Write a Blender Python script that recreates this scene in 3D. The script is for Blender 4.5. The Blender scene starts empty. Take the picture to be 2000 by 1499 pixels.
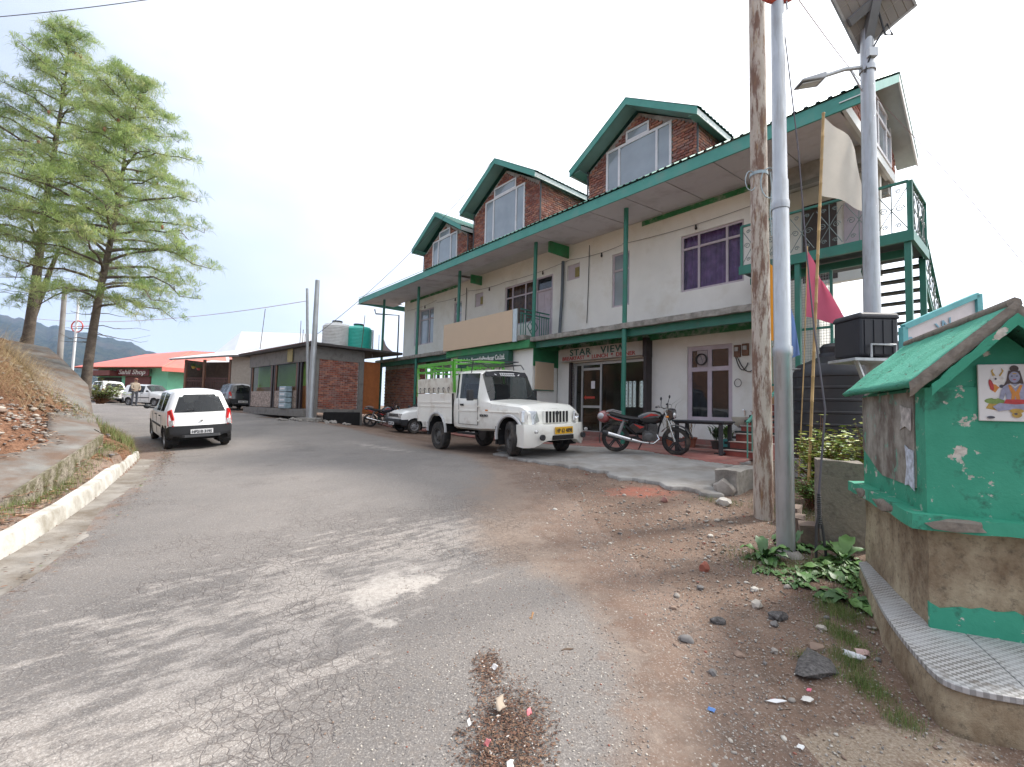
import bpy, bmesh, math, random
import numpy as np
from mathutils import Matrix, Vector, noise
random.seed(7); np.random.seed(7)
SC = bpy.context.scene
COL = SC.collection
R = math.radians

# ------------------------------------------------------------------ camera
F_PX, PITCH, ROLL, EYE = 900.0, R(3.2), R(1.4), 1.6
cam_d = bpy.data.cameras.new('camera'); cam = bpy.data.objects.new('camera', cam_d); COL.objects.link(cam)
cp, sp, cr, sr = math.cos(PITCH), math.sin(PITCH), math.cos(ROLL), math.sin(ROLL)
cam.matrix_world = Matrix(((cr, -sr, 0, 0), (-sp*sr, -sp*cr, -cp, 0), (cp*sr, cp*cr, -sp, EYE), (0, 0, 0, 1)))
cam_d.sensor_width = 36; cam_d.lens = 36*F_PX/2000; cam_d.clip_start = .05; cam_d.clip_end = 20000
SC.camera = cam

# ------------------------------------------------------------------ world + sun
SUN_EL = R(46); SUN_DIR = Vector((.93, .37, 0)).normalized()      # horizontal direction towards the sun
SUN_AZ = math.atan2(SUN_DIR.x, SUN_DIR.y)
W = bpy.data.worlds.new('World'); SC.world = W; W.use_nodes = True
nt = W.node_tree; nt.nodes.clear()
def wn(t, **k):
    n = nt.nodes.new(t)
    for a, b in k.items(): setattr(n, a, b)
    return n
sky = wn('ShaderNodeTexSky', sky_type='NISHITA', sun_disc=False, sun_elevation=SUN_EL, sun_rotation=SUN_AZ,
         altitude=2000, air_density=1.0, dust_density=4.0, ozone_density=1.0)
tc = wn('ShaderNodeTexCoord'); nz = wn('ShaderNodeTexNoise'); nz.inputs['Scale'].default_value = 2.0
nz.inputs['Detail'].default_value = 5; nz.inputs['Roughness'].default_value = .55
mp = wn('ShaderNodeMapping'); mp.inputs['Scale'].default_value = (1, 1, 2.6)
nt.links.new(tc.outputs['Generated'], mp.inputs[0]); nt.links.new(mp.outputs[0], nz.inputs['Vector'])
ramp = wn('ShaderNodeValToRGB'); ramp.color_ramp.elements[0].position = .30; ramp.color_ramp.elements[1].position = .65
ramp.color_ramp.elements[0].color = (.62, .62, .62, 1); ramp.color_ramp.elements[1].color = (.93, .93, .93, 1)
nt.links.new(nz.outputs['Fac'], ramp.inputs[0])
skm = wn('ShaderNodeMix', data_type='RGBA', blend_type='MULTIPLY'); skm.inputs[0].default_value = 1
skm.inputs[7].default_value = (.10, .10, .10, 1)
nt.links.new(sky.outputs[0], skm.inputs[6])
# thin cloud sheet, brighter towards the veiled sun
dt = wn('ShaderNodeVectorMath', operation='DOT_PRODUCT'); nt.links.new(tc.outputs['Generated'], dt.inputs[0])
dt.inputs[1].default_value = (SUN_DIR.x*math.cos(SUN_EL), SUN_DIR.y*math.cos(SUN_EL), math.sin(SUN_EL))
mr = wn('ShaderNodeMapRange', interpolation_type='SMOOTHSTEP'); mr.inputs[1].default_value = -.08; mr.inputs[2].default_value = .85
nt.links.new(dt.outputs['Value'], mr.inputs[0])
cc = wn('ShaderNodeMix', data_type='RGBA'); cc.inputs[6].default_value = (.36, .40, .48, 1); cc.inputs[7].default_value = (1.12, 1.12, 1.12, 1)
nt.links.new(mr.outputs[0], cc.inputs[0])
cl = wn('ShaderNodeMix', data_type='RGBA')
nt.links.new(cc.outputs[2], cl.inputs[7])
nt.links.new(ramp.outputs[0], cl.inputs[0]); nt.links.new(skm.outputs[2], cl.inputs[6])
bg = wn('ShaderNodeBackground'); bg.inputs['Strength'].default_value = 1.0
wo = wn('ShaderNodeOutputWorld')
nt.links.new(cl.outputs[2], bg.inputs['Color']); nt.links.new(bg.outputs[0], wo.inputs['Surface'])
sun_d = bpy.data.lights.new('sun', 'SUN'); sun = bpy.data.objects.new('sun', sun_d); COL.objects.link(sun)
sun_d.energy = 2.2; sun_d.angle = R(7); sun_d.color = (1, .95, .88)
sv = Vector((SUN_DIR.x*math.cos(SUN_EL), SUN_DIR.y*math.cos(SUN_EL), math.sin(SUN_EL)))
sun.rotation_euler = sv.to_track_quat('Z', 'Y').to_euler(); sun.location = sv*40
SC.view_settings.view_transform = 'Standard'; SC.view_settings.look = 'None'
SC.view_settings.exposure = 1.3; SC.view_settings.gamma = 1; SC.view_settings.use_curve_mapping = False
SC.cycles.max_bounces = 6; SC.cycles.diffuse_bounces = 3; SC.cycles.glossy_bounces = 3
SC.cycles.transmission_bounces = 5; SC.cycles.volume_bounces = 0; SC.cycles.transparent_max_bounces = 8
SC.cycles.caustics_reflective = False; SC.cycles.caustics_refractive = False

# ------------------------------------------------------------------ materials
MATS = {}
class NT:
    def __init__(s, m): s.m = m; s.t = m.node_tree; s.n = s.t.nodes; s.L = s.t.links
    def add(s, ty, **k):
        n = s.n.new(ty)
        for a, b in k.items():
            if a.startswith('i_'): n.inputs[a[2:].replace('_', ' ')].default_value = b
            else: setattr(n, a, b)
        return n
    def link(s, a, b): s.L.new(a, b)
    def noise(s, scale, detail=4, rough=.55, vec=None, dist=0):
        n = s.add('ShaderNodeTexNoise'); n.inputs['Scale'].default_value = scale; n.inputs['Detail'].default_value = detail
        n.inputs['Roughness'].default_value = rough; n.inputs['Distortion'].default_value = dist
        if vec is not None: s.link(vec, n.inputs['Vector'])
        return n.outputs['Fac']
    def ramp(s, src, a, b, c0=(0, 0, 0, 1), c1=(1, 1, 1, 1)):
        r = s.add('ShaderNodeValToRGB'); e = r.color_ramp.elements
        e[0].position = a; e[1].position = b; e[0].color = c0; e[1].color = c1
        s.link(src, r.inputs[0]); return r.outputs[0]
    def mix(s, fac, a, b, blend='MIX'):
        n = s.add('ShaderNodeMix', data_type='RGBA', blend_type=blend)
        for v, i in ((fac, 0), (a, 6), (b, 7)):
            if hasattr(v, 'is_linked'): s.link(v, n.inputs[i])
            elif isinstance(v, (int, float)): n.inputs[i].default_value = v
            else: n.inputs[i].default_value = (*v[:3], 1)
        return n.outputs[2]
    def math(s, op, a, b=0.0, c=None):
        n = s.add('ShaderNodeMath', operation=op)
        for v, i in ((a, 0), (b, 1), (c, 2)):
            if v is None: continue
            if hasattr(v, 'is_linked'): s.link(v, n.inputs[i])
            else: n.inputs[i].default_value = v
        return n.outputs[0]
    def bump(s, h, strength=.3, dist=.02):
        b = s.add('ShaderNodeBump'); b.inputs['Strength'].default_value = strength; b.inputs['Distance'].default_value = dist
        s.link(h, b.inputs['Height']); s.link(b.outputs[0], s.bsdf.inputs['Normal']); return b
def newmat(name):
    m = bpy.data.materials.new(name); m.use_nodes = True
    q = NT(m); q.bsdf = q.n['Principled BSDF']
    q.co = q.add('ShaderNodeTexCoord').outputs['Object']
    q.geo = q.add('ShaderNodeNewGeometry').outputs['Position']
    MATS[name] = m; return q
def M(name, col, rough=.6, var=.12, scale=6, metallic=0, bump=0, bscale=40, dirt=None, dirtamt=.4, dscale=2.5, spec=.5, coat=0, wpos=False, streak=False):
    """plain procedural surface: colour with mottling, optional grime with its own shape, fine relief"""
    if name in MATS: return MATS[name]
    q = newmat(name); b = q.bsdf
    vec = q.geo if wpos else q.co
    lo = tuple(max(0, c*(1-var)) for c in col); hi = tuple(min(1, c*(1+var)) for c in col)
    c = q.mix(q.ramp(q.noise(scale, 3, .6, vec), .3, .7), lo, hi)
    if dirt is not None:
        v2 = vec
        if streak:
            mpn = q.add('ShaderNodeMapping'); mpn.inputs['Scale'].default_value = (6, 6, .7); q.link(vec, mpn.inputs[0]); v2 = mpn.outputs[0]
        f = q.ramp(q.noise(dscale, 4, .65, v2), .62-dirtamt*.35, .72-dirtamt*.1)
        c = q.mix(q.math('MULTIPLY', f, dirtamt+.25), c, dirt)
    q.link(c, b.inputs['Base Color'])
    b.inputs['Roughness'].default_value = rough; b.inputs['Metallic'].default_value = metallic
    b.inputs['Specular IOR Level'].default_value = spec
    if coat: b.inputs['Coat Weight'].default_value = coat; b.inputs['Coat Roughness'].default_value = .08
    if bump: q.bump(q.noise(bscale, 2, .6, vec), bump, .01)
    return q.m
def glassmat(name, tint=(.02, .025, .03), rough=.03, alpha=.75):
    if name in MATS: return MATS[name]
    q = newmat(name); b = q.bsdf
    n = q.noise(1.5, 2, .5, q.co)
    q.link(q.mix(n, tuple(c*.7 for c in tint), tuple(c*1.3 for c in tint)), b.inputs['Base Color'])
    b.inputs['Roughness'].default_value = rough; b.inputs['Specular IOR Level'].default_value = .9
    tr = q.add('ShaderNodeBsdfTransparent'); tr.inputs[0].default_value = (.75, .8, .8, 1)
    mx = q.add('ShaderNodeMixShader'); mx.inputs[0].default_value = alpha
    q.link(tr.outputs[0], mx.inputs[1]); q.link(b.outputs[0], mx.inputs[2])
    q.link(mx.outputs[0], q.n['Material Output'].inputs['Surface'])
    return q.m

# ------------------------------------------------------------------ mesh helpers
class MB:
    def __init__(s): s.v = []; s.f = []; s.mi = []; s.cm = 0
    def quadgrid(s, pts, closed_u=False, closed_v=False):
        nu, nv = len(pts), len(pts[0]); o = len(s.v)
        for r in pts: s.v.extend([tuple(p) for p in r])
        for i in range(nu if closed_u else nu-1):
            for j in range(nv if closed_v else nv-1):
                a = o+i*nv+j; b = o+((i+1) % nu)*nv+j; c = o+((i+1) % nu)*nv+(j+1) % nv; d = o+i*nv+(j+1) % nv
                s.f.append((a, b, c, d)); s.mi.append(s.cm)
        return s
    def poly(s, pts):
        o = len(s.v); s.v.extend([tuple(p) for p in pts]); s.f.append(tuple(range(o, o+len(pts)))); s.mi.append(s.cm); return s
    def box(s, c, d, rz=0, rx=0, ry=0, taper=None):
        m = Matrix.Translation(c) @ Matrix.Rotation(rz, 4, 'Z') @ Matrix.Rotation(ry, 4, 'Y') @ Matrix.Rotation(rx, 4, 'X')
        return s.xbox(m, d, taper)
    def xbox(s, m, d, taper=None):
        o = len(s.v); x, y, z = d[0]/2, d[1]/2, d[2]/2
        t = taper or (1, 1)
        for sx, sy, sz in ((-1,-1,-1),(1,-1,-1),(1,1,-1),(-1,1,-1),(-1,-1,1),(1,-1,1),(1,1,1),(-1,1,1)):
            k = t if sz > 0 else (1, 1)
            s.v.append(tuple(m @ Vector((sx*x*k[0], sy*y*k[1], sz*z))))
        for f in ((0,3,2,1),(4,5,6,7),(0,1,5,4),(1,2,6,5),(2,3,7,6),(3,0,4,7)):
            s.f.append(tuple(o+i for i in f)); s.mi.append(s.cm)
        return s
    def bb(s, x0, x1, y0, y1, z0, z1):
        return s.box(((x0+x1)/2, (y0+y1)/2, (z0+z1)/2), (abs(x1-x0), abs(y1-y0), abs(z1-z0)))
    def bar(s, a, b, w, h=None, up=(0, 0, 1)):
        a, b = Vector(a), Vector(b); d = b-a; L = d.length
        if L < 1e-6: return s
        z = d.normalized(); u = Vector(up)
        if abs(z.dot(u)) > .98: u = Vector((1, 0, 0))
        x = u.cross(z).normalized(); y = z.cross(x)
        m = Matrix((x, y, z)).transposed().to_4x4(); m.translation = (a+b)/2
        return s.xbox(m, (w, h or w, L))
    def tube(s, pts, r, n=8, cap=True):
        pts = [Vector(p) for p in pts]; rr = r if isinstance(r, (list, tuple)) else [r]*len(pts)
        rings = []; pu = None
        for i, p in enumerate(pts):
            t = (pts[min(i+1, len(pts)-1)]-pts[max(i-1, 0)])
            t = t.normalized() if t.length > 1e-9 else Vector((0, 0, 1))
            if pu is None:
                u = Vector((0, 0, 1)) if abs(t.z) < .9 else Vector((1, 0, 0))
                u = (u-t*u.dot(t)).normalized()
            else:
                u = pu-t*pu.dot(t); u = u.normalized() if u.length > 1e-6 else t.orthogonal().normalized()
            pu = u; w = t.cross(u)
            rings.append([p+(u*math.cos(k*2*math.pi/n)+w*math.sin(k*2*math.pi/n))*rr[i] for k in range(n)])
        o = len(s.v); s.quadgrid(rings, closed_v=True)
        if cap:
            s.f.append(tuple(o+k for k in range(n))[::-1]); s.mi.append(s.cm)
            s.f.append(tuple(o+(len(rings)-1)*n+k for k in range(n))); s.mi.append(s.cm)
        return s
    def lathe(s, prof, c=(0, 0, 0), n=24, axis='Z', cap=False):
        rings = []
        for rad, h in prof:
            ring = []
            for k in range(n):
                a = 2*math.pi*k/n; x, y = rad*math.cos(a), rad*math.sin(a)
                p = {'Z': (x, y, h), 'Y': (x, h, y), 'X': (h, x, y)}[axis]
                ring.append((c[0]+p[0], c[1]+p[1], c[2]+p[2]))
            rings.append(ring)
        o = len(s.v); s.quadgrid(rings, closed_v=True)
        if cap:
            s.f.append(tuple(o+k for k in range(n))); s.mi.append(s.cm)
            s.f.append(tuple(o+(len(rings)-1)*n+k for k in range(n))); s.mi.append(s.cm)
        return s
    def prism(s, poly, ext):
        """poly: 3d points, extruded by vector"""
        e = Vector(ext); n = len(poly); o = len(s.v)
        s.v.extend([tuple(p) for p in poly]); s.v.extend([tuple(Vector(p)+e) for p in poly])
        s.f.append(tuple(range(o, o+n))); s.f.append(tuple(range(o+2*n-1, o+n-1, -1))); s.mi += [s.cm]*2
        for i in range(n):
            j = (i+1) % n; s.f.append((o+i, o+n+i, o+n+j, o+j)); s.mi.append(s.cm)
        return s
    def blob(s, c, r, sub=1, jit=.2, seed=0):
        bm = bmesh.new(); bmesh.ops.create_icosphere(bm, subdivisions=sub, radius=1)
        rnd = random.Random(seed); o = len(s.v)
        for v in bm.verts:
            k = 1+rnd.uniform(-jit, jit)
            s.v.append((c[0]+v.co.x*r[0]*k, c[1]+v.co.y*r[1]*k, c[2]+v.co.z*r[2]*k))
        for f in bm.faces: s.f.append(tuple(o+v.index for v in f.verts)); s.mi.append(s.cm)
        bm.free(); return s
    def mesh(s, name, mats, smooth=None):
        me = bpy.data.meshes.new(name); me.from_pydata(s.v, [], s.f)
        mats = mats if isinstance(mats, (list, tuple)) else [mats]
        for m in mats: me.materials.append(m)
        if len(mats) > 1: me.polygons.foreach_set('material_index', s.mi)
        bm = bmesh.new(); bm.from_mesh(me)
        if len(bm.faces) < 60000: bmesh.ops.recalc_face_normals(bm, faces=bm.faces)
        bm.to_mesh(me); bm.free()
        if smooth is not None:
            me.polygons.foreach_set('use_smooth', [True]*len(me.polygons))
            if smooth < 180: me.set_sharp_from_angle(angle=R(smooth))
        me.update(); return me
    def build(s, name, mats, parent=None, smooth=None, bevel=0, loc=None, rot=None, kind=None, label=None):
        o = bpy.data.objects.new(name, s.mesh(name, mats, smooth)); COL.objects.link(o)
        if parent is not None: o.parent = parent
        if loc is not None: o.location = loc
        if rot is not None: o.rotation_euler = rot
        if bevel:
            b = o.modifiers.new('bevel', 'BEVEL'); b.width = bevel; b.segments = 2; b.limit_method = 'ANGLE'; b.angle_limit = R(40)
        if kind: o['kind'] = kind
        if label: o['label'] = label
        return o
def thing(name, label, cat, loc=(0, 0, 0), rz=0, group=None, rot=None):
    o = bpy.data.objects.new(name, None); COL.objects.link(o); o.empty_display_size = .2
    o.location = loc; o.rotation_euler = rot if rot else (0, 0, rz)
    return tag(o, label, cat, group)
def tag(o, label=None, cat=None, group=None, kind=None):
    if label: o['label'] = label
    if cat: o['category'] = cat
    if group: o['group'] = group
    if kind: o['kind'] = kind
    return o
def dup(o, parent=None, loc=None, rz=None):
    c = o.copy(); COL.objects.link(c); c.parent = parent
    if loc is not None: c.location = loc
    if rz is not None: c.rotation_euler = (0, 0, rz)
    for ch in [x for x in bpy.data.objects if x.parent == o]: dup(ch, c)
    return c
def text_mb(body, size, ext=.004, bold=False, shear=0, spacing=1.0, width=None):
    """lettering as a mesh in the local XZ plane, facing -Y, starting at the origin"""
    cu = bpy.data.curves.new('lettering', 'FONT'); cu.body = body; cu.size = size; cu.extrude = ext; cu.shear = shear
    cu.space_character = spacing; cu.resolution_u = 3
    if bold: cu.offset = size*.018
    ob = bpy.data.objects.new('lettering', cu); COL.objects.link(ob)
    dg = bpy.context.evaluated_depsgraph_get(); me = bpy.data.meshes.new_from_object(ob.evaluated_get(dg))
    mb = MB(); xs = [v.co.x for v in me.vertices] or [0]
    w = max(xs)-min(xs); k = (width/w) if width and w else 1
    mb.v = [((v.co.x-min(xs))*k, -v.co.z, v.co.y) for v in me.vertices]
    mb.f = [tuple(p.vertices) for p in me.polygons]; mb.mi = [0]*len(mb.f)
    bpy.data.objects.remove(ob); bpy.data.curves.remove(cu); bpy.data.meshes.remove(me)
    return mb
def place(mb, m):
    mb.v = [tuple(m @ Vector(p)) for p in mb.v]; return mb
def sag(a, b, drop, n=14):
    a, b = Vector(a), Vector(b)
    return [a.lerp(b, i/n)-Vector((0, 0, drop*4*(i/n)*(1-i/n))) for i in range(n+1)]

# thin-plate interpolation of surveyed heights
def tps(pts, lam=.02):
    P = np.array(pts, float); n = len(P)
    d = np.hypot(P[:, None, 0]-P[None, :, 0], P[:, None, 1]-P[None, :, 1])
    K = np.where(d > 0, d*d*np.log(d+1e-9), 0)+lam*n*np.eye(n)
    A = np.zeros((n+3, n+3)); A[:n, :n] = K; A[:n, n] = 1; A[:n, n+1:] = P[:, :2]; A[n, :n] = 1; A[n+1:, :n] = P[:, :2].T
    s = np.linalg.solve(A, np.r_[P[:, 2], 0, 0, 0])
    def f(x, y):
        x = np.asarray(x, float); y = np.asarray(y, float)
        dd = np.hypot(x[..., None]-P[:, 0], y[..., None]-P[:, 1])
        return (np.where(dd > 0, dd*dd*np.log(dd+1e-9), 0)*s[:n]).sum(-1)+s[n]+s[n+1]*x+s[n+2]*y
    return f
def pip(x, y, poly):
    x = np.asarray(x, float); y = np.asarray(y, float); ins = np.zeros(x.shape, bool); n = len(poly)
    for i in range(n):
        x0, y0 = poly[i][:2]; x1, y1 = poly[(i+1) % n][:2]
        if y0 == y1: continue
        c = ((y0 > y) != (y1 > y)) & (x < (x1-x0)*(y-y0)/(y1-y0)+x0); ins ^= c
    return ins
def pdist(x, y, line, closed=False):
    x = np.asarray(x, float); y = np.asarray(y, float); best = np.full(x.shape, 1e9); n = len(line)
    for i in range(n if closed else n-1):
        x0, y0 = line[i][:2]; x1, y1 = line[(i+1) % n][:2]
        dx, dy = x1-x0, y1-y0; t = np.clip(((x-x0)*dx+(y-y0)*dy)/(dx*dx+dy*dy+1e-12), 0, 1)
        best = np.minimum(best, np.hypot(x-x0-t*dx, y-y0-t*dy))
    return best
# ------------------------------------------------------------------ terrain heights
G_PTS = [(0,0,0),(-2.2,2.2,.08),(0,2.2,.09),(2.4,2.2,.1),(-4,-3,-.1),(4,-3,0),(-8.4,11.4,.36),(-7.4,12.2,.42),(-10.7,13.8,.5),(.1,10.1,.54),(-1.9,12.6,.47),(1.05,10.6,.58),(2.5,10.8,.66),
 (3.7,10.5,.67),(-3.7,17.3,.6),(-6.4,21,.62),(-8.2,18.6,.95),(-15.7,26,1.18),(-23.3,28.5,1.2),(-24,30.6,1.2),(2.1,7.4,.45),(1.3,8.7,.5),(2.75,6.3,.43),(1.5,5,.26),(5.3,12,.68),
 (-30,36,1.6),(-12,18,.78),(-5,8,.3),(-4,5,.2),(-2,7,.36),(3.2,5.8,.32),(2.8,4.7,.22),(6,4.5,.4),(8,10,.7),(7,6,.5),(2.0,3.4,.12),(0,5,.22),(-40,30,1.9),(-20,40,1.6),(10,20,.7),(0,25,.6),(-4.3,4,.16),(-6,7,.28),(12,6,.5),(4.2,8.5,.6)]
g_raw = tps(G_PTS, .004)
BANK_PTS = [(-4.6,3.6,.36),(-5.25,5,.42),(-6.4,6.6,.5),(-7.1,8.05,.6),(-8.1,9.8,.66),(-9.4,10.6,1.1),(-11.2,12.5,1.6),(-12.7,14.0,2.1),(-14.9,15.6,1.7),(-15.75,15,3.35),(-19.5,17.5,2.2),(-13.8,14,2.7),(-12.2,12,2.25),(-9.96,10,1.64),
 (-7.6,7.6,.97),(-7.0,6.3,1.0),(-7.9,7,1.45),(-10,9,2.4),(-10.6,8.2,3.0),(-14.6,13.5,2.95),(-17,13,4.2),(-14,9,4.2),(-9,5,2.2),(-6.2,4.6,.75),(-5.8,3,.8),(-8,2,1.6),(-25,19,3.6),(-22,10,6),(-14,2,4),(-34,24,3.4),(-6,0,.9),(-4.1,2.4,.3)]
PR = [(-5.3,4.85,.46),(-5.55,5.2,.50),(-7.1,8.05,.94),(-8.3,9.3,1.05),(-9.4,10.4,1.22),(-11.4,12.4,1.92),(-13.6,13.9,2.72),(-15.2,15.0,3.2)]
PL = [(-6.0,4.75,.62),(-6.3,5.1,.68),(-7.75,7.75,1.0),(-8.9,8.9,1.2),(-10.2,9.9,1.66),(-12.4,11.9,2.3),(-14.5,13.2,2.95),(-16.2,14.3,3.4)]
BANK_PTS += [(x, y, z-.06) for x, y, z in PR[2:]+PL]
b_raw = tps(BANK_PTS, .001)
KERB = [(-2.6,-1.2),(-3.45,1.2),(-3.95,2.9),(-4.4,4.08),(-4.72,4.75),(-5.1,5.47),(-5.6,6.35),(-6.15,7.2),(-6.85,8.3),(-7.55,9.35),(-7.95,9.95)]
BANKEDGE = KERB+[(-8.7,10.75),(-10.2,12.0),(-12.6,14.0),(-15.6,16.4),(-21.5,20.5),(-30,25),(-36,31),(-80,45)]
BANK = BANKEDGE+[(-80,-20),(-2.6,-20)]
def ss(a, b, x): t = np.clip((x-a)/(b-a), 0, 1); return t*t*(3-2*t)
def road_z(x, y):
    x = np.asarray(x, float); y = np.asarray(y, float)
    cx = np.clip(x, -45, 16); cy = np.clip(y, -6, 46)
    z = np.clip(g_raw(cx, cy), -.3, 2.2)
    d = np.hypot(x-cx, y-cy)
    return z-ss(0, 400, d)*90-ss(4, 40, d)*4
def ground_z(x, y):
    x = np.asarray(x, float); y = np.asarray(y, float)
    z = road_z(x, y); ins = pip(x, y, BANK)
    if ins.any():
        cx = np.clip(x, -30, 0); cy = np.clip(y, -4, 30)
        b = np.maximum(np.clip(b_raw(cx, cy), .2, 8), z+.12)
        d = pdist(x, y, BANKEDGE); far = np.hypot(x-cx, y-cy)
        k = np.where(y > 10.2, ss(0, 1.9, d), ss(0, .12, d))
        z = np.where(ins, z+(b-z)*k-ss(2, 60, far)*8, z)
    return z
def gz(x, y): return float(ground_z(np.array([x]), np.array([y]))[0])
def rzz(x, y): return float(road_z(np.array([x]), np.array([y]))[0])

def axis(lo, hi, step, far, n=26, grow=1.45):
    a = list(np.arange(lo, hi+1e-6, step)); d = step; x = hi
    out = []
    while x < far: d *= grow; x += d; out.append(min(x, far))
    d = step; x = lo; pre = []
    while x > -far: d *= grow; x -= d; pre.append(max(x, -far))
    return np.array(pre[::-1]+a+out)
GX = axis(-14, 9, .09, 6000); GY = axis(.3, 16, .09, 6000)
XX, YY = np.meshgrid(GX, GY, indexing='ij')
ZZ = ground_z(XX, YY)
# small natural unevenness off the carriageway
rough = np.zeros_like(ZZ)
near = (np.abs(XX) < 16) & (YY > -2) & (YY < 18)
for i, j in zip(*np.nonzero(near)):
    p = Vector((XX[i, j], YY[i, j], 0)); rough[i, j] = noise.fractal(p*1.7, 1, 2, 4)*.5+noise.noise(p*9)*.15
inbank = pip(XX, YY, BANK)
ROADP = [(-2.2,-6),(-3.0,1.2),(-4.0,4.1),(-4.6,5.2),(-5.6,6.8),(-7.4,9.8),(-8.3,11.3),(-9.8,12.6),(-12.2,14.6),(-15.2,17),(-21,21.4),(-29.5,26),(-36,32),(-80,47),(-80,60),(-40,42),(-29,36.6),(-22,32.2),(-16.5,28.2),(-12.5,23.6),(-9.6,20.2),
 (-8.2,18.4),(-6,17.2),(-3.6,14.6),(-1.6,12.0),(-.75,10.5),(-.1,8.5),(.2,6.3),(.45,4.6),(.75,3.5),(.75,2.6),(.6,1.9),(.6,-6)]
sd = pdist(XX, YY, ROADP, True); sd = np.where(pip(XX, YY, ROADP), sd, -sd)
ZG = ZZ+np.where(inbank, rough*.10, rough*.018*(1-ss(-.2, .3, sd)))
def attr(me, name, arr):
    a = me.attributes.new(name, 'FLOAT', 'POINT'); a.data.foreach_set('value', np.ascontiguousarray(np.asarray(arr).reshape(-1), dtype=np.float32))
def gridmesh(name, X, Y, Z, keep=None):
    nx, ny = X.shape; idx = np.arange(nx*ny).reshape(nx, ny)
    q = np.stack([idx[:-1, :-1], idx[1:, :-1], idx[1:, 1:], idx[:-1, 1:]], -1).reshape(-1, 4)
    V = np.stack([X, Y, Z], -1).reshape(-1, 3); sel = np.arange(len(V))
    if keep is not None:
        q = q[keep.reshape(-1)]; u = np.unique(q); m = -np.ones(len(V), int); m[u] = np.arange(len(u)); q = m[q]; V = V[u]; sel = u
    me = bpy.data.meshes.new(name); me.vertices.add(len(V)); me.vertices.foreach_set('co', V.reshape(-1).astype(np.float32))
    me.loops.add(q.size); me.loops.foreach_set('vertex_index', q.reshape(-1).astype(np.int32))
    me.polygons.add(len(q)); me.polygons.foreach_set('loop_start', (np.arange(len(q))*4).astype(np.int32))
    me.polygons.foreach_set('use_smooth', np.ones(len(q), bool)); me.update(calc_edges=True)
    return me, sel
def gauss(x, y, cx, cy, rx, ry, a=0):
    c, s = math.cos(a), math.sin(a); u = (x-cx)*c+(y-cy)*s; v = -(x-cx)*s+(y-cy)*c
    return np.exp(-(u/rx)**2-(v/ry)**2)

# --- ground material: reddish dirt, grit, leaf mould and grass where marked
def dirt_nodes(q, v, base=True):
    grit = q.noise(70, 3, .7, v); big = q.noise(.9, 4, .6, v); mid = q.noise(6, 4, .65, v)
    d = q.mix(q.ramp(big, .35, .68), (.128, .080, .058), (.218, .152, .114))
    d = q.mix(q.math('MULTIPLY', q.ramp(mid, .45, .7), .6), d, (.10, .075, .06))
    d = q.mix(q.math('MULTIPLY', q.ramp(grit, .56, .66), .6), d, (.40, .36, .32))
    d = q.mix(q.math('MULTIPLY', q.ramp(grit, .30, .40, (1,1,1,1), (0,0,0,1)), .6), d, (.06, .05, .045))
    return d, grit, mid
q = newmat('dirt_ground'); v = q.geo
dirt, grit, mid = dirt_nodes(q, v)
at = lambda n: q.add('ShaderNodeAttribute', attribute_name=n).outputs['Fac']
wig = q.math('SUBTRACT', q.noise(5, 6, .7, v), .5)
red = q.ramp(q.math('ADD', at('red'), q.math('MULTIPLY', wig, .9)), .45, .8)
dirt = q.mix(q.math('MULTIPLY', red, .75), dirt, (.33, .11, .075))
lit = q.ramp(q.math('ADD', at('litter'), q.math('MULTIPLY', wig, 1.1)), .35, .65)
needles = q.mix(q.ramp(q.noise(38, 4, .75, v), .35, .65), (.10, .05, .03), (.26, .14, .085))
dirt = q.mix(lit, dirt, needles)
gr = q.ramp(q.math('ADD', at('grass'), q.math('MULTIPLY', wig, 1.3)), .4, .7)
dirt = q.mix(gr, dirt, q.mix(q.ramp(q.noise(25, 4, .7, v), .35, .65), (.035, .06, .018), (.13, .15, .05)))
con = q.ramp(q.math('ADD', at('slurry'), q.math('MULTIPLY', wig, 1.2)), .42, .62)
dirt = q.mix(q.math('MULTIPLY', con, .8), dirt, q.mix(q.ramp(grit, .4, .6), (.245, .19, .135), (.36, .30, .235)))
q.link(dirt, q.bsdf.inputs['Base Color']); q.bsdf.inputs['Roughness'].default_value = .95; q.bsdf.inputs['Specular IOR Level'].default_value = .2
q.bump(q.math('ADD', grit, q.math('MULTIPLY', mid, 1.5)), .55, .025)
me, sel = gridmesh('ground', XX, YY, ZG)
attr(me, 'red', gauss(XX, YY, 2.0, 6.9, .9, .7)*.75+gauss(XX, YY, 2.9, 5.2, .6, .8)*.25)
attr(me, 'litter', np.where(inbank, .75-.35*ss(9.5, 14, YY)*ss(-10, -8, XX), 0)+gauss(XX, YY, 2.6, 4.3, .5, .5)*.3)
attr(me, 'grass', np.where(inbank, ss(9.6, 11.5, YY)*.62*ss(-17, -11, XX)*(1-ss(1.2, 2.6, pdist(XX, YY, BANKEDGE))*.8)+(1-ss(.1, .5, pdist(XX, YY, BANKEDGE)))*.25, 0)+np.where(np.hypot(XX, YY) > 60, 1, 0))
attr(me, 'slurry', gauss(XX, YY, 1.1, 2.05, .9, .25, .2)*.75+gauss(XX, YY, 2.0, 2.25, .7, .2, .2)*.35)
me.materials.append(MATS['dirt_ground'])
ground = bpy.data.objects.new('ground', me); COL.objects.link(ground); tag(ground, 'reddish brown gritty earth with stones', None, None, 'structure')

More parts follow.
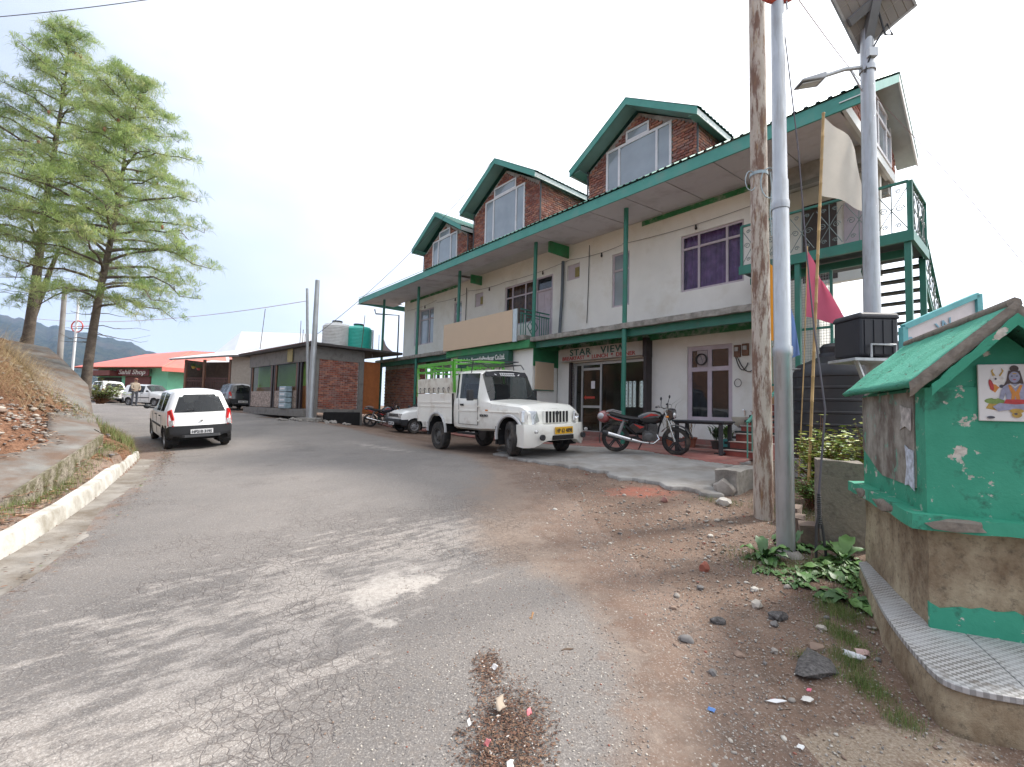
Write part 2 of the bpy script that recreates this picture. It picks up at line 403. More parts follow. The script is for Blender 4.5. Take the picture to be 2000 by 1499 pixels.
# --- road
q = newmat('worn_asphalt'); v = q.geo
mp = q.add('ShaderNodeMapping'); mp.vector_type = 'TEXTURE'; mp.inputs['Rotation'].default_value = (0, 0, R(40)); mp.inputs['Scale'].default_value = (1, .26, 1); q.link(v, mp.inputs[0]); sv_ = mp.outputs[0]
at = lambda n: q.add('ShaderNodeAttribute', attribute_name=n).outputs['Fac']
grit = q.noise(95, 3, .75, v); grit2 = q.noise(28, 4, .7, v); big = q.noise(.45, 5, .6, v); stre = q.noise(2.6, 7, .68, sv_); fl = q.noise(1.1, 4, .6, v)
asp = q.mix(q.ramp(big, .32, .68), (.122, .112, .106), (.195, .175, .160))
asp = q.mix(q.math('MULTIPLY', q.ramp(grit, .54, .66), .65), asp, (.40, .37, .34))
asp = q.mix(q.math('MULTIPLY', q.ramp(grit, .33, .43, (1,1,1,1), (0,0,0,1)), .7), asp, (.045, .042, .042))
asp = q.mix(q.math('MULTIPLY', q.ramp(grit2, .5, .75), .35), asp, (.23, .19, .155))
wig = q.math('SUBTRACT', q.noise(4.5, 7, .72, v), .5)
# worn pale film, streaked along the wheel tracks
film = q.ramp(q.math('ADD', q.math('MULTIPLY', at('film'), 1.0), q.math('ADD', q.math('MULTIPLY', q.math('SUBTRACT', stre, .5), 1.7), q.math('MULTIPLY', wig, .9))), .52, .78)
asp = q.mix(q.math('MULTIPLY', film, .55), asp, q.mix(q.ramp(grit, .4, .62), (.30, .265, .235), (.50, .46, .42)))
patch = q.ramp(q.math('ADD', at('patch'), q.math('MULTIPLY', wig, 1.1)), .50, .62)
asp = q.mix(patch, asp, q.mix(q.ramp(grit2, .4, .6), (.32, .29, .26), (.42, .385, .35)))
dust = q.ramp(q.math('ADD', at('dust'), q.math('MULTIPLY', wig, 1.0)), .35, .85)
asp = q.mix(q.math('MULTIPLY', dust, .8), asp, q.mix(q.ramp(grit2, .35, .65), (.165, .117, .087), (.265, .20, .155)))
dn, _, _ = dirt_nodes(q, v)
edge = q.ramp(q.math('ADD', at('edge'), q.math('MULTIPLY', wig, 1.1)), .38, .60)
# cracks
dv = q.add('ShaderNodeMix', data_type='VECTOR'); dv.inputs[0].default_value = .07
nn = q.add('ShaderNodeTexNoise'); nn.inputs['Scale'].default_value = 7; nn.inputs['Detail'].default_value = 5; q.link(v, nn.inputs['Vector'])
q.link(v, dv.inputs[4]); q.link(nn.outputs['Color'], dv.inputs[5])
def cracks(scale, wid, lo, hi):
    vo = q.add('ShaderNodeTexVoronoi', feature='DISTANCE_TO_EDGE'); vo.inputs['Scale'].default_value = scale; q.link(dv.outputs[1], vo.inputs['Vector'])
    c = q.ramp(vo.outputs['Distance'], 0, wid, (1,1,1,1), (0,0,0,1))
    return q.math('MULTIPLY', c, q.ramp(q.math('ADD', q.math('MULTIPLY', at('crack'), .25), fl), lo, hi))
ck = q.math('MAXIMUM', cracks(8.5, .03, .52, .66), cracks(19, .06, .56, .70))
asp = q.mix(q.math('MULTIPLY', ck, .42), asp, (.06, .04, .036))
asp = q.mix(edge, dn, asp)
q.link(asp, q.bsdf.inputs['Base Color']); q.bsdf.inputs['Specular IOR Level'].default_value = .35
q.link(q.ramp(grit2, .3, .7, (.62,.62,.62,1), (.9,.9,.9,1)), q.bsdf.inputs['Roughness'])
q.bump(q.math('SUBTRACT', q.math('ADD', q.math('MULTIPLY', grit, .7), q.math('MULTIPLY', grit2, .5)), q.math('MULTIPLY', ck, 1.2)), .5, .014)
ns = np.zeros_like(sd)
for i, j in zip(*np.nonzero(near & (np.abs(sd) < 1))): ns[i, j] = noise.fractal(Vector((XX[i, j]*2.2, YY[i, j]*2.2, 3)), 1, 2, 4)
inroad = sd > -.75
keep = inroad[:-1, :-1] & inroad[1:, :-1] & inroad[1:, 1:] & inroad[:-1, 1:]
me, sel = gridmesh('road', XX, YY, ZZ+.012*ss(-.5, .1, sd)+.003, keep)
def A(n, a): attr(me, n, a.reshape(-1)[sel])
A('film', .18+gauss(XX, YY, -1.2, 3.6, 2.2, 1.5, .5)*.55+gauss(XX, YY, -1.2, 2.2, 1.6, .6, .2)*.25+gauss(XX, YY, -.6, 5.2, 1.5, .8, .2)*.3+gauss(XX, YY, -3.4, 12.5, 2.6, .35, -.75)*.5+gauss(XX, YY, -15, 24.5, 9, 2.2, 2.5)*.5
  -gauss(XX, YY, .1, 2.9, .8, 1.2)*.6-gauss(XX, YY, -3.4, 7.5, 2.8, 1.8, .7)*.35)
A('patch', gauss(XX, YY, -.92, 3.75, .62, .40, .9)*.8+gauss(XX, YY, -.85, 3.15, .25, .14, .7)*.5+gauss(XX, YY, -1.25, 4.5, .5, .12, .6)*.45)
A('dust', (1-ss(0, 1.1, sd))*.5*ss(-4.5, -1, XX)+gauss(XX, YY, -.2, 6.5, 1.2, 1.8)*.42+gauss(XX, YY, .1, 4.9, .6, .8)*.45-gauss(XX, YY, .3, 2.8, .6, 1.0)*.4+gauss(XX, YY, -2.2, 13.2, 2, 1)*.4+(1-ss(0, .35, sd))*.35)
A('edge', .5+sd*.6)
A('crack', gauss(XX, YY, -1.4, 4.6, 1.6, 1.0, .4)+gauss(XX, YY, -1, 2.2, 1.5, .8)*.4-gauss(XX, YY, .3, 2.7, .7, 1)*1.5)
me.materials.append(MATS['worn_asphalt'])
road = bpy.data.objects.new('road', me); COL.objects.link(road); tag(road, 'cracked grey asphalt road with pale worn patches', None, None, 'structure')

# --- concrete forecourt and red paved strip in front of the hotel
def sheet(name, poly, zoff, thick, mat, label, step=.12, ragged=0, zf=None):
    x0, x1 = min(p[0] for p in poly), max(p[0] for p in poly); y0, y1 = min(p[1] for p in poly), max(p[1] for p in poly)
    xs = np.arange(x0-.2, x1+.2, step); ys = np.arange(y0-.2, y1+.2, step); X, Y = np.meshgrid(xs, ys, indexing='ij')
    d = pdist(X, Y, poly, True); d = np.where(pip(X, Y, poly), d, -d)
    if ragged:
        for i, j in zip(*np.nonzero(np.abs(d) < .6)): d[i, j] += noise.fractal(Vector((X[i, j]*2.5, Y[i, j]*2.5, 9)), 1, 2, 4)*ragged
    ins = d > 0; k = ins[:-1, :-1] & ins[1:, :-1] & ins[1:, 1:] & ins[:-1, 1:]
    Z = (zf or road_z)(X, Y)+zoff
    me, _ = gridmesh(name, X, Y, Z, k); me.materials.append(mat)
    o = bpy.data.objects.new(name, me); COL.objects.link(o); tag(o, label, None, None, 'structure')
    s = o.modifiers.new('thickness', 'SOLIDIFY'); s.thickness = thick; s.offset = -1
    return o
conc = M('old_concrete', (.27, .26, .245), .9, .18, 2.2, bump=.3, bscale=60, dirt=(.17, .14, .115), dirtamt=.45, dscale=1.6, wpos=True)
redp = M('red_oxide_floor', (.30, .115, .095), .75, .2, 3, bump=.15, bscale=50, dirt=(.24, .18, .155), dirtamt=.5, dscale=1.8, wpos=True)
FORE = [(-.4,10.7),(.1,9.75),(.65,9.2),(1.35,8.7),(1.85,7.9),(2.3,7.1),(2.85,6.45),(3.35,7.3),(4.1,8.5),(6.8,11.3),(3.2,15.2),(0,16)]
sheet('forecourt', FORE, .05, .14, conc, 'grey concrete forecourt slab with a broken front edge', .05, .2)
PAVE = [(1.0,13.2),(1.9,12.1),(3.0,10.8),(3.45,9.8),(3.85,9.0),(4.2,8.6),(6.6,11.2),(5.4,12.2),(-5.5,25),(-6.9,23.8)]
sheet('paved_strip', PAVE, .062, .05, redp, 'red oxide painted paving along the hotel front', .06, .08)

# --- roadside kerb, drain channel, retaining wall, concrete path on the left
kerbm = M('whitewashed_concrete', (.50, .485, .445), .9, .15, 5, bump=.35, bscale=35, dirt=(.22, .19, .14), dirtamt=.5, dscale=3, wpos=True)
def resample(line, step):
    out = [Vector((*line[0][:2], 0))]
    for a, b in zip(line, line[1:]):
        a, b = Vector((*a[:2], 0)), Vector((*b[:2], 0)); n = max(1, int((b-a).length/step))
        out += [a.lerp(b, i/n) for i in range(1, n+1)]
    return out
def smoothline(line, it=3):
    p = [Vector((*a[:2], 0)) for a in line]
    for _ in range(it):
        n = [p[0]]
        for a, b in zip(p, p[1:]): n += [a.lerp(b, .25), a.lerp(b, .75)]
        p = n+[p[-1]]
    return p
kl = resample(smoothline(KERB[1:], 2), .3)
mb = MB(); rows = []
for i, p in enumerate(kl):
    t = (kl[min(i+1, len(kl)-1)]-kl[max(i-1, 0)]).normalized(); n = Vector((-t.y, t.x, 0))    # towards the bank
    z = rzz(p.x, p.y); h = .205+.025*noise.noise(p*2.1); e = .012*noise.noise(p*7)
    rows.append([p-n*(.03+e)+Vector((0,0,z-.1)), p+n*e+Vector((0,0,z+h*.7)), p+n*(.02+e)+Vector((0,0,z+h)), p+n*.12+Vector((0,0,z+h+.008)), p+n*.14+Vector((0,0,z-.1))])
mb.quadgrid(rows); mb.poly([r for r in rows[-1]])
tag(mb.build('kerb', kerbm, smooth=40), 'low whitewashed concrete kerb curving along the road edge', 'kerb')
mb = MB(); rows = []
for i, p in enumerate(kl):
    t = (kl[min(i+1, len(kl)-1)]-kl[max(i-1, 0)]).normalized(); n = Vector((-t.y, t.x, 0)); z = rzz(p.x, p.y)
    wv = .42+.1*noise.noise(p*1.3)
    rows.append([p-n*wv+Vector((0,0,z+.022)), p-n*wv*.5+Vector((0,0,z+.018)), p-n*.02+Vector((0,0,z+.03))])
mb.quadgrid(rows); tag(mb.build('drain_channel', M('drain_concrete', (.235, .215, .19), .92, .25, 3, bump=.4, bscale=45, dirt=(.12, .095, .07), dirtamt=.65, dscale=2.6, wpos=True), smooth=60), 'shallow concrete drain strip at the foot of the kerb', None, None, 'structure')
# path ramp
def lerp_line(L, n):
    P = [Vector(p) for p in L]; out = []
    for a, b in zip(P, P[1:]): out += [a.lerp(b, i/n) for i in range(n)]
    return out+[P[-1]]
r_, l_ = lerp_line(PR, 8), lerp_line(PL, 8)
mb = MB(); mb.quadgrid([[a.lerp(b, k/6)+Vector((0,0,.05+.012*noise.noise(a.lerp(b, k/6)*3))) for k in range(7)] for a, b in zip(r_, l_)])
po = mb.build('footpath', M('path_concrete', (.165, .158, .145), .9, .2, 3, bump=.35, bscale=45, dirt=(.12, .075, .05), dirtamt=.7, dscale=2.2, wpos=True), smooth=60)
tag(po, 'grey concrete footpath ramp climbing the bank', None, None, 'structure')
sm = po.modifiers.new('thickness', 'SOLIDIFY'); sm.thickness = .12; sm.offset = 1
rw = newmat('mossy_wall'); rw_c = rw.mix(rw.ramp(rw.noise(5, 5, .7, rw.geo), .4, .62), (.34, .30, .24), (.12, .115, .05))
rw_c = rw.mix(rw.ramp(rw.noise(16, 5, .7, rw.geo), .5, .7), rw_c, (.08, .055, .035)); rw.link(rw_c, rw.bsdf.inputs['Base Color']); rw.bsdf.inputs['Roughness'].default_value = .95
rw.bump(rw.noise(14, 6, .7, rw.geo), .8, .05)
mb = MB(); rows = []
for a in lerp_line([(-5.3,4.85,.43),(-5.55,5.2,.50),(-7.1,8.05,.96)], 10):
    a = a+Vector((.02, -.02, 0)); rows.append([(a.x+.05, a.y-.03, gz(a.x+.2, a.y)-.3), (a.x+.03, a.y, a.z+.035), (a.x-.15, a.y+.08, a.z+.035), (a.x-.2, a.y+.1, .1)])
e = Vector(rows[-1][1]); b0 = Vector(rows[-1][0])
mb.quadgrid(rows); mb.quadgrid([[b0+Vector((0,0,-.2)), e], [b0+Vector((-.62,.5,-.2)), e+Vector((-.62,.5,.06))]])
tag(mb.build('retaining_wall', MATS['mossy_wall'], smooth=40), 'mossy low retaining wall holding the footpath above the kerb', 'wall')

def surf(x, y):
    z = rzz(x, y); a = np.array([x]), np.array([y])
    if pip(*a, PAVE)[0]: return z+.062
    if pip(*a, FORE)[0]: return z+.05
    return z+.012 if pip(*a, ROADP)[0] else gz(x, y)
def seat_on(o, x, y, rz, xa, xb, hw):
    """stand a vehicle on the ground: wheels at local x = xa, xb and y = +-hw"""
    f = Vector((math.cos(rz), math.sin(rz), 0)); l = Vector((-f.y, f.x, 0))
    pt = lambda a, b: (lambda p: Vector((p.x, p.y, surf(p.x, p.y))))(Vector((x, y, 0))+f*a+l*b)
    F_, B_, L_, R_ = (pt(xa, hw)+pt(xa, -hw))/2, (pt(xb, hw)+pt(xb, -hw))/2, (pt(xa, hw)+pt(xb, hw))/2, (pt(xa, -hw)+pt(xb, -hw))/2
    X = (F_-B_).normalized(); Y = (L_-R_); Y = (Y-X*Y.dot(X)).normalized(); Z = X.cross(Y)
    c = (F_*(-xb)+B_*xa)/(xa-xb); m = Matrix((X, Y, Z)).transposed().to_4x4(); m.translation = c; o.matrix_world = m
# ------------------------------------------------------------------ the hotel
HO = Vector((5.343, 12, 0)); HRZ = -R(49.7)
def P(u, w, z): return (-u, -w, z)          # u along the front to the far end, w out towards the road
def hw(u, w, z):                             # hotel coordinates -> world
    c, s = math.cos(HRZ), math.sin(HRZ); x, y = -u, -w
    return Vector((HO.x+c*x-s*y, HO.y+s*x+c*y, z))
plaster = M('cream_plaster', (.80, .785, .73), .9, .05, 1.3, bump=.12, bscale=30, dirt=(.62, .575, .48), dirtamt=.3, dscale=.9)
greenp = M('green_enamel', (.026, .17, .12), .45, .15, 3, dirt=(.10, .12, .10), dirtamt=.15)
teal = M('teal_fascia', (.065, .295, .24), .5, .15, 2.0, dirt=(.16, .24, .21), dirtamt=.3, dscale=2)
brightg = M('bright_green_paint', (.035, .24, .085), .6, .15, 3, dirt=(.12, .16, .10), dirtamt=.3)
soffm = M('soffit_board', (.60, .57, .59), .75, .06, .8, dirt=(.36, .32, .32), dirtamt=.3, dscale=1.2)
slabm = M('raw_slab_edge', (.30, .28, .25), .95, .3, 6, bump=.5, bscale=25, dirt=(.12, .11, .095), dirtamt=.5, dscale=5)
mortar = M('mortar', (.40, .37, .35), .95, .2, 8, bump=.5, bscale=40, dirt=(.2, .17, .15), dirtamt=.4)
framew = M('white_window_frame', (.74, .72, .74), .5, .04, 3, dirt=(.5, .46, .44), dirtamt=.2)
framep = M('lilac_wood_frame', (.52, .45, .49), .6, .08, 3, dirt=(.36, .29, .28), dirtamt=.25)
glassd = glassmat('dark_pane', (.02, .025, .03), .04, .80)
glassm = glassmat('mirror_pane', (.30, .34, .38), .05, .96)
glassc = glassmat('clear_pane', (.03, .03, .035), .03, .18)
tin = M('green_tin', (.05, .20, .15), .5, .2, 3, metallic=.2, dirt=(.12, .1, .08), dirtamt=.3)
darki = M('dark_interior', (.05, .045, .04), .9, .2, 2)  # near-black colour stands in for the shade of unlit rooms
woodd = M('brown_wood', (.16, .075, .04), .6, .25, 5)
BR = [M('brick_%s' % 'abcd'[i], c, .9, .22, 7, bump=.4, bscale=50, dirt=(.34, .29, .27), dirtamt=.25, dscale=6) for i, c in enumerate([(.33, .115, .078), (.22, .08, .06), (.42, .18, .12), (.30, .15, .125)])]
hotel = thing('hotel_building', 'long two storey cream hotel with green roof edge and three brick dormers', 'building', HO, HRZ)

def holes_wall(name, mat, parent, u0, u1, z0, z1, w, holes, depth=.14, mapf=P, back=None):
    us = sorted({u0, u1, *[h[0] for h in holes], *[h[1] for h in holes]}); zs = sorted({z0, z1, *[h[2] for h in holes], *[h[3] for h in holes]})
    mb = MB()
    for a, b in zip(us, us[1:]):
        for c, d in zip(zs, zs[1:]):
            mu, mz = (a+b)/2, (c+d)/2
            if any(h[0] < mu < h[1] and h[2] < mz < h[3] for h in holes): continue
            mb.poly([mapf(a, w, c), mapf(b, w, c), mapf(b, w, d), mapf(a, w, d)])
    for a, b, c, d in holes:
        for (p, q) in (((a, c), (b, c)), ((b, c), (b, d)), ((b, d), (a, d)), ((a, d), (a, c))):
            mb.poly([mapf(p[0], w, p[1]), mapf(q[0], w, q[1]), mapf(q[0], w-depth, q[1]), mapf(p[0], w-depth, p[1])])
    return mb.build(name, mat, parent)
def bxw(mb, u0, u1, w0, w1, z0, z1): return mb.bb(-u1, -u0, -w1, -w0, z0, z1)
def window(u0, u1, z0, z1, w, muls=(), trans=None, fm=None, gm=None, parent=None, fw=.06, curtain=None, trmuls=None):
    """frame > pane(s); muls: u positions of mullions, trans: height of the transom"""
    fm = fm or framep; gm = gm or (glassc if curtain else glassd); parent = parent or hotel
    mb = MB(); d = .05
    bxw(mb, u0, u1, w-d, w, z0, z0+fw); bxw(mb, u0, u1, w-d, w, z1-fw, z1)
    bxw(mb, u0, u0+fw, w-d, w, z0+fw, z1-fw); bxw(mb, u1-fw, u1, w-d, w, z0+fw, z1-fw)
    for m in muls: bxw(mb, m-fw/2, m+fw/2, w-d+.003, w+.003, z0+fw, (z1-fw) if trmuls is None else trans)
    edges = [u0+fw]+sorted(muls)+[u1-fw]
    if trans:
        for a, b in zip(edges, edges[1:]): bxw(mb, a, b, w-d+.005, w+.005, trans-fw/2, trans+fw/2)
    fr = mb.build('window', fm, parent)
    for a, b in zip(edges, edges[1:]):
        for c, d_ in (((z0+fw, trans), (trans, z1-fw)) if trans else ((z0+fw, z1-fw),)):
            g = MB(); bxw(g, a, b, w-.034, w-.026, c, d_); g.build('pane', gm, fr)
    if curtain:
        mb = MB(); n = max(12, int((u1-u0)/.03)); rows = []
        for i in range(n+1):
            u = u0+(u1-u0)*i/n; ww = w-.13+.03*math.sin(i*1.1)+.015*math.sin(i*2.7+1)
            rows.append([P(u, ww, z0), P(u, ww, z1)])
        mb.quadgrid(rows); mb.build('curtain', curtain, fr, smooth=80)
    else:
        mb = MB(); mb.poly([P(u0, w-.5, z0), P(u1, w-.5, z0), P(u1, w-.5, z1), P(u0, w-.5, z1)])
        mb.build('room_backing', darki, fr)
    return fr

# --- walls
H1 = [(-.70,1.03,4.99,6.59),(2.75,3.42,4.92,6.65),(4.8,5.38,6.18,6.73),(6.08,8.85,4.2,6.6),(10.36,10.96,6.1,6.7),(12.0,12.65,4.9,6.58),(14.5,15.95,4.85,6.69)]
holes_wall('front_wall', plaster, hotel, -1.0, 17.7, 4.0, 7.6, 0, H1)
holes_wall('ground_floor_wall', plaster, hotel, -1.0, 5.75, .5, 4.0, 0, [(-.40,.83,1.41,3.43),(2.0,5.05,.74,3.24)])
mb = MB(); mb.poly([P(-1,0,.5),P(-1,-7,.5),P(-1,-7,7.6),P(-1,0,7.6)]); mb.build('end_wall', plaster, hotel)
mb = MB(); mb.poly([P(17.7,0,3.9),P(17.7,-7,3.9),P(17.7,-7,7.6),P(17.7,0,7.6)]); mb.build('end_wall', plaster, hotel)
holes_wall('back_wall', plaster, hotel, -1, 17.7, .5, 7.6, -7, [(6.4,7.15,1.85,3.1),(7.3,8.0,1.85,3.1)])
mb = MB(); bxw(mb, -1, 17.7, -7, -.02, .55, .73); bxw(mb, -.99, 17.69, -6.99, -.15, 3.97, 4.12); mb.build('floor_slab', conc, hotel)
mb = MB(); bxw(mb, -.98, 17.9, -7, 1.6, 7.48, 7.58); bxw(mb, -3.3, -1.0, -2.2, 1.7, 7.482, 7.58); bxw(mb, -3.3, -3.2, -2.2, 1.7, 7.3, 7.5); mb.build('roof_slab', M('grey_slab', (.55, .54, .52), .9, .1, 2), hotel)
mb = MB(); bxw(mb, 9.0, 9.1, -6.9, -.2, .73, 3.97); mb.build('partition_wall', M('inner_wall', (.42, .36, .30), .9, .1, 2), hotel)
mb = MB(); bxw(mb, -1.02, 5.7, .0, .025, .5, .93); mb.build('skirting', redp, hotel)
# lattice grilles in the back windows of the dining room
for u0, u1 in ((6.4,7.15),(7.3,8.0)):
    mb = MB(); n = 3
    for k in range(n+1):
        u = u0+(u1-u0)*k/n; bxw(mb, u-.02, u+.02, -7.06, -7.02, 1.85, 3.1)
    for k in range(n):
        for r in range(7):
            a, b = u0+(u1-u0)*k/n, u0+(u1-u0)*(k+1)/n; z = 1.85+r*.178
            mb.bar(P(a, -7.04, z), P(b, -7.04, z+.178), .02); mb.bar(P(b, -7.045, z), P(a, -7.045, z+.178), .02)
    mb.build('lattice_grille', framew, hotel)
# tables and benches dimly seen inside
mb = MB()
for u in (3.2, 5.0): bxw(mb, u, u+1.0, -2.6, -1.7, 1.42, 1.47); bxw(mb, u+.4, u+.6, -2.2, -2.1, .73, 1.42); bxw(mb, u, u+1, -1.3, -.9, 1.15, 1.2); bxw(mb, u+.1, u+.9, -1.2, -1.0, .73, 1.15)
mb.build('dining_tables', woodd, hotel)

# --- first floor windows and doors
purple = M('purple_curtain', (.74, .34, .84), .85, .3, 4)
orange = M('orange_curtain', (.50, .20, .08), .85, .5, 5)
q = window(-.70, 1.03, 4.99, 6.59, -.05, (-.25, .52), 6.2, curtain=purple)
window(2.75, 3.42, 4.92, 6.65, -.05, (), 6.1, gm=glassm)
q = window(6.98, 8.85, 4.95, 6.6, -.05, (7.62, 8.4), 6.12, curtain=orange)
mb = MB(); bxw(mb, 6.98, 8.85, -.14, -.02, 4.2, 4.95); mb.build('wall_panel', plaster, hotel)
mb = MB(); bxw(mb, 6.08, 6.14, -.1, 0, 4.2, 6.6); bxw(mb, 6.92, 6.98, -.1, 0, 4.2, 6.6); bxw(mb, 6.14, 6.92, -.1, 0, 6.05, 6.11); bxw(mb, 6.14, 6.92, -.1, 0, 6.54, 6.6)
fr = mb.build('door_frame', framep, hotel)
mb = MB(); bxw(mb, 6.14, 6.92, -.09, -.05, 4.2, 6.05)
for a, b in ((6.22, 6.5), (6.56, 6.84)):
    for c, d in ((4.3, 4.85), (4.95, 5.35), (5.45, 5.95)): bxw(mb, a, b, -.05, -.035, c, d)
mb.build('door', framep, hotel, bevel=.006)
mb = MB(); bxw(mb, 6.14, 6.92, -.07, -.06, 6.11, 6.54); mb.build('pane', glassd, fr)
mb = MB(); mb.poly([P(6.14,-.15,6.11),P(6.92,-.15,6.11),P(6.92,-.15,6.54),P(6.14,-.15,6.54)]); mb.build('curtain', orange, fr)
window(12.0, 12.65, 4.9, 6.58, -.05, (), 6.05, gm=glassm)
window(14.5, 15.95, 4.85, 6.69, -.05, (15.0,), 6.15, gm=glassm)
mb = MB(); bxw(mb, 15.95, 16.4, .0, .04, 4.85, 6.7); mb.build('shutter_leaf', framep, hotel)
for u0, u1, z0, z1 in ((4.8,5.38,6.18,6.73),(10.36,10.96,6.1,6.7)):
    mb = MB(); bxw(mb, u0, u1, -.1, -.06, z0, z1); o = mb.build('vent_board', framep, hotel)
    mb = MB(); bxw(mb, u0+.05, u0+.25, -.06, -.045, z0+.08, z0+.42)
    for k in range(3): bxw(mb, u0+.07, u0+.23, -.045, -.035, z0+.1+k*.1, z0+.16+k*.1)
    mb.build('louvre', M('ochre_louvre', (.28, .24, .09), .7, .2), o)
# --- ground floor: dining room front, kitchen window
window(-.40, .83, 1.41, 3.43, -.05, (.215,), 2.80, fm=framep, gm=glassd, fw=.115)
mb = MB(); bxw(mb, .28, .55, -.06, -.03, 2.86, 3.3); mb.build('vent_board', M('pinkish_board', (.42, .36, .36), .7, .1), hotel)
mb = MB(); mb.lathe([(.16, 0), (.16, -.05), (.13, -.05), (.13, .0)], P(.42, -.02, 3.06), 20, 'Y'); fo = mb.build('exhaust_fan', darki, hotel, smooth=40)
mb = MB()
for k in range(4):
    a = k*math.pi/2+.3; mb.bar((-.42, .03, 3.06), (-.42+.12*math.cos(a), .035, 3.06+.12*math.sin(a)), .05, .008)
mb.build('fan_blades', M('grey_metal', (.25, .25, .26), .4, .1, metallic=.6), fo)
alu = M('aluminium_frame', (.42, .43, .44), .35, .08, 4, metallic=.5)
blackm = M('black_frame', (.035, .025, .025), .5, .2)
mb = MB(); bxw(mb, 5.05, 5.16, -.1, .06, .74, 3.26); mb.build('shutter_rail', blackm, hotel)
mb = MB(); bxw(mb, 1.93, 2.02, -.1, .3, .74, 3.72); mb.build('shutter_rail', blackm, hotel)
mb = MB()
for u in (4.95, 4.66, 3.86, 3.0, 2.06): bxw(mb, u-.035, u+.035, -.12, -.06, .76, 3.22)
for z in (.80, 3.18): bxw(mb, 2.06, 4.95, -.115, -.065, z-.04, z+.04)
for z in (3.0, .92, 1.75): bxw(mb, 3.9, 4.62, -.113, -.067, z-.04, z+.04)
shopf = mb.build('shopfront_frame', alu, hotel)
for a, b in ((2.1, 2.97), (3.03, 3.83), (3.9, 4.62), (4.7, 4.92)):
    mb = MB(); bxw(mb, a, b, -.095, -.087, .84, 3.14); mb.build('pane', glassmat('shop_pane', (.015, .015, .012), .03, .42), shopf)
mb = MB(); bxw(mb, 4.12, 4.5, -.083, -.079, 2.02, 2.09); mb.poly([P(4.5,-.08,1.98),P(4.6,-.08,2.055),P(4.5,-.08,2.13)]); mb.build('arrow_sticker', M('red_sticker', (.45, .05, .03), .5), shopf)
mb = MB(); bxw(mb, 4.12, 4.28, -.083, -.079, 2.35, 2.6); mb.build('paper_notice', framew, shopf)
# sign over the dining room
sgn = thing('shop_sign', 'long white restaurant sign box lettered in green and red above the glass door', 'sign', hw(5.4, .3, 3.28), HRZ)
mb = MB(); mb.bb(0, 3.36, 0, .28, 0, .42); mb.build('sign_box', M('dirty_white_panel', (.55, .52, .47), .6, .08, 2, dirt=(.36, .3, .26), dirtamt=.4), sgn)
mb = MB(); mb.bb(3.36, 3.48, -.02, .3, -.06, .5); mb.build('sign_end', blackm, sgn)
place(text_mb('STAR   VIEW', .30, .004, True, spacing=1.15, width=2.25), Matrix.Translation((.50, -.008, .17))).build('lettering', M('faded_green_paint', (.05, .13, .11), .7, .3, 9), sgn)
place(text_mb('BREAKFAST  *  LUNCH  *  DINNER', .17, .004, True, width=2.95), Matrix.Translation((.16, -.008, .025))).build('lettering', M('red_paint', (.42, .035, .025), .6, .2, 9), sgn)

# --- left half of the ground floor: porch block, company sign, brick front
mb = MB(); bxw(mb, 5.78, 10.9, -.01, 1.2, .5, 3.72); mb.build('porch_block', plaster, hotel)
mb = MB(); bxw(mb, 6.95, 9.6, 1.15, 1.215, .75, 2.95); mb.build('shutter_door', M('grey_shutter', (.2, .21, .21), .6, .15), hotel)
mb = MB()
for k in range(14): bxw(mb, 6.98, 9.57, 1.215, 1.235, .8+k*.15, .88+k*.15)
mb.build('shutter_slats', M('grey_shutter', (.2, .21, .21)), hotel)
mb = MB(); bxw(mb, 5.74, 10.95, -.01, 1.42, 3.70, 3.97); mb.build('balcony_beam', brightg, hotel, bevel=.01)
mb = MB(); bxw(mb, 5.735, 5.775, .0, 1.2, 3.1, 3.7); mb.build('green_panel', M('dark_green_panel', (.02, .16, .06), .6, .15), hotel)
mb = MB(); bxw(mb, 5.95, 10.95, 0, 1.5, 3.975, 4.15); mb.build('balcony_slab', slabm, hotel, bevel=.01)
holes_wall('brick_front', MATS['mortar'], hotel, 13.6, 18.0, .4, 3.95, .85, [])
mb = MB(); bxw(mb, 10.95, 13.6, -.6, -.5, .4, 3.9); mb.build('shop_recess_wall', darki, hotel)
mb = MB()
for u in (13.5, 12.9, 12.2): bxw(mb, u, u+.12, .5, .6, .5, 3.6)
bxw(mb, 10.95, 13.6, .48, .62, 3.3, 3.9); mb.build('recess_posts', M('grey_post', (.24, .25, .24), .7), hotel)
csg = thing('company_sign', 'dark green company sign box lettered in white under the balcony', 'sign', hw(10.0, 1.46, 3.2), HRZ)
mb = MB(); mb.bb(0, 3.22, 0, .22, 0, .48); mb.build('sign_box', M('dark_green_sign', (.012, .075, .045), .5, .15), csg)
place(text_mb('Mashobra VegetableProducer Co.Ltd.', .26, .004, True, width=2.85), Matrix.Translation((.18, -.008, .19))).build('lettering', M('sign_white', (.72, .72, .68), .6), csg)
place(text_mb('TARA', .12, .004, True, width=.5), Matrix.Translation((1.0, -.008, .04))).build('lettering', M('sign_yellow', (.5, .40, .05), .6), csg)
(lambda m: [m.box((1.7+k*.09, -.008, .085), (.06, .006, .035)) for k in range(10)] and m)(MB()).build('lettering', MATS['sign_white'], csg)
tanm = M('tan_panel', (.58, .435, .30), .6, .02, 2)
bsg = thing('balcony_board', 'large blank tan board fixed to the front of the balcony', 'board', hw(10.98, 1.56, 3.96), HRZ)
mb = MB(); mb.bb(0, 4.5, 0, .04, 0, 1.12); mb.build('board', tanm, bsg)
mb = MB(); mb.bb(4.5, 4.72, .01, .06, -.02, 1.13); mb.build('tin_edge', M('bare_tin', (.5, .54, .55), .35, .1, metallic=.6), bsg)
wsg = thing('wall_board', 'small square blank tan board on the porch side wall', 'board', hw(5.74, 1.12, 2.3), HRZ)
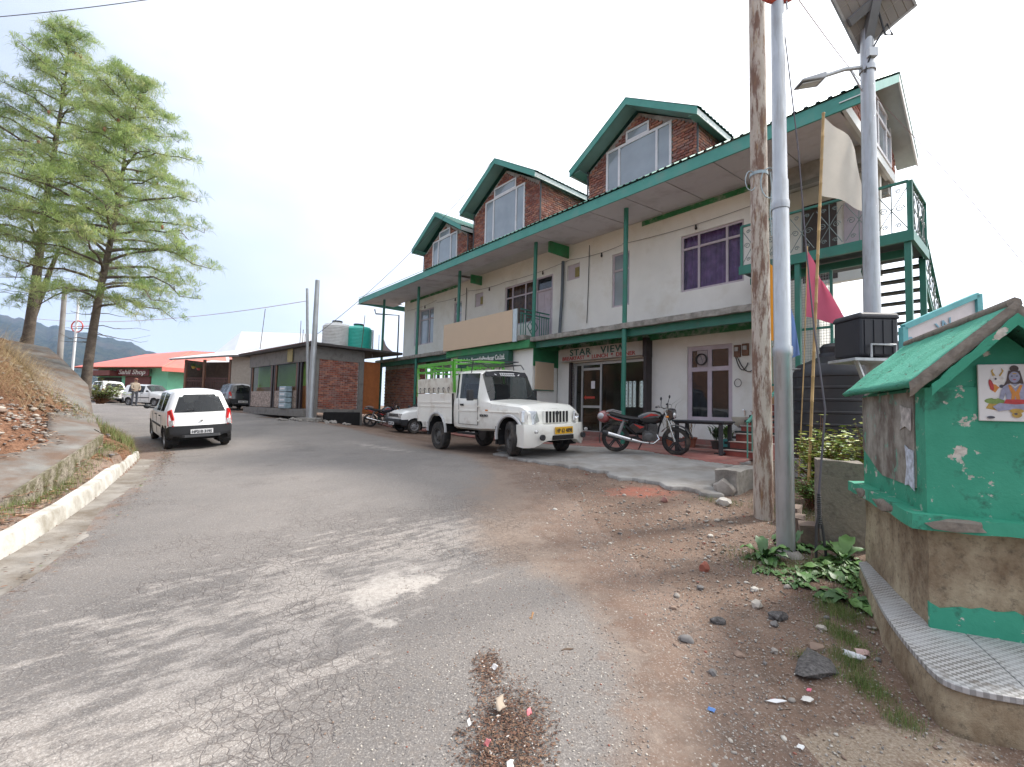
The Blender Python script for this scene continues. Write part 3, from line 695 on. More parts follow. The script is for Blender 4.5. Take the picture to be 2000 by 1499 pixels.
mb = MB(); mb.bb(0, .03, 0, .88, 0, .95); mb.build('board', tanm, wsg)
mb = MB(); mb.bb(-.005, .02, -.03, .91, -.03, .0); mb.bb(-.005, .02, -.03, .91, .95, .98); mb.build('board_edge', greenp, wsg)
# balcony side railing
rl = MB(); u = 6.12
for z in (5.06, 4.92): rl.bar(P(u, 1.5, z), P(u, .12, z), .04)
for k in range(13):
    w = 1.48-k*.11
    if 3 <= k <= 7: continue
    rl.bar(P(u, w, 4.15), P(u, w, 4.92 if k not in (2, 8) else 5.06), .022)
for a, b in (((1.18,4.5),(.93,4.85)),((.93,4.85),(.68,4.5)),((.68,4.5),(.93,4.18)),((.93,4.18),(1.18,4.5)),((1.05,4.68),(.8,4.33)),((.8,4.68),(1.05,4.33)),((1.26,4.82),(.6,4.82))):
    rl.bar(P(u, a[0], a[1]), P(u, b[0], b[1]), .022)
rl.build('balcony_railing', greenp, hotel)

# --- canopies, columns, soffit, roof edge
def canopy(u0, u1, w1):
    mb = MB(); rows = []; n = int((u1-u0)/.12)
    for i in range(n+1):
        u = u0+(u1-u0)*i/n; e = .03*noise.fractal(Vector((u*2.3, 0, 5)), 1, 2, 3); t = .012*noise.noise(Vector((u*5, 2, 1)))
        rows.append([P(u, 0, 3.99), P(u, w1+e, 3.90+t), P(u, w1+e+.01, 3.96), P(u, w1+e, 4.05+t), P(u, 0, 4.08)])
    mb.quadgrid(rows); mb.poly(rows[0]); mb.poly(rows[-1]); mb.build('canopy', slabm, hotel, smooth=30)
    mb = MB(); bxw(mb, u0+.05, u1-.05, w1-.32, w1-.2, 3.70, 3.93); mb.build('canopy_beam', greenp, hotel)
    mb = MB(); bxw(mb, u0+.05, u1-.05, .03, .12, 3.72, 3.97); mb.build('wall_beam', M('patchy_green', (.03, .20, .07), .7, .2, 3, dirt=(.5, .48, .44), dirtamt=.4, dscale=4), hotel)
canopy(-1.75, 5.72, 1.38); canopy(10.96, 18.2, 1.38)
for u, z0 in ((1.95,.6),(5.64,4.06),(10.27,4.16),(13.74,.5),(17.5,.5)):
    lean = .06 if u > 17 else .02
    mb = MB(); mb.tube([P(u+lean*2, 1.3, z0), P(u, 1.3, 7.32)], .065, 12); mb.build('column', greenp, hotel, smooth=40)
pan = MB(); bxw(pan, 0, 1.19, 0, .02, 0, .985); pm = pan.mesh('soffit_panel', soffm)
sl = math.atan2(.16, 2.0)
for i in range(19):
    u = -3.25+i*1.2
    for r, (wa, wb) in enumerate(((1.02, 2.0), (.03, 1.01))):
        if r == 1 and 5.5 < u+.6 < 10.6: continue
        mb = MB(); za, zb = 7.42-.08*wa, 7.42-.08*wb; j = random.uniform(-.006, .006)
        mb.prism([P(u, wa, za+j), P(u+1.175, wa, za+j), P(u+1.175, wb+.012, zb+j), P(u, wb+.012, zb+j)], (0, 0, .015)); mb.build('soffit_panel', soffm, hotel)
mb = MB(); bxw(mb, -3.69, 19.15, 2.02, 2.06, 7.22, 7.50); mb.build('eave_fascia', teal, hotel)
mb = MB(); bxw(mb, 19.11, 19.15, -1, 2.02, 7.22, 7.5); mb.build('eave_fascia', teal, hotel)
mb = MB(); bxw(mb, 18.0, 19.1, .0, 2.0, 7.36, 7.38); mb.build('soffit_end', soffm, hotel)
# green strip and stains where wall meets soffit
mb = MB(); bxw(mb, -.9, 2.3, .0, .03, 7.26, 7.40); mb.build('green_strip', MATS['patchy_green'], hotel); mb = MB(); bxw(mb, 12.2, 17.0, 0, .03, 7.28, 7.40); mb.build('green_strip', MATS['patchy_green'], hotel)
mb = MB(); mb.prism([P(5.35, .02, 7.4), P(5.35, 1.0, 7.36), P(5.35, 1.0, 6.98), P(5.35, .02, 6.98)], P(-.06, 0, 0)); mb.build('bracket_beam', brightg, hotel)
mb = MB(); mb.prism([P(10.5, .02, 7.4), P(10.5, .6, 7.36), P(10.5, .6, 7.0), P(10.5, .02, 7.0)], P(-.06, 0, 0)); mb.build('bracket_beam', brightg, hotel)
mb = MB(); mb.tube([P(5.5, .1, 6.9), P(5.52, .1, 5.6), P(5.6, .12, 4.1)], .055, 10); mb.build('drain_pipe', M('slate_pipe', (.10, .12, .14), .5, .1), hotel, smooth=40)
mb = MB(); mb.tube([P(18.6,1.35,6.95), P(18.55,1.3,6.7), P(17.75,.3,6.65), P(17.75,.3,3.9)], .04, 8); mb.build('rain_pipe', M('slate_pipe', (.1, .12, .14)), hotel, smooth=40)

def corr_sheet(mb, u0, u1, a, b, pitch=.2, h=.03, axis='u'):
    """corrugated sheet: a=(w,z) eave edge, b=(w,z) upper edge, ribs run from a to b"""
    n = int((u1-u0)/pitch); rows = []
    for i in range(n):
        for du, dz in ((0, 0), (.55, 0), (.65, h), (.9, h), (1.0, 0)):
            u = u0+(i+du)*pitch; rows.append([P(u, a[0], a[1]+dz), P(u, b[0], b[1]+dz)])
    mb.quadgrid(rows)
mb = MB(); corr_sheet(mb, -.1, 19.2, (2.1, 7.52), (-4, 11.24)); corr_sheet(mb, -.1, 19.2, (-10.1, 7.52), (-4.0, 11.24)); mb.build('roof_sheets', tin, hotel)
mb = MB(); corr_sheet(mb, -3.7, -.1, (2.1, 7.52), (-.75, 9.18)); corr_sheet(mb, -3.7, -.1, (-2.75, 7.98), (-.75, 9.18)); mb.build('end_roof_sheets', tin, hotel)

# --- bricks
def brick_positions(poly, holes, bw_=.225, bh=.066, j=.019, seed=1):
    """(s, t, half) for a running bond inside poly (list of (s,t)) minus rectangular holes"""
    rnd = random.Random(seed); out = []
    t0, t1 = min(p[1] for p in poly), max(p[1] for p in poly); s0, s1 = min(p[0] for p in poly), max(p[0] for p in poly)
    row = 0; t = t0
    while t+bh < t1:
        s = s0-(bw_+j)*(.5 if row % 2 else 0)
        while s < s1:
            a, b = max(s, s0), min(s+bw_, s1); c = t+bh/2
            segs = [(a, b)]
            for h in holes:
                if h[2]-bh*.4 < c < h[3]+bh*.4:
                    segs = [x for g in segs for x in ((g[0], min(g[1], h[0])), (max(g[0], h[1]), g[1])) if x[1]-x[0] > .03]
            for a2, b2 in segs:
                if b2-a2 > .04 and pip(np.array([a2+.01, b2-.01]), np.array([c+bh/2]*2), poly).all() and rnd.random() > .006: out.append((a2, b2, t, t+bh))
            s += bw_+j
        t += bh+j; row += 1
    return out
BRICK_MESH = {}
def brick_mesh(w):
    w = round(w, 2)
    for v in range(4):
        if (w, v) not in BRICK_MESH:
            mb = MB(); mb.box((0, 0, 0), (w, .06, .068)); rnd = random.Random(int(w*1000)+v)
            mb.v = [tuple(c+rnd.uniform(-.004, .004) for c in p) for p in mb.v]
            BRICK_MESH[(w, v)] = mb.mesh('brick', BR[v])
    return BRICK_MESH[(w, random.randrange(4))]
n_single = 0
def lay_bricks(parent, poly, holes, mapf, rot, single, seed=1, proud=.0):
    """each brick its own piece while they are large in view, the rest one joined piece"""
    global n_single
    rest = MB()
    for a, b, c, d in brick_positions(poly, holes, seed=seed):
        jit = random.uniform(-.006, .006)
        if single and n_single < 300:
            o = bpy.data.objects.new('brick', brick_mesh(b-a)); COL.objects.link(o); o.parent = parent
            o.location = mapf((a+b)/2, (c+d)/2, jit+proud); o.rotation_euler = (random.uniform(-.02, .02), random.uniform(-.012, .012), rot); n_single += 1
        else:
            rest.cm = random.randrange(4)
            m = Matrix.Translation(mapf((a+b)/2, (c+d)/2, jit+proud)) @ Matrix.Rotation(rot, 4, 'Z'); rest.xbox(m, (b-a, .06, d-c))
    if rest.v: rest.build('bricks', BR, parent, kind='stuff')

tealL = M('teal_bargeboard', (.22, .36, .335), .55, .1, 2.0, dirt=(.2, .34, .3), dirtamt=.25)
pipem = M('dark_corner_pipe', (.07, .07, .075), .5, .2)
whiteb = M('white_board', (.72, .74, .73), .6, .06)
def dormer(u0, u1, ze, uc, za, fe, win, small, muls, back, single):
    """brick dormer: front wall u0..u1 at w=0, eave height ze, bargeboard apex (uc, za), board ends fe"""
    slope = (za-fe[1])/((fe[0]-fe[2])/2); top = ze+slope*(u1-u0)/2-.05; cu = (u0+u1)/2; z0 = 8.2
    mb = MB(); poly = [(u0, z0), (u1, z0), (u1, ze), (cu, top), (u0, ze)]
    front = [P(u, -.05, z) for u, z in poly]
    mb.prism(front, P(0, -.15, 0))
    for u in (u0, u1): mb.prism([P(u, -.06, z0), P(u, back, z0), P(u, back, ze), P(u, -.06, ze)], P((.12 if u == u0 else -.12), 0, 0))
    wall = mb.build('dormer_wall', mortar, hotel)
    holes = [win, small]
    lay_bricks(wall, [(u0+.01, 8.45), (u1-.01, 8.45), (u1-.01, ze-.03), (cu, top-.05), (u0+.01, ze-.03)], holes, lambda s, t, k: P(s, -.035+k, t), 0, single, seed=int(u0*10))
    lay_bricks(wall, [(-.05, 8.3), (-back, 8.3), (-back, ze), (-.05, ze)], [], lambda s, t, k: P(u0+.005-k, -s, t), R(90), single and False, seed=int(u0*10)+1)
    # window: frame sits proud inside the brickwork
    mb = MB(); mb.poly([P(win[0], -.045, win[2]), P(win[1], -.045, win[2]), P(win[1], -.045, win[3]), P(win[0], -.045, win[3])]); mb.build('window_backing', darki, wall)
    window(win[0], win[1], win[2], win[3], .02, muls, None, framew, glassm, fw=.075)
    window(small[0], small[1], small[2], small[3], .022, (), None, framew, glassm, fw=.06)
    # roof sheets, bargeboards, soffit
    (uL, zL, uR) = fe; w1 = .52
    for sgn_, ue in ((1, uL), (-1, uR)):
        mb = MB(); n = int((w1+4.2)/.2)
        rows = []
        for i in range(n):
            for du, dz in ((0, 0), (.55, 0), (.65, .03), (.9, .03), (1, 0)):
                w = w1+.04-(i+du)*.2; rows.append([P(ue+sgn_*.05, w, zL-.02+dz+.06), P(uc, w, za+.06+dz)])
        mb.quadgrid(rows); mb.build('dormer_roof', tin, hotel)
        mb = MB(); mb.prism([P(uc, w1, za+.05), P(ue, w1, zL+.05), P(ue, w1, zL-.17), P(uc, w1, za-.17)], P(0, .03, 0)); mb.build('bargeboard', teal, hotel)
        mb = MB(); mb.prism([P(uc, w1-.01, za-.12), P(ue, w1-.01, zL-.12), P(ue, -.0, zL-.12), P(uc, -.0, za-.12)], (0, 0, .02)); mb.build('gable_soffit', tealL, hotel)
        wall_u = u1 if sgn_ > 0 else u0
        mb = MB(); mb.prism([P(ue, w1, zL-.15), P(ue, -4, zL-.15), P(ue, -4, zL+.02), P(ue, w1, zL+.02)], P(-sgn_*.025, 0, 0)); mb.build('eave_board', whiteb, hotel)
        mb = MB(); mb.prism([P(ue-sgn_*.03, w1-.05, zL-.1), P(ue-sgn_*.03, -4, zL-.1), P(wall_u, -4, zL-.06), P(wall_u, w1-.05, zL-.06)], (0, 0, .015)); mb.build('eave_soffit', tealL, hotel)
    mb = MB(); mb.tube([P(u0-.03, .02, 8.3), P(u0-.03, .02, ze+.05)], .035, 8); mb.build('corner_pipe', pipem, hotel); mb = MB(); mb.tube([P(u1+.03, .0, 8.3), P(u1+.03, .0, ze)], .03, 8); mb.build('corner_pipe', pipem, hotel)
dormer(.56, 4.46, 9.80, 2.56, 11.17, (4.85, 9.74, .27), (1.33, 3.70, 8.75, 10.16), (2.09, 2.93, 10.16, 10.52), (1.82, 3.18), -3.5, True)
dormer(6.85, 11.18, 10.40, 9.10, 11.94, (11.59, 10.45, 6.62), (7.74, 10.35, 8.75, 10.66), (8.3, 9.74, 10.66, 11.08), (8.26, 9.75), -4, True)
dormer(11.67, 15.67, 9.65, 13.77, 11.14, (16.06, 9.82, 11.48), (12.54, 14.81, 8.70, 10.06), (13.2, 14.2, 10.06, 10.42), (13.1, 14.25), -3.5, False)
bwall = [o for o in bpy.data.objects if o.name.startswith('brick_front')][0]
lay_bricks(bwall, [(13.65, .5), (17.95, .5), (17.95, 3.6), (13.65, 3.6)], [], lambda s, t, k: P(s, .865+k, t), 0, False, seed=55)

# --- right-hand gable end above the stair
mb = MB(); mb.prism([P(-3.28, 1.9, 7.5), P(-3.28, -2.3, 7.5), P(-3.28, -2.3, 8.05), P(-3.28, -.75, 8.98), P(-3.28, 1.9, 7.55)], P(.15, 0, 0)); gw = mb.build('gable_wall', mortar, hotel)
lay_bricks(gw, [(-1.8, 7.52), (2.3, 7.52), (2.3, 8.0), (.75, 8.92), (-1.8, 7.6)], [(0.05, 1.7, 7.55, 8.62)], lambda s, t, k: P(-3.29-k, -s, t), R(90), False, seed=77)
mb = MB()
for s in (.05, .5, 1.25, 1.7): mb.bb(3.3, 3.36, s-.04, s+.04, 7.52, 8.62)
for z in (7.52, 8.25, 8.6): mb.bb(3.302, 3.362, .05, 1.7, z-.035, z+.035)
fr = mb.build('window', framew, hotel)
for a, b in ((.09, .46), (.54, 1.21), (1.29, 1.66)):
    mb = MB(); mb.bb(3.32, 3.328, a, b, 7.56, 8.21); mb.build('pane', glassm, fr)
    mb = MB(); mb.bb(3.32, 3.328, a, b, 8.29, 8.56); mb.build('pane', glassm, fr)
for (wa, za), (wb, zb), m in (((2.08, 7.48), (-.75, 9.13), teal), ((-.75, 9.13), (-2.72, 7.95), whiteb)):
    mb = MB(); mb.prism([P(-3.66, wa, za), P(-3.66, wb, zb), P(-3.66, wb, zb-.18), P(-3.66, wa, za-.18)], P(-.03, 0, 0)); mb.build('bargeboard', m, hotel)
    mb = MB(); mb.prism([P(-3.66, wa, za-.13), P(-3.66, wb, zb-.13), P(-3.28, wb, zb-.13), P(-3.28, wa, za-.13)], (0, 0, .02)); mb.build('gable_soffit', M('grey_soffit', (.42, .47, .46), .7, .08) if wb < -1 else whiteb, hotel)
mb = MB(); mb.bb(3.28, 3.34, -2.0, 2.25, 7.28, 7.5); mb.build('slab_edge', whiteb, hotel)
mb = MB(); bxw(mb, -3.25, -1.02, -2.2, -1.9, 7.0, 7.46); bxw(mb, -3.2, -1.02, -.1, .15, 7.0, 7.46); mb.build('concrete_beam', M('rough_beam', (.26, .25, .23), .9, .2, 4), hotel)
# set-back end room behind the landing
mb = MB(); bxw(mb, -3.2, -1.0, -1.5, -1.35, 4.9, 7.46); mb.build('end_room_wall', plaster, hotel)
mb = MB(); bxw(mb, -2.35, -1.6, -1.35, -1.33, 5.0, 7.0); mb.build('end_room_door', M('dark_door', (.07, .055, .05), .6), hotel)
mb = MB(); bxw(mb, -1.95, -1.0, -1.5, -1.35, .6, 4.9); mb.build('end_room_base', plaster, hotel)
mb = MB(); bxw(mb, -2.95, -2.5, -1.34, -1.31, 5.6, 6.8); mb.build('end_room_window', framep, hotel)
# --- fittings on the front wall
mb = MB(); rnd = random.Random(3); bul = []
for a, b in ((-.9, 3.0), (3.0, 5.2), (5.2, 8.9), (8.9, 11.5), (11.5, 14.2), (14.2, 17.3)):
    pts = sag(P(a, .04, 6.86+rnd.uniform(-.05, .1)), P(b, .04, 6.86+rnd.uniform(-.05, .1)), .07, 8); mb.tube(pts, .006, 4); bul += [pts[3]]
mb.tube([P(4.35, .03, 7.2), P(4.38, .03, 5.6), P(4.42, .03, 4.55)], .012, 5); mb.tube([P(11.6, .03, 7.1), P(11.62, .03, 5.0)], .015, 5)
mb.build('wall_wiring', blackm, hotel)
for p in bul:
    mb = MB(); mb.lathe([(.0, .0), (.022, -.01), (.022, -.07), (.03, -.08), (.03, -.13), (0, -.16)], p, 10); mb.build('bulb_holder', blackm, hotel, smooth=40)
mb = MB(); bxw(mb, -.62, -.46, 0, .06, 3.06, 3.36); bxw(mb, -.82, -.66, 0, .06, 3.08, 3.38); mo = mb.build('meter_board', woodd, hotel, bevel=.008)
mb = MB(); bxw(mb, -.58, -.50, .06, .1, 3.2, 3.3); bxw(mb, -.78, -.70, .06, .1, 3.22, 3.32); mb.build('meter', M('meter_grey', (.4, .4, .38), .4), mo)
mb = MB(); mb.tube(sag(P(-.5,.03,3.05), P(-.8,.03,2.9), .25, 8), .012, 5); mb.tube(sag(P(-.55,.04,3.05), P(-.95,.03,2.75), .2, 8), .012, 5); mb.build('meter_cable', blackm, hotel)
mb = MB(); mb.tube([P(-.56+.085*math.cos(a), .05, 2.40+.1*math.sin(a)) for a in np.linspace(0, 2*math.pi, 18)], .008, 5); mb.build('towel_ring', blackm, hotel)
mb = MB(); bxw(mb, -1.1, 5.0, .02, .5, .5, .80); mb.build('plinth_step', redp, hotel, bevel=.01)
# ------------------------------------------------------------------ vehicles
tyre_m = M('tyre_rubber', (.028, .026, .025), .85, .3, 8, dirt=(.12, .095, .075), dirtamt=.45, dscale=6)
rim_m = M('steel_rim', (.30, .30, .31), .45, .15, 5, metallic=.4, dirt=(.12, .1, .08), dirtamt=.35, dscale=7)
liner_m = M('arch_liner', (.014, .013, .013), .9, .2)
gloss_b = M('gloss_black', (.012, .012, .014), .2, .1, coat=.8)
white_p = M('white_car_paint', (.78, .78, .76), .3, .03, 2, coat=.6, dirt=(.6, .57, .52), dirtamt=.2, dscale=2.5)
cream_p = M('ivory_truck_paint', (.80, .79, .73), .35, .03, 2, coat=.5, dirt=(.52, .46, .38), dirtamt=.3, dscale=2.5)
grey_p = M('dark_grey_car_paint', (.022, .023, .028), .28, .1, 3, coat=.8)
trim_b = M('black_plastic', (.022, .023, .026), .55, .15, 5)
chrome = M('chrome', (.62, .62, .63), .18, .05, metallic=1)
red_l = M('red_lens', (.50, .012, .012), .2, .12, 14, coat=.8)
clear_l = M('clear_lens', (.62, .62, .62), .15, .25, 16, metallic=.5, coat=1)
amber_l = M('amber_lens', (.6, .2, .02), .25, .1)
carglass = glassmat('car_glass', (.015, .018, .02), .03, .5)
plate_w = M('white_plate', (.70, .70, .70), .5, .04)
plate_y = M('yellow_plate', (.72, .40, .02), .5, .04)
ink = M('black_lettering', (.02, .02, .025), .6)
seat_m = M('seat_fabric', (.05, .045, .05), .9, .3)

def wheel(parent, x, y, r, wd, side, rz=0, rimm=None, hub=.62, lean=0):
    """wheel > tyre, rim ; axle along local Y, side=+1 left, -1 right (outer face)"""
    e = bpy.data.objects.new('wheel', None); COL.objects.link(e); e.parent = parent; e.location = (x, y, r); e.rotation_euler = (0, 0, rz); e.empty_display_size = .1
    h = wd/2; rr = r*hub
    mb = MB(); mb.lathe([(rr, -h*.85), (rr*1.06, -h), (r*.93, -h), (r*.99, -h*.75), (r, -h*.4), (r, h*.4), (r*.99, h*.75), (r*.93, h), (rr*1.06, h), (rr, h*.85)], n=36, axis='Y'); mb.build('tyre', tyre_m, e, smooth=50)
    s = side; mb = MB()
    mb.lathe([(rr*1.01, s*h*.9), (rr*.93, s*h*.88), (rr*.86, s*h*.45), (rr*.72, s*h*.35), (rr*.5, s*h*.62), (rr*.30, s*h*.66), (rr*.26, s*h*.85), (0, s*h*.88)], n=28, axis='Y')
    mb.lathe([(rr*1.0, s*h*.2), (rr*1.0, -s*h*.8), (0, -s*h*.8)], n=20, axis='Y')
    rim = mb.build('rim', rimm or rim_m, e, smooth=35)
    mb = MB()
    for k in range(8):
        a = k*math.pi/4; mb.lathe([(rr*.10, s*h*.50), (rr*.10, s*h*.52), (0, s*h*.52)], (rr*.70*math.cos(a), 0, rr*.70*math.sin(a)), 8, 'Y')
    mb.build('rim_holes', liner_m, rim)
    return e

def hull(root, stations, paint, arches, bumper_f, bumper_r, splits, lean_r=0, lean_f=0, rear_glass=None, name='body', bump_mat=None, glassmap=None):
    """lofted body. stations: (x, zb, hw, zbelt, kr, zroof); kr = roof half width / hw.
    glassmap(i) -> row-5..7 glass ('front'/'rear') or side glass ('side') for interval i."""
    def ring(st):
        x, zb, hw, zt, kr, zr = st; r = []
        low = [(hw*.86, zb), (hw*.965, zb+.05), (hw*.99, zb+.16), (hw, (zb+zt)*.52), (hw*.992, zt-.12), (hw*.965, zt)]
        for (a, b) in zip(low, low[1:]):
            for k in range(3): r.append((a[0]+(b[0]-a[0])*k/3, a[1]+(b[1]-a[1])*k/3))
        nb = len(r); r.append(low[-1])                          # nb: belt index
        rr = hw*kr; rail = (rr, zr-.075*min(1, (zr-zt)/.3))
        g0 = (hw*.955, zt+.012*min(1, (zr-zt)/.3))
        r.append(g0); r.append(rail)                              # nb+1 glass foot, nb+2 rail
        r.append((rr*.90, zr-.022*min(1, (zr-zt)/.3))); r.append((rr*.6, zr+.012)); r.append((rr*.3, zr+.026)); r.append((0, zr+.03))
        return r, nb
    S = []; ids = []
    for i, (a, b) in enumerate(zip(stations, stations[1:])):
        n = max(1, int(abs(b[0]-a[0])/.07))
        for k in range(n): S.append(tuple(p+(q-p)*k/n for p, q in zip(a, b))); ids.append(i)
    S.append(stations[-1]); xs_all = [s[0] for s in S]; x0, x1 = min(xs_all), max(xs_all)
    V = []; 
    for s in S:
        rg, nb = ring(s); row = []
        for (y, z) in rg:
            x = s[0]
            if lean_r and s[0] < x0+.5: x += lean_r*max(0, z-.62)*max(0, 1-(s[0]-x0)/.5)
            if lean_f and s[0] > x1-.3: x -= lean_f*max(0, z-.5)*max(0, 1-(x1-s[0])/.3)
            row.append([x, y, z])
        V.append(row)
    nr = len(V[0])
    for (cx, cz, ra) in arches:
        for row in V:
            for j in range(nb+1):
                p = row[j]; d = math.hypot(p[0]-cx, p[2]-cz)
                if ra*.80 < d < ra: k = ra/d; p[0] = cx+(p[0]-cx)*k; p[2] = cz+(p[2]-cz)*k
    parts = {}
    def part(n):
        if n not in parts: parts[n] = MB()
        return parts[n]
    ncap = 8
    for sgn_ in (1, -1):
        T = lambda p: (p[0], p[1]*sgn_, p[2])
        for i in range(len(V)-1):
            for j in range(nr-1):
                qd = [V[i][j], V[i+1][j], V[i+1][j+1], V[i][j+1]]
                c = [sum(p[k] for p in qd)/4 for k in range(3)]
                if j < nb and any(math.hypot(c[0]-cx, c[2]-cz) < ra*.985 for cx, cz, ra in arches): continue
                key = 'body'; gm_ = glassmap(ids[i]) if glassmap else None
                if j == nb+1 and gm_ and 's' in gm_: key = 'side_window.%d.%d' % (sgn_, ids[i])
                elif j >= nb+2 and gm_ == 'front': key = 'windscreen'
                elif j >= nb+2 and gm_ == 'rear': key = 'rear_window'
                elif j < nb and bumper_f and c[0] > bumper_f[0] and c[2] < bumper_f[1]: key = 'front_bumper'
                elif j < nb and bumper_r and c[0] < bumper_r[0] and c[2] < bumper_r[1]: key = 'rear_bumper'
                part(key).poly([T(p) for p in qd])
        for end, rowv in ((0, V[0]), (1, V[-1])):
            for j in range(nr-2):
                a, b = rowv[j], rowv[j+1]
                for k in range(ncap):
                    f0, f1 = 1-k/ncap, 1-(k+1)/ncap; bul = (.05 if end else .085)*(1 if end else -1)
                    def q_(p, f): return [p[0]+bul*(1-f*f), p[1]*f, p[2]]
                    qd = [q_(a, f0), q_(a, f1), q_(b, f1), q_(b, f0)]; cz = (a[2]+b[2])/2
                    key = 'body'; endx = V[0][0][0] if end == 0 else V[-1][0][0]
                    is_rear = (end == 0) == (S[0][0] < S[-1][0])
                    if is_rear and bumper_r and cz < bumper_r[1]: key = 'rear_bumper'
                    elif (not is_rear) and bumper_f and cz < bumper_f[1]: key = 'front_bumper'
                    elif is_rear and rear_glass and rear_glass[0] < cz < rear_glass[1] and k > (0 if cz < 1.2 else 1): key = 'rear_window'
                    part(key).poly([T(p) for p in qd])
    bo = None; bump_mat = bump_mat or trim_b
    for n, mb in parts.items():
        base = n.split('.')[0]
        m = paint if base == 'body' else (bump_mat if 'bumper' in base else carglass)
        bm = bmesh.new(); me = mb.mesh(base, m); bm.from_mesh(me); bmesh.ops.remove_doubles(bm, verts=bm.verts, dist=.0008); bmesh.ops.recalc_face_normals(bm, faces=bm.faces); bm.to_mesh(me); bm.free()
        me.polygons.foreach_set('use_smooth', [True]*len(me.polygons)); me.set_sharp_from_angle(angle=R(38))
        o = bpy.data.objects.new(base, me); COL.objects.link(o); o.parent = root
    for (cx, cz, ra) in arches:
        for s in (1, -1):
            hw = max(st[2] for st in stations); mb = MB(); n = 16; y0, y1 = s*(hw-.02), s*(hw-.30)
            ring_ = lambda y: [(cx+ra*1.005*math.cos(R(-25+230*k/n)), y, cz+ra*1.005*math.sin(R(-25+230*k/n))) for k in range(n+1)]
            mb.quadgrid([ring_(y0), ring_(y1)]); mb.poly(ring_(y1)); mb.build('arch_liner', liner_m, root)
    return parts

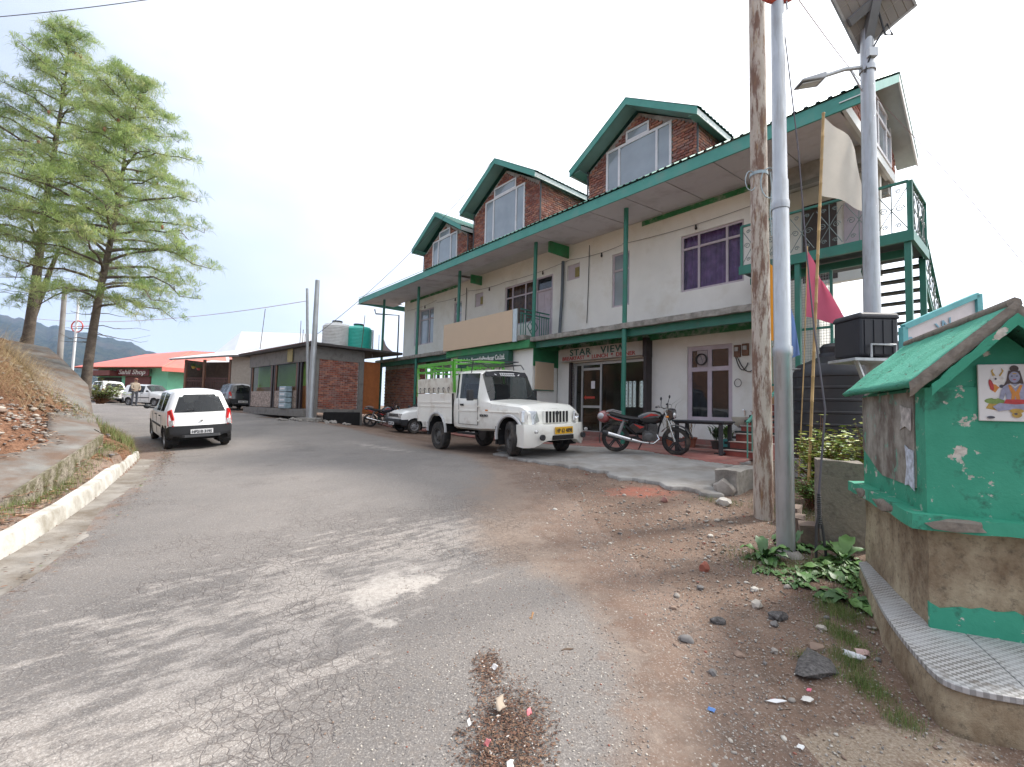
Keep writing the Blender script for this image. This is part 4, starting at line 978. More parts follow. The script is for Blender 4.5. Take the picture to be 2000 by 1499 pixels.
def smudge(n=9, w=.42, h=.06):
    mb = MB(); rn_ = random.Random(n)
    for k in range(n):
        if k != 4: mb.box((w*(k+.5)/n, 0, h*.6), (w/n*.62, .004, h*rn_.uniform(.75, 1)))
    return mb
def small_car(name, label, loc, rz, paint, plate, z=None, style='alto', tilt=0, group=None, bump=None):
    root = thing(name, label, 'car', loc, 0, group, rot=(tilt, 0, rz))
    # local frame: X forward
    if style == 'alto':
        L2, hw = 1.71, .725
        st = [(-1.70,.36,.665,.93,.735,1.405),(-1.60,.27,.705,.95,.75,1.455),(-1.25,.22,.725,.95,.765,1.478),(-1.17,.22,.725,.95,.765,1.462),(-.60,.20,.725,.92,.78,1.485),(-.52,.20,.725,.92,.78,1.485),(.12,.2,.725,.90,.79,1.45),(.22,.2,.725,.90,.79,1.43),
              (.85,.2,.725,.89,.84,1.0),(1.0,.2,.72,.86,.88,.955),(1.35,.22,.73,.80,.88,.885),(1.60,.27,.68,.70,.86,.77),(1.70,.34,.60,.60,.8,.66)]
        gmap = lambda i: {3: 's', 5: 's', 7: 'front', 2: None}.get(i)
        arches = [(-1.16,.27,.335),(1.20,.27,.335)]; wr = .272; rg = (.985, 1.375); lean = .33; bf, br_ = (1.42, .50), (-1.40, .60)
    else:   # older square hatchback
        L2, hw = 1.67, .70
        st = [(-1.66,.36,.66,.88,.80,1.30),(-1.58,.28,.685,.88,.80,1.36),(-1.2,.22,.70,.88,.80,1.395),(-1.12,.22,.70,.88,.80,1.40),(-.50,.20,.70,.87,.80,1.405),(-.43,.2,.70,.87,.80,1.405),(.20,.2,.70,.86,.79,1.38),(.28,.2,.70,.86,.79,1.36),
              (.78,.2,.70,.85,.86,.96),(.92,.2,.70,.84,.90,.92),(1.40,.22,.69,.78,.90,.85),(1.60,.26,.67,.72,.88,.76),(1.66,.32,.65,.66,.86,.70)]
        gmap = lambda i: {3: 's', 5: 's', 7: 'front'}.get(i)
        arches = [(-1.05,.26,.32),(1.13,.26,.32)]; wr = .262; rg = (.95, 1.27); lean = .25; bf, br_ = (1.38, .50), (-1.42, .55)
    hull(root, st, paint, arches, bf, br_, None, lean_r=lean, rear_glass=rg, glassmap=gmap, bump_mat=bump)
    for (cx, cz, ra) in arches:
        for s in (1, -1): wheel(root, cx, s*(hw-.10), wr, .16, s)
    zr = st[0][5]
    # tail lamps
    for s in (1, -1):
        if style == 'alto':
            mb = MB(); pts = [(-1.655,.725,.62),(-1.715,.60,.60),(-1.69,.60,.80),(-1.60,.64,1.03),(-1.53,.715,.98)]
            off = Vector((-.02, -.03, 0)); mb.prism([Vector((x, y, z_))+off for x, y, z_ in pts], (.09, -.05, 0)); mb.v = [(x, y*s, z_) for x, y, z_ in mb.v]; tl = mb.build('tail_lamp', red_l, root, bevel=.012)
            mb = MB(); pts = [(-1.70,.705,.65),(-1.735,.62,.64),(-1.72,.62,.76),(-1.67,.69,.76)]; mb.prism([Vector((x-.022, y-.032, z_)) for x, y, z_ in pts], (.05, -.03, 0)); mb.v = [(x, y*s, z_) for x, y, z_ in mb.v]; mb.build('reversing_lens', clear_l, tl)
            mb = MB(); mb.prism([(1.50,.55*s,.70),(1.62,.40*s,.66),(1.66,.45*s,.56),(1.52,.66*s,.58)], (.06, .03*s, .03)); mb.build('headlamp', clear_l, root, bevel=.01)
        else:
            mb = MB(); mb.box((-1.66, s*.57, .72), (.06, .16, .17)); mb.build('tail_lamp', red_l, root, bevel=.01)
            mb = MB(); mb.box((1.665, s*.53, .655), (.09, .20, .145)); mb.build('headlamp', clear_l, root, bevel=.015)
        mb = MB(); mb.blob((.70, s*(hw+.12), .98), (.05, .085, .065), 2, 0); mb.bar((.66, s*(hw-.04), .93), (.69, s*(hw+.08), .95), .035); mb.build('wing_mirror', trim_b, root, smooth=60)
        for xh in (.10, -.62): mb = MB(); mb.box((xh, s*(hw+.004), .82), (.15, .025, .03)); mb.build('door_handle', trim_b if style == 'alto' else trim_b, root, bevel=.006)
        mb = MB()
        for xx in (.72, -.02 if style == 'alto' else .0, -.86): mb.box((xx, s*(hw-.001), .58), (.008, .006, .52))
        mb.build('door_gaps', liner_m, root)
        mb = MB(); mb.box((.0, s*(hw+.004), .56), (1.5, .02, .05)); mb.build('side_moulding', trim_b, root, bevel=.006)
    if style != 'alto':
        mb = MB(); mb.box((1.70, 0, .66), (.03, .82, .12)); go = mb.build('grille', trim_b, root)
        mb = MB()
        for k in range(3): mb.box((1.718, 0, .625+k*.035), (.012, .8, .01))
        mb.box((1.722, 0, .66), (.012, .04, .05)); mb.build('grille_bars', chrome, go)
        mb = MB(); mb.box((1.70, 0, .45), (.12, 1.34, .16)); mb.build('bumper_bar', trim_b, root, bevel=.03)
    mb = MB(); mb.box((-1.80, 0, .47), (.014, .48, .115)); po = mb.build('number_plate', plate_w, root)
    pl_t = lambda sz: text_mb(plate, sz, .003, True, width=.42) if plate else smudge()
    place(pl_t(.10), Matrix.Translation((-1.812, .21, .432)) @ Matrix.Rotation(R(-90), 4, 'Z')).build('lettering', ink, po)
    mb = MB(); mb.box((1.775 if style != 'alto' else 1.76, 0, .36), (.012, .48, .11)); po = mb.build('number_plate', plate_w, root)
    place(pl_t(.09), Matrix.Translation((1.785 if style != 'alto' else 1.77, -.21, .325)) @ Matrix.Rotation(R(90), 4, 'Z')).build('lettering', ink, po)
    if style == 'alto':
        mb = MB(); mb.box((-1.775, 0, .74), (.03, .05, .03)); mb.build('badge', chrome, root)
        mb = MB(); mb.tube([(-1.735, .45, 1.0), (-1.71, .1, 1.03)], .008, 6); mb.build('rear_wiper', trim_b, root)
        mb = MB(); mb.prism([(-1.62, -.5, .335), (-1.81, -.36, .33), (-1.81, .36, .33), (-1.62, .5, .335)], (0, 0, .06)); mb.build('bumper_insert', M('bumper_grey', (.06, .062, .066), .6), root)
    # seats
    mb = MB()
    for x in (-.75, .15):
        for s in (-.35, .35): mb.box((x, s, .85), (.14, .42, .6), ry=-.2); mb.box((x-.1, s, 1.18), (.08, .24, .18), ry=-.2); mb.box((x+.25, s, .5), (.45, .44, .16))
    mb.build('seats', seat_m, root, bevel=.03)
    seat_on(root, loc[0], loc[1], rz, arches[1][0], arches[0][0], hw-.1)
    mb = MB(); mb.box((-.2, 0, .24), (2.2, 1.3, .06)); mb.box((.75, 0, .8), (.3, 1.2, .22)); mb.build('floor_pan', liner_m, root)
    return root
def heading(fx, fy): return math.atan2(fy, fx)
def on_road(x, y, dz=.014): return (x, y, rzz(x, y)+dz)
a1 = R(90+44)
zA = [rzz(-8.36+1.1*math.cos(a1+k), 12.5+1.1*math.sin(a1+k)) for k in (0, 3.1)]
small_car('car', 'white hatchback with black rear bumper driving away along the kerb', on_road(-9.04, 13.03, .02), a1, white_p, 'HP21B 3195', style='alto')
small_car('car', 'dark grey hatchback parked beside the glass fronted shop', on_road(-16.45, 27.3, .02), R(90+46), grey_p, None, style='alto')
small_car('car', 'white saloon style hatchback behind the standing man', on_road(-23.9, 30.6, .02), heading(.96, -.25), white_p, None, style='old')
small_car('car', 'white hatchback seen from its rear beside the grassy bank', on_road(-28.6, 32.4, .02), heading(-.85, .5), white_p, None, style='alto', bump=white_p)
small_car('car', 'old square white hatchback half hidden behind the pickup truck', on_road(-3.1, 18.5, .06), heading(-.80, -.6), white_p, None, style='old')

# ------------------------------------------------------------------ pickup truck
fx, fy = .619, -.785; trz = heading(fx, fy)
tz = (rzz(.64, 10.5)+rzz(-1.3, 13.0))/2+.055
TR = thing('pickup_truck', 'ivory white pickup truck with bright green cargo cage parked before the hotel', 'truck', (.64-1.70*fx, 10.53-1.70*fy, tz), trz)
hwT = .83; seat_on(TR, .64-1.70*fx, 10.53-1.70*fy, trz, 1.70, -1.45, .7)
st = [(-.63,.48,.815,1.24,.86,1.92),(-.55,.50,.82,1.24,.86,1.94),(-.47,.48,.82,1.24,.86,1.955),(-.38,.48,.82,1.24,.86,1.955),(.42,.48,.82,1.22,.85,1.93),(.50,.48,.82,1.21,.85,1.90),(.86,.50,.815,1.16,.90,1.20),(1.0,.50,.81,1.12,.90,1.18),(1.5,.52,.80,1.09,.88,1.15),(2.05,.54,.78,1.05,.88,1.11),(2.20,.56,.77,.99,.87,1.05),(2.27,.58,.76,.93,.86,.99)]
hull(TR, st, cream_p, [(1.70,.40,.46)], None, None, None, glassmap=lambda i: {1: 's', 3: 's', 5: 'front'}.get(i), lean_f=.12)
# cargo bed
mb = MB(); mb.bb(-2.58, -.66, .80, .84, .62, 1.24); mb.v = mb.v[:0]; mb.f = []; mb.mi = []
def bed_side(s):
    mb = MB(); n = 24; y0, y1 = s*.80, s*.845; cx, cz, ra = -1.45, .38, .47
    top, bot = 1.38, .60; xs = [-2.58+i*(1.92)/n for i in range(n+1)]
    low = []
    for x in xs:
        d = abs(x-cx); low.append(max(bot, cz+math.sqrt(max(0, ra*ra-d*d))) if d < ra else bot)
    rows = [[(x, y1, l), (x, y1, top), (x, y0, top), (x, y0, l), (x, y1, l)] for x, l in zip(xs, low)]
    mb.quadgrid(rows); mb.poly(rows[0][:4]); mb.poly(rows[-1][:4])
    mb.bb(-2.54, -.70, s*.845, s*.858, 1.13, 1.16); mb.bb(-2.54, -.70, s*.845, s*.856, 1.02, 1.04); mb.bb(-.95, -.70, s*.845, s*.856, .70, .72)
    o = mb.build('bed_side', cream_p, TR, smooth=25)
    mb = MB(); pts = [(cx+ra*1.03*math.cos(R(a)), s*.855, cz+ra*1.03*math.sin(R(a))) for a in range(-2 if s else 0, 183, 8)]; mb.tube(pts, .035, 6); mb.build('arch_flare', M('silver_flare', (.5, .5, .5), .4, .1), o, smooth=60)
    mb = MB(); mb.quadgrid([[(cx+ra*math.cos(R(a)), s*.80, cz+ra*math.sin(R(a))) for a in range(0, 181, 10)], [(cx+ra*math.cos(R(a)), s*.45, cz+ra*math.sin(R(a))) for a in range(0, 181, 10)]]); mb.build('arch_liner', liner_m, TR)
for s in (1, -1): bed_side(s)
mb = MB(); mb.bb(-2.56, -.66, -.80, .80, .78, .84); mb.bb(-.70, -.66, -.80, .80, .62, 1.38); mb.bb(-2.58, -2.54, -.79, .79, .64, 1.37); mb.build('cargo_bed', cream_p, TR, bevel=.01)
for s in (1, -1):
    mb = MB(); mb.bb(-2.57, -.68, s*.805, s*.85, 1.40, 1.79); bo = mb.build('side_board', M('board_cream', (.66, .63, .55), .55, .06, 3, dirt=(.36, .28, .2), dirtamt=.4, dscale=5), TR, bevel=.008)
    for k in range(7):
        x = -2.36+k*.26; mb = MB(); mb.tube([(x, s*.87, 1.40), (x, s*.885, 1.50), (x+.015, s*.885, 1.535), (x+.05, s*.885, 1.535), (x+.06, s*.88, 1.50)], .009, 6); mb.build('rope_hook', trim_b, bo)
mb = MB(); mb.bb(-2.59, -2.55, -.80, .80, 1.40, 1.79); mb.build('tail_board', MATS['board_cream'], TR, bevel=.008)
# green cage
cage_m = M('lime_green_paint', (.085, .36, .03), .5, .12, 5, dirt=(.22, .25, .12), dirtamt=.3, dscale=6)
mb = MB()
for s in (1, -1):
    for z in (1.95, 2.12): mb.bb(-2.57, -.64, s*.80, s*.85, z, z+(.05 if z < 2.1 else .09))
    for k in range(5): x = -2.55+k*.47; mb.bb(x-.03, x+.03, s*.805, s*.845, 1.79, 2.12)
for x in (-2.56, -.62):
    for z in (1.95, 2.12): mb.bb(x-.025, x+.025, -.80, .80, z, z+.05)
    for y in (-.4, 0, .4): mb.bb(x-.02, x+.02, y-.02, y+.02, 1.79, 2.12)
mb.bb(-2.57, -.64, -.79, .79, 2.225, 2.255) if False else None
for y in (-.79, .79): mb.bb(-.66, -.60, y-.03, y+.03, 1.40, 2.24)
mb.bb(-.66, -.60, -.82, .82, 2.20, 2.26); mb.bb(-2.60, -2.56, -.86, -.82, 1.3, 2.12)
mb.build('cargo_cage', cage_m, TR, bevel=.006)
mb = MB()
for s in (1, -1):
    for k in range(5): x = -2.55+k*.47; mb.bb(x-.024, x+.024, s*.803, s*.848, 1.79, 1.985)
mb.build('cage_post_base', MATS['board_cream'], TR)
# cab fittings
mb = MB()
for s in (1, -1): mb.tube([(-.58, s*.60, 1.95), (-.58, s*.63, 2.10), (.35, s*.62, 2.10), (.55, s*.55, 1.98)], .014, 6); mb.tube([(-.50, s*.64, 2.19), (.25, s*.62, 2.19)], .012, 6); mb.tube([(.0, s*.68, 1.88), (0, s*.63, 2.19)], .012, 6)
for x in (-.5, -.1, .25): mb.tube([(x, -.63, 2.10), (x, .63, 2.10)], .012, 6)
mb.tube([(.25, -.62, 2.19), (.25, .62, 2.19)], .012, 6); mb.build('roof_rack', trim_b, TR)
for s in (1, -1):
    mb = MB(); mb.box((.42, s*1.0, 1.33), (.09, .16, .26)); mb.bar((.50, s*.82, 1.24), (.44, s*.96, 1.24), .035); mb.build('wing_mirror', trim_b, TR, bevel=.025)
    mb = MB(); mb.bb(-.28, -.14, s*.822, s*.845, 1.07, 1.12); mb.build('door_handle', trim_b, TR, bevel=.006)
    mb = MB(); mb.bb(-.375, -.367, s*.818, s*.824, .62, 1.90); mb.bb(.47, .478, s*.815, s*.824, .62, 1.22); mb.bb(-.367, .47, s*.818, s*.824, .612, .62); mb.bb(-.655, -.645, s*.80, s*.85, .6, 1.38); mb.build('door_gaps', liner_m, TR)
    for z in (.72, 1.06): mb = MB(); mb.bb(.45, .56, s*.822, s*.845, z-.02, z+.02); mb.build('door_hinge', cream_p, TR, bevel=.006)
    mb = MB(); mb.bb(-.36, .46, s*.822, s*.834, .93, .97); mb.bb(.6, 2.0, s*.80, s*.822, .93, .96); mb.build('side_crease', cream_p, TR, bevel=.01)
    mb = MB(); mb.bb(.80, .88, s*.818, s*.838, .96, .99); mb.build('indicator', amber_l, TR)
    pts = [(1.70+.475*math.cos(R(a)), s*.825, .40+.475*math.sin(R(a))) for a in range(-12, 190, 8)]
    mb = MB(); mb.tube(pts, .035, 6); mb.build('arch_flare', MATS['silver_flare'], TR, smooth=60)
    mb = MB(); mb.bb(-2.0, -1.9, s*.55, s*.84, .25, .62); mb.bb(1.18, 1.22, s*.55, s*.82, .22, .62); mb.build('mud_flap', liner_m, TR)
    mb = MB(); mb.prism([(2.05, s*.80, .99), (2.29, s*.56, .98), (2.31, s*.50, .76), (2.26, s*.62, .70), (2.06, s*.815, .75)], (.03, .012*s, 0)); hl = mb.build('headlamp', clear_l, TR, bevel=.015)
    for yy, xx in ((.60, 2.275), (.71, 2.20)): mb = MB(); mb.lathe([(.065, 0), (.05, -.02), (0, -.03)], (xx+.035, s*yy, .85), 14, 'X'); mb.build('reflector', chrome, hl, smooth=60)
    mb = MB(); mb.lathe([(.062, .0), (.062, .05), (.045, .052), (0, .045)], (2.50, s*.60, .44), 18, 'X'); mb.build('fog_lamp', trim_b, TR, smooth=40)
    mb = MB(); mb.lathe([(.04, .0), (.04, .03), (0, .04)], (2.47, s*.74, .56), 14, 'X'); mb.build('parking_lamp', clear_l, TR, smooth=40)
place(text_mb('BOLERO', .085, .003, True, width=.32), Matrix.Translation((.58, -.833, .82))).build('lettering', trim_b, TR)
mb = MB(); mb.box((2.29, 0, .85), (.06, .74, .28)); gr = mb.build('grille', cream_p, TR, bevel=.02)
mb = MB()
for k in range(7): mb.box((2.325, -.30+k*.10, .85), (.03, .045, .24))
mb.build('grille_slots', liner_m, gr)
mb = MB(); mb.lathe([(.05, 0), (.04, .015), (0, .02)], (2.335, 0, .93), 16, 'X'); mb.build('badge', trim_b, gr)
# bumper
mb = MB(); rows = []
for y in np.linspace(-.88, .88, 19):
    k = abs(y)/.88; x = 2.52-.26*k**3; zl = .36-.14*ss(.45, .85, k)
    rows.append([(x-.25, y, .70), (x-.02, y, .70), (x, y, .62), (x, y, float(zl)+.08), (x-.03, y, float(zl)), (x-.25, y, float(zl)+.02)])
mb.quadgrid(rows); mb.poly(rows[0]); mb.poly(rows[-1]); mb.build('front_bumper', cream_p, TR, smooth=40)
mb = MB(); mb.box((2.515, 0, .42), (.03, .62, .10)); mb.build('air_intake', liner_m, TR, bevel=.02)
mb = MB(); mb.box((2.545, 0, .57), (.014, .52, .15)); po = mb.build('number_plate', plate_y, TR)
place(text_mb('HP 62 4898', .12, .003, True, width=.46), Matrix.Translation((2.556, -.23, .525)) @ Matrix.Rotation(R(90), 4, 'Z')).build('lettering', ink, po)
# windscreen lettering band, dashboard, seats, wipers
def ws(y, t, out=.0):   # point on the windscreen: t 0 bottom..1 top
    x = .86+(.50-.86)*t; z = 1.205+(1.905-1.205)*t; return (x+.9*out, y, z+.5*out)
mb = MB()
def stroke(pts, w=.016): 
    for a, b in zip(pts, pts[1:]): mb.bar(ws(*a, .016), ws(*b, .016), w, .004, up=(.9, 0, .45))
stroke([(-.22,.93),(.24,.93)], .014)
for k, y in enumerate(np.linspace(-.2, .2, 7)): stroke([(y,.93),(y,.83)], .012); stroke([(y,.88),(y+.04,.86),(y+.03,.83)], .012)
stroke([(-.38,.9),(-.33,.86)], .02); stroke([(.34,.86),(.40,.9)], .02)
mb.build('windscreen_lettering', M('sticker_white', (.75, .75, .74), .6), TR)
mb = MB(); mb.prism([ws(-.66,.82,.010), ws(.66,.82,.010), ws(.62,.985,.010), ws(-.62,.985,.010)], (.002, 0, .001)); mb.build('sun_strip', ink, TR)
for y in (-.25, .3): mb = MB(); mb.tube([ws(y,.0,.03), ws(y+.28,.16,.03)], .008, 5); mb.build('wiper', trim_b, TR)
mb = MB(); mb.box((.62, 0, 1.12), (.30, 1.40, .20)); mb.build('dashboard', M('purple_dash_cover', (.055, .035, .11), .9, .2), TR, bevel=.05)
mb = MB()
for s in (-.4, .4): mb.box((-.22, s, 1.25), (.14, .55, .75), ry=-.2); mb.box((.05, s, .85), (.45, .55, .15))
mb.build('seats', seat_m, TR, bevel=.04)
mb = MB(); mb.tube([(.36+.06*math.sin(a), -.38+.18*math.cos(a), 1.28+.16*math.sin(a)) for a in np.linspace(0, 6.3, 20)], .014, 6); mb.build('steering_wheel', trim_b, TR)
mb = MB(); mb.box((.42, -.35, 1.83), (.02, .26, .06)); mb.build('red_visor', M('red_visor', (.4, .02, .02), .6), TR)
mb = MB(); mb.bb(-2.3, 2.1, -.45, -.36, .45, .58); mb.bb(-2.3, 2.1, .36, .45, .45, .58); mb.bb(-.5, 1.2, -.7, .7, .48, .52); mb.tube([(-1.45,-.7,.38),(-1.45,.7,.38)], .06, 8); mb.tube([(1.7,-.7,.38),(1.7,.7,.38)], .05, 8); mb.bb(-.3, .4, -.9, -.72, .38, .42); mb.build('chassis', liner_m, TR)
for s in (1, -1):
    wheel(TR, -1.45, s*.72, .375, .215, s, 0, M('dark_steel_rim', (.09, .085, .08), .5, .2, metallic=.3), .56)
    wheel(TR, 1.70, s*.72, .375, .215, s, R(-24), MATS['dark_steel_rim'], .56)

# the empty bed rides high on its springs
mrot = Matrix.Translation((1.70, 0, .4)) @ Matrix.Rotation(R(2.4), 4, 'Y') @ Matrix.Translation((-1.70, 0, -.4))
for o in [o for o in bpy.data.objects if o.parent == TR and not o.name.startswith('wheel')]: o.location = mrot.translation; o.rotation_euler = (0, R(2.4), 0)
# ------------------------------------------------------------------ motorcycles
def motorcycle(label, loc, rz, lean, steer, accent, tank, helmet=False):
    t = thing('motorcycle', label, 'motorcycle', loc, rot=(lean, 0, rz))
    wr, xr, xf = .305, -.62, .66
    def mwheel(x, rzw, parent):
        e = bpy.data.objects.new('wheel', None); COL.objects.link(e); e.parent = parent; e.location = (x, 0, wr); e.rotation_euler = (0, 0, rzw)
        mb = MB(); n = 40; prof = [(wr-.055*(1-math.cos(a)), .045*math.sin(a)) for a in np.linspace(-2.2, 2.2, 9)]; mb.lathe(prof, n=n, axis='Y'); mb.build('tyre', tyre_m, e, smooth=60)
        mb = MB(); mb.lathe([(wr-.065, -.03), (wr-.085, -.03), (wr-.085, .03), (wr-.065, .03), (wr-.065, -.03)], n=36, axis='Y'); mb.lathe([(.055, -.05), (.055, .05), (0, .05)], n=16, axis='Y'); mb.lathe([(0, -.05), (.055, -.05)], n=16, axis='Y')
        for k in range(5):
            a = k*2*math.pi/5+.3
            for da in (-.09, .09): mb.bar((.05*math.cos(a+da*3), 0, .05*math.sin(a+da*3)), ((wr-.08)*math.cos(a+da), 0, (wr-.08)*math.sin(a+da)), .022, .028)
        mb.build('rim', M('alloy_dark', (.05, .05, .055), .4, .1, metallic=.5), e, smooth=40)
        return e
    mwheel(xr, 0, t)
    fk = bpy.data.objects.new('front_fork', None); COL.objects.link(fk); fk.parent = t; fk.location = (.42, 0, 0); fk.rotation_euler = (0, 0, steer)
    mwheel(xf-.42, 0, fk)
    X = lambda x: x-.42
    mb = MB()
    for s in (-.075, .075): mb.tube([(X(.66), s, wr), (X(.55), s, .62)], .024, 8); mb.tube([(X(.55), s, .62), (X(.43), s, .96)], .018, 8)
    mb.build('fork_legs', chrome, fk, smooth=50)
    mb = MB(); mb.quadgrid([[(X(.66)+(wr+.05)*math.cos(a), y, wr+(wr+.05-.25*y*y/.01*.06)*math.sin(a)) for y in (-.06, -.03, 0, .03, .06)] for a in np.linspace(R(15), R(150), 12)])
    o = mb.build('mudguard', M('gloss_black', (.012, .012, .014), .2, .1, coat=.8), fk, smooth=70); sm = o.modifiers.new('thickness', 'SOLIDIFY'); sm.thickness = .006
    mb = MB(); mb.tube([(X(.36), -.36, 1.06), (X(.40), -.25, 1.06), (X(.43), -.1, 1.0), (X(.43), .1, 1.0), (X(.40), .25, 1.06), (X(.36), .36, 1.06)], .013, 8); hb = mb.build('handlebar', chrome, fk, smooth=50)
    for s in (-1, 1):
        mb = MB(); mb.tube([(X(.37), s*.25, 1.06), (X(.35), s*.38, 1.055)], .02, 8); mb.tube([(X(.43), s*.26, 1.06), (X(.42), s*.37, 1.05)], .007, 6); mb.build('grip', trim_b, hb)
        mb = MB(); mb.tube([(X(.40), s*.22, 1.06), (X(.42), s*.26, 1.2)], .007, 6); mb.blob((X(.42), s*.28, 1.23), (.012, .06, .04), 2, 0); mb.build('mirror', trim_b, hb, smooth=60)
        mb = MB(); mb.blob((X(.52), s*.17, .84), (.035, .05, .025), 2, 0); mb.build('indicator', amber_l, fk)
    mb = MB(); mb.prism([(X(.50), -.10, 1.02), (X(.62), -.06, .98), (X(.64), -.09, .80), (X(.54), -.11, .74), (X(.48), -.10, .82)], (0, .20, 0)); mb.build('headlamp_cowl', M('gloss_black', (.012, .012, .014)), fk, bevel=.03)
    mb = MB(); mb.blob((X(.625), 0, .86), (.03, .085, .075), 2, 0); mb.build('headlamp', clear_l, fk, smooth=70)
    # tank, seat, tail
    gl = MATS['gloss_black']
    def loftx(name, sec, mat, parent):
        mb = MB(); rows = []
        for x, z0, z1, hw in sec: rows.append([(x, hw*math.sin(a)*(1 if True else 1), (z0+z1)/2+(z1-z0)/2*math.cos(a)) for a in np.linspace(0, 2*math.pi, 15)[:-1]])
        mb.quadgrid(rows, closed_v=True); mb.poly(rows[0]); mb.poly(rows[-1]); return mb.build(name, mat, parent, smooth=60)
    tk = loftx('tank', [(.36,.76,.86,.06),(.32,.68,.92,.12),(.20,.64,.95,.145),(.05,.64,.93,.14),(-.08,.66,.87,.11),(-.14,.70,.83,.08)], tank, t)
    mb = MB(); mb.prism([(.30,-.128,.86),(.10,-.15,.84),(-.06,-.125,.79),(.12,-.152,.90)], (0,-.006,0)); mb.build('tank_decal', accent, tk)
    loftx('seat', [(-.05,.72,.80,.09),(-.2,.72,.80,.12),(-.4,.74,.82,.125),(-.6,.78,.87,.12),(-.74,.82,.89,.08)], M('seat_vinyl', (.012, .012, .013), .6, .1), t)
    loftx('tail_cowl', [(-.35,.66,.76,.10),(-.55,.70,.80,.10),(-.78,.77,.86,.08),(-.90,.82,.87,.05)], gl, t)
    mb = MB(); mb.prism([(-.40,-.112,.70),(-.62,-.108,.77),(-.80,-.088,.82),(-.62,-.11,.73)], (0,-.006,0)); mb.build('tail_decal', accent, t)
    mb = MB(); mb.box((-.91, 0, .84), (.04, .1, .05)); mb.build('tail_lamp', red_l, t, bevel=.01)
    mb = MB(); mb.tube([(-.82,-.1,.90),(-.70,-.13,.93),(-.5,-.14,.88)], .012, 6); mb.tube([(-.82,.1,.90),(-.70,.13,.93),(-.5,.14,.88)], .012, 6); mb.tube([(-.82,-.1,.9),(-.82,.1,.9)], .012, 6); mb.build('grab_rail', rim_m, t)
    mb = MB(); mb.quadgrid([[(xr+(wr+.06)*math.cos(a), y, wr+(wr+.06)*math.sin(a)) for y in (-.07, 0, .07)] for a in np.linspace(R(95), R(200), 9)]); o = mb.build('rear_mudguard', trim_b, t); sm = o.modifiers.new('thickness', 'SOLIDIFY'); sm.thickness = .008
    # engine, frame, exhaust
    mb = MB(); mb.box((.10, 0, .40), (.30, .22, .22)); mb.box((.16, 0, .56), (.16, .18, .20), ry=.2)
    for k in range(6): mb.box((.17, 0, .48+k*.03), (.21, .23, .008), ry=.2)
    mb.lathe([(.10, -.12), (.10, -.14), (.06, -.15), (0, -.15)], (.08, 0, .38), 18, 'Y'); mb.build('engine', M('engine_alloy', (.13, .13, .13), .4, .25, 8, metallic=.6), t, bevel=.01)
    mb = MB(); mb.tube([(.42,0,.92),(.30,0,.60),(.26,0,.36),(.0,0,.26),(-.15,0,.34),(-.18,0,.68)], .02, 8); mb.tube([(.40,0,.86),(-.1,0,.68),(-.8,0,.80)], .02, 8)
    for s in (-.09, .09): mb.tube([(-.12, s, .34), (xr, s, wr)], .018, 8); mb.tube([(-.18, s, .40), (-.55, s, .72)], .014, 8)
    mb.build('frame', trim_b, t, smooth=50)
    for s in (-.11, .11): mb = MB(); mb.tube([(-.58, s, .34), (-.45, s, .72)], .022, 8); mb.tube([(-.56, s, .40), (-.47, s, .66)], .034, 8); mb.build('shock_absorber', rim_m, t, smooth=50)
    mb = MB(); mb.tube([(.22,-.06,.48),(.30,-.10,.34),(.18,-.13,.24),(-.1,-.15,.27)], .02, 8); mb.tube([(-.08,-.15,.27),(-.25,-.16,.30),(-.85,-.18,.46)], [.025,.045,.05], 12); ex = mb.build('exhaust', chrome, t, smooth=50)
    mb = MB(); mb.tube([(-.78,-.178,.44),(-.90,-.183,.475)], [.054,.046], 12); mb.build('exhaust_tip', trim_b, ex, smooth=40)
    for s in (-1, 1): mb = MB(); mb.prism([(.0,s*.12,.62),(-.25,s*.13,.68),(-.34,s*.12,.60),(-.2,s*.125,.46),(-.02,s*.12,.48)], (0, s*.015, 0)); sp_ = mb.build('side_panel', gl, t, bevel=.01); mb = MB(); mb.prism([(-.02,s*.137,.60),(-.24,s*.147,.66),(-.10,s*.14,.56)], (0, s*.004, 0)); mb.build('side_decal', accent, sp_)
    mb = MB(); mb.tube([(-.02,.12,.30),(-.12,.30,.02)], .014, 6); mb.build('side_stand', trim_b, t)
    for pa, pb in (((.1,-.12,.26),(.1,-.26,.27)), ((-.30,-.1,.33),(-.28,-.24,.34))): mb = MB(); mb.tube([pa, pb], .014, 6); mb.build('footrest', trim_b, t)
    return t
decal = M('red_white_decal', (.45, .035, .03), .35, .2, 9)
bx, by = 2.95, 10.2; brz = heading(.968, -.25)
motorcycle('black and red motorcycle on its side stand with a helmet hung at the back', (bx, by, rzz(bx, by)+.06), brz, R(7), R(-22), decal, MATS['gloss_black'])
hm = thing('helmet', 'red and silver crash helmet hung on the motorcycle tail', 'helmet', (2.08, 10.36, rzz(2.1, 10.4)+.78), brz)
mb = MB(); mb.blob((0, 0, .08), (.15, .125, .14), 3, 0); mb.build('shell', M('helmet_red', (.22, .05, .05), .25, .5, 5, coat=.8), hm, smooth=80)
mb = MB(); mb.blob((-.04, -.045, .09), (.10, .09, .09), 2, 0); mb.build('visor', M('helmet_silver', (.4, .4, .42), .25, .1, metallic=.4), hm, smooth=80)
motorcycle('dark motorcycle parked by the brick wall at the far end of the hotel', (-5.75, 21.0, rzz(-5.7, 21)+.07), heading(.93, .25), R(8), R(10), decal, M('tank_blue', (.03, .035, .05), .25, .1, coat=.8))
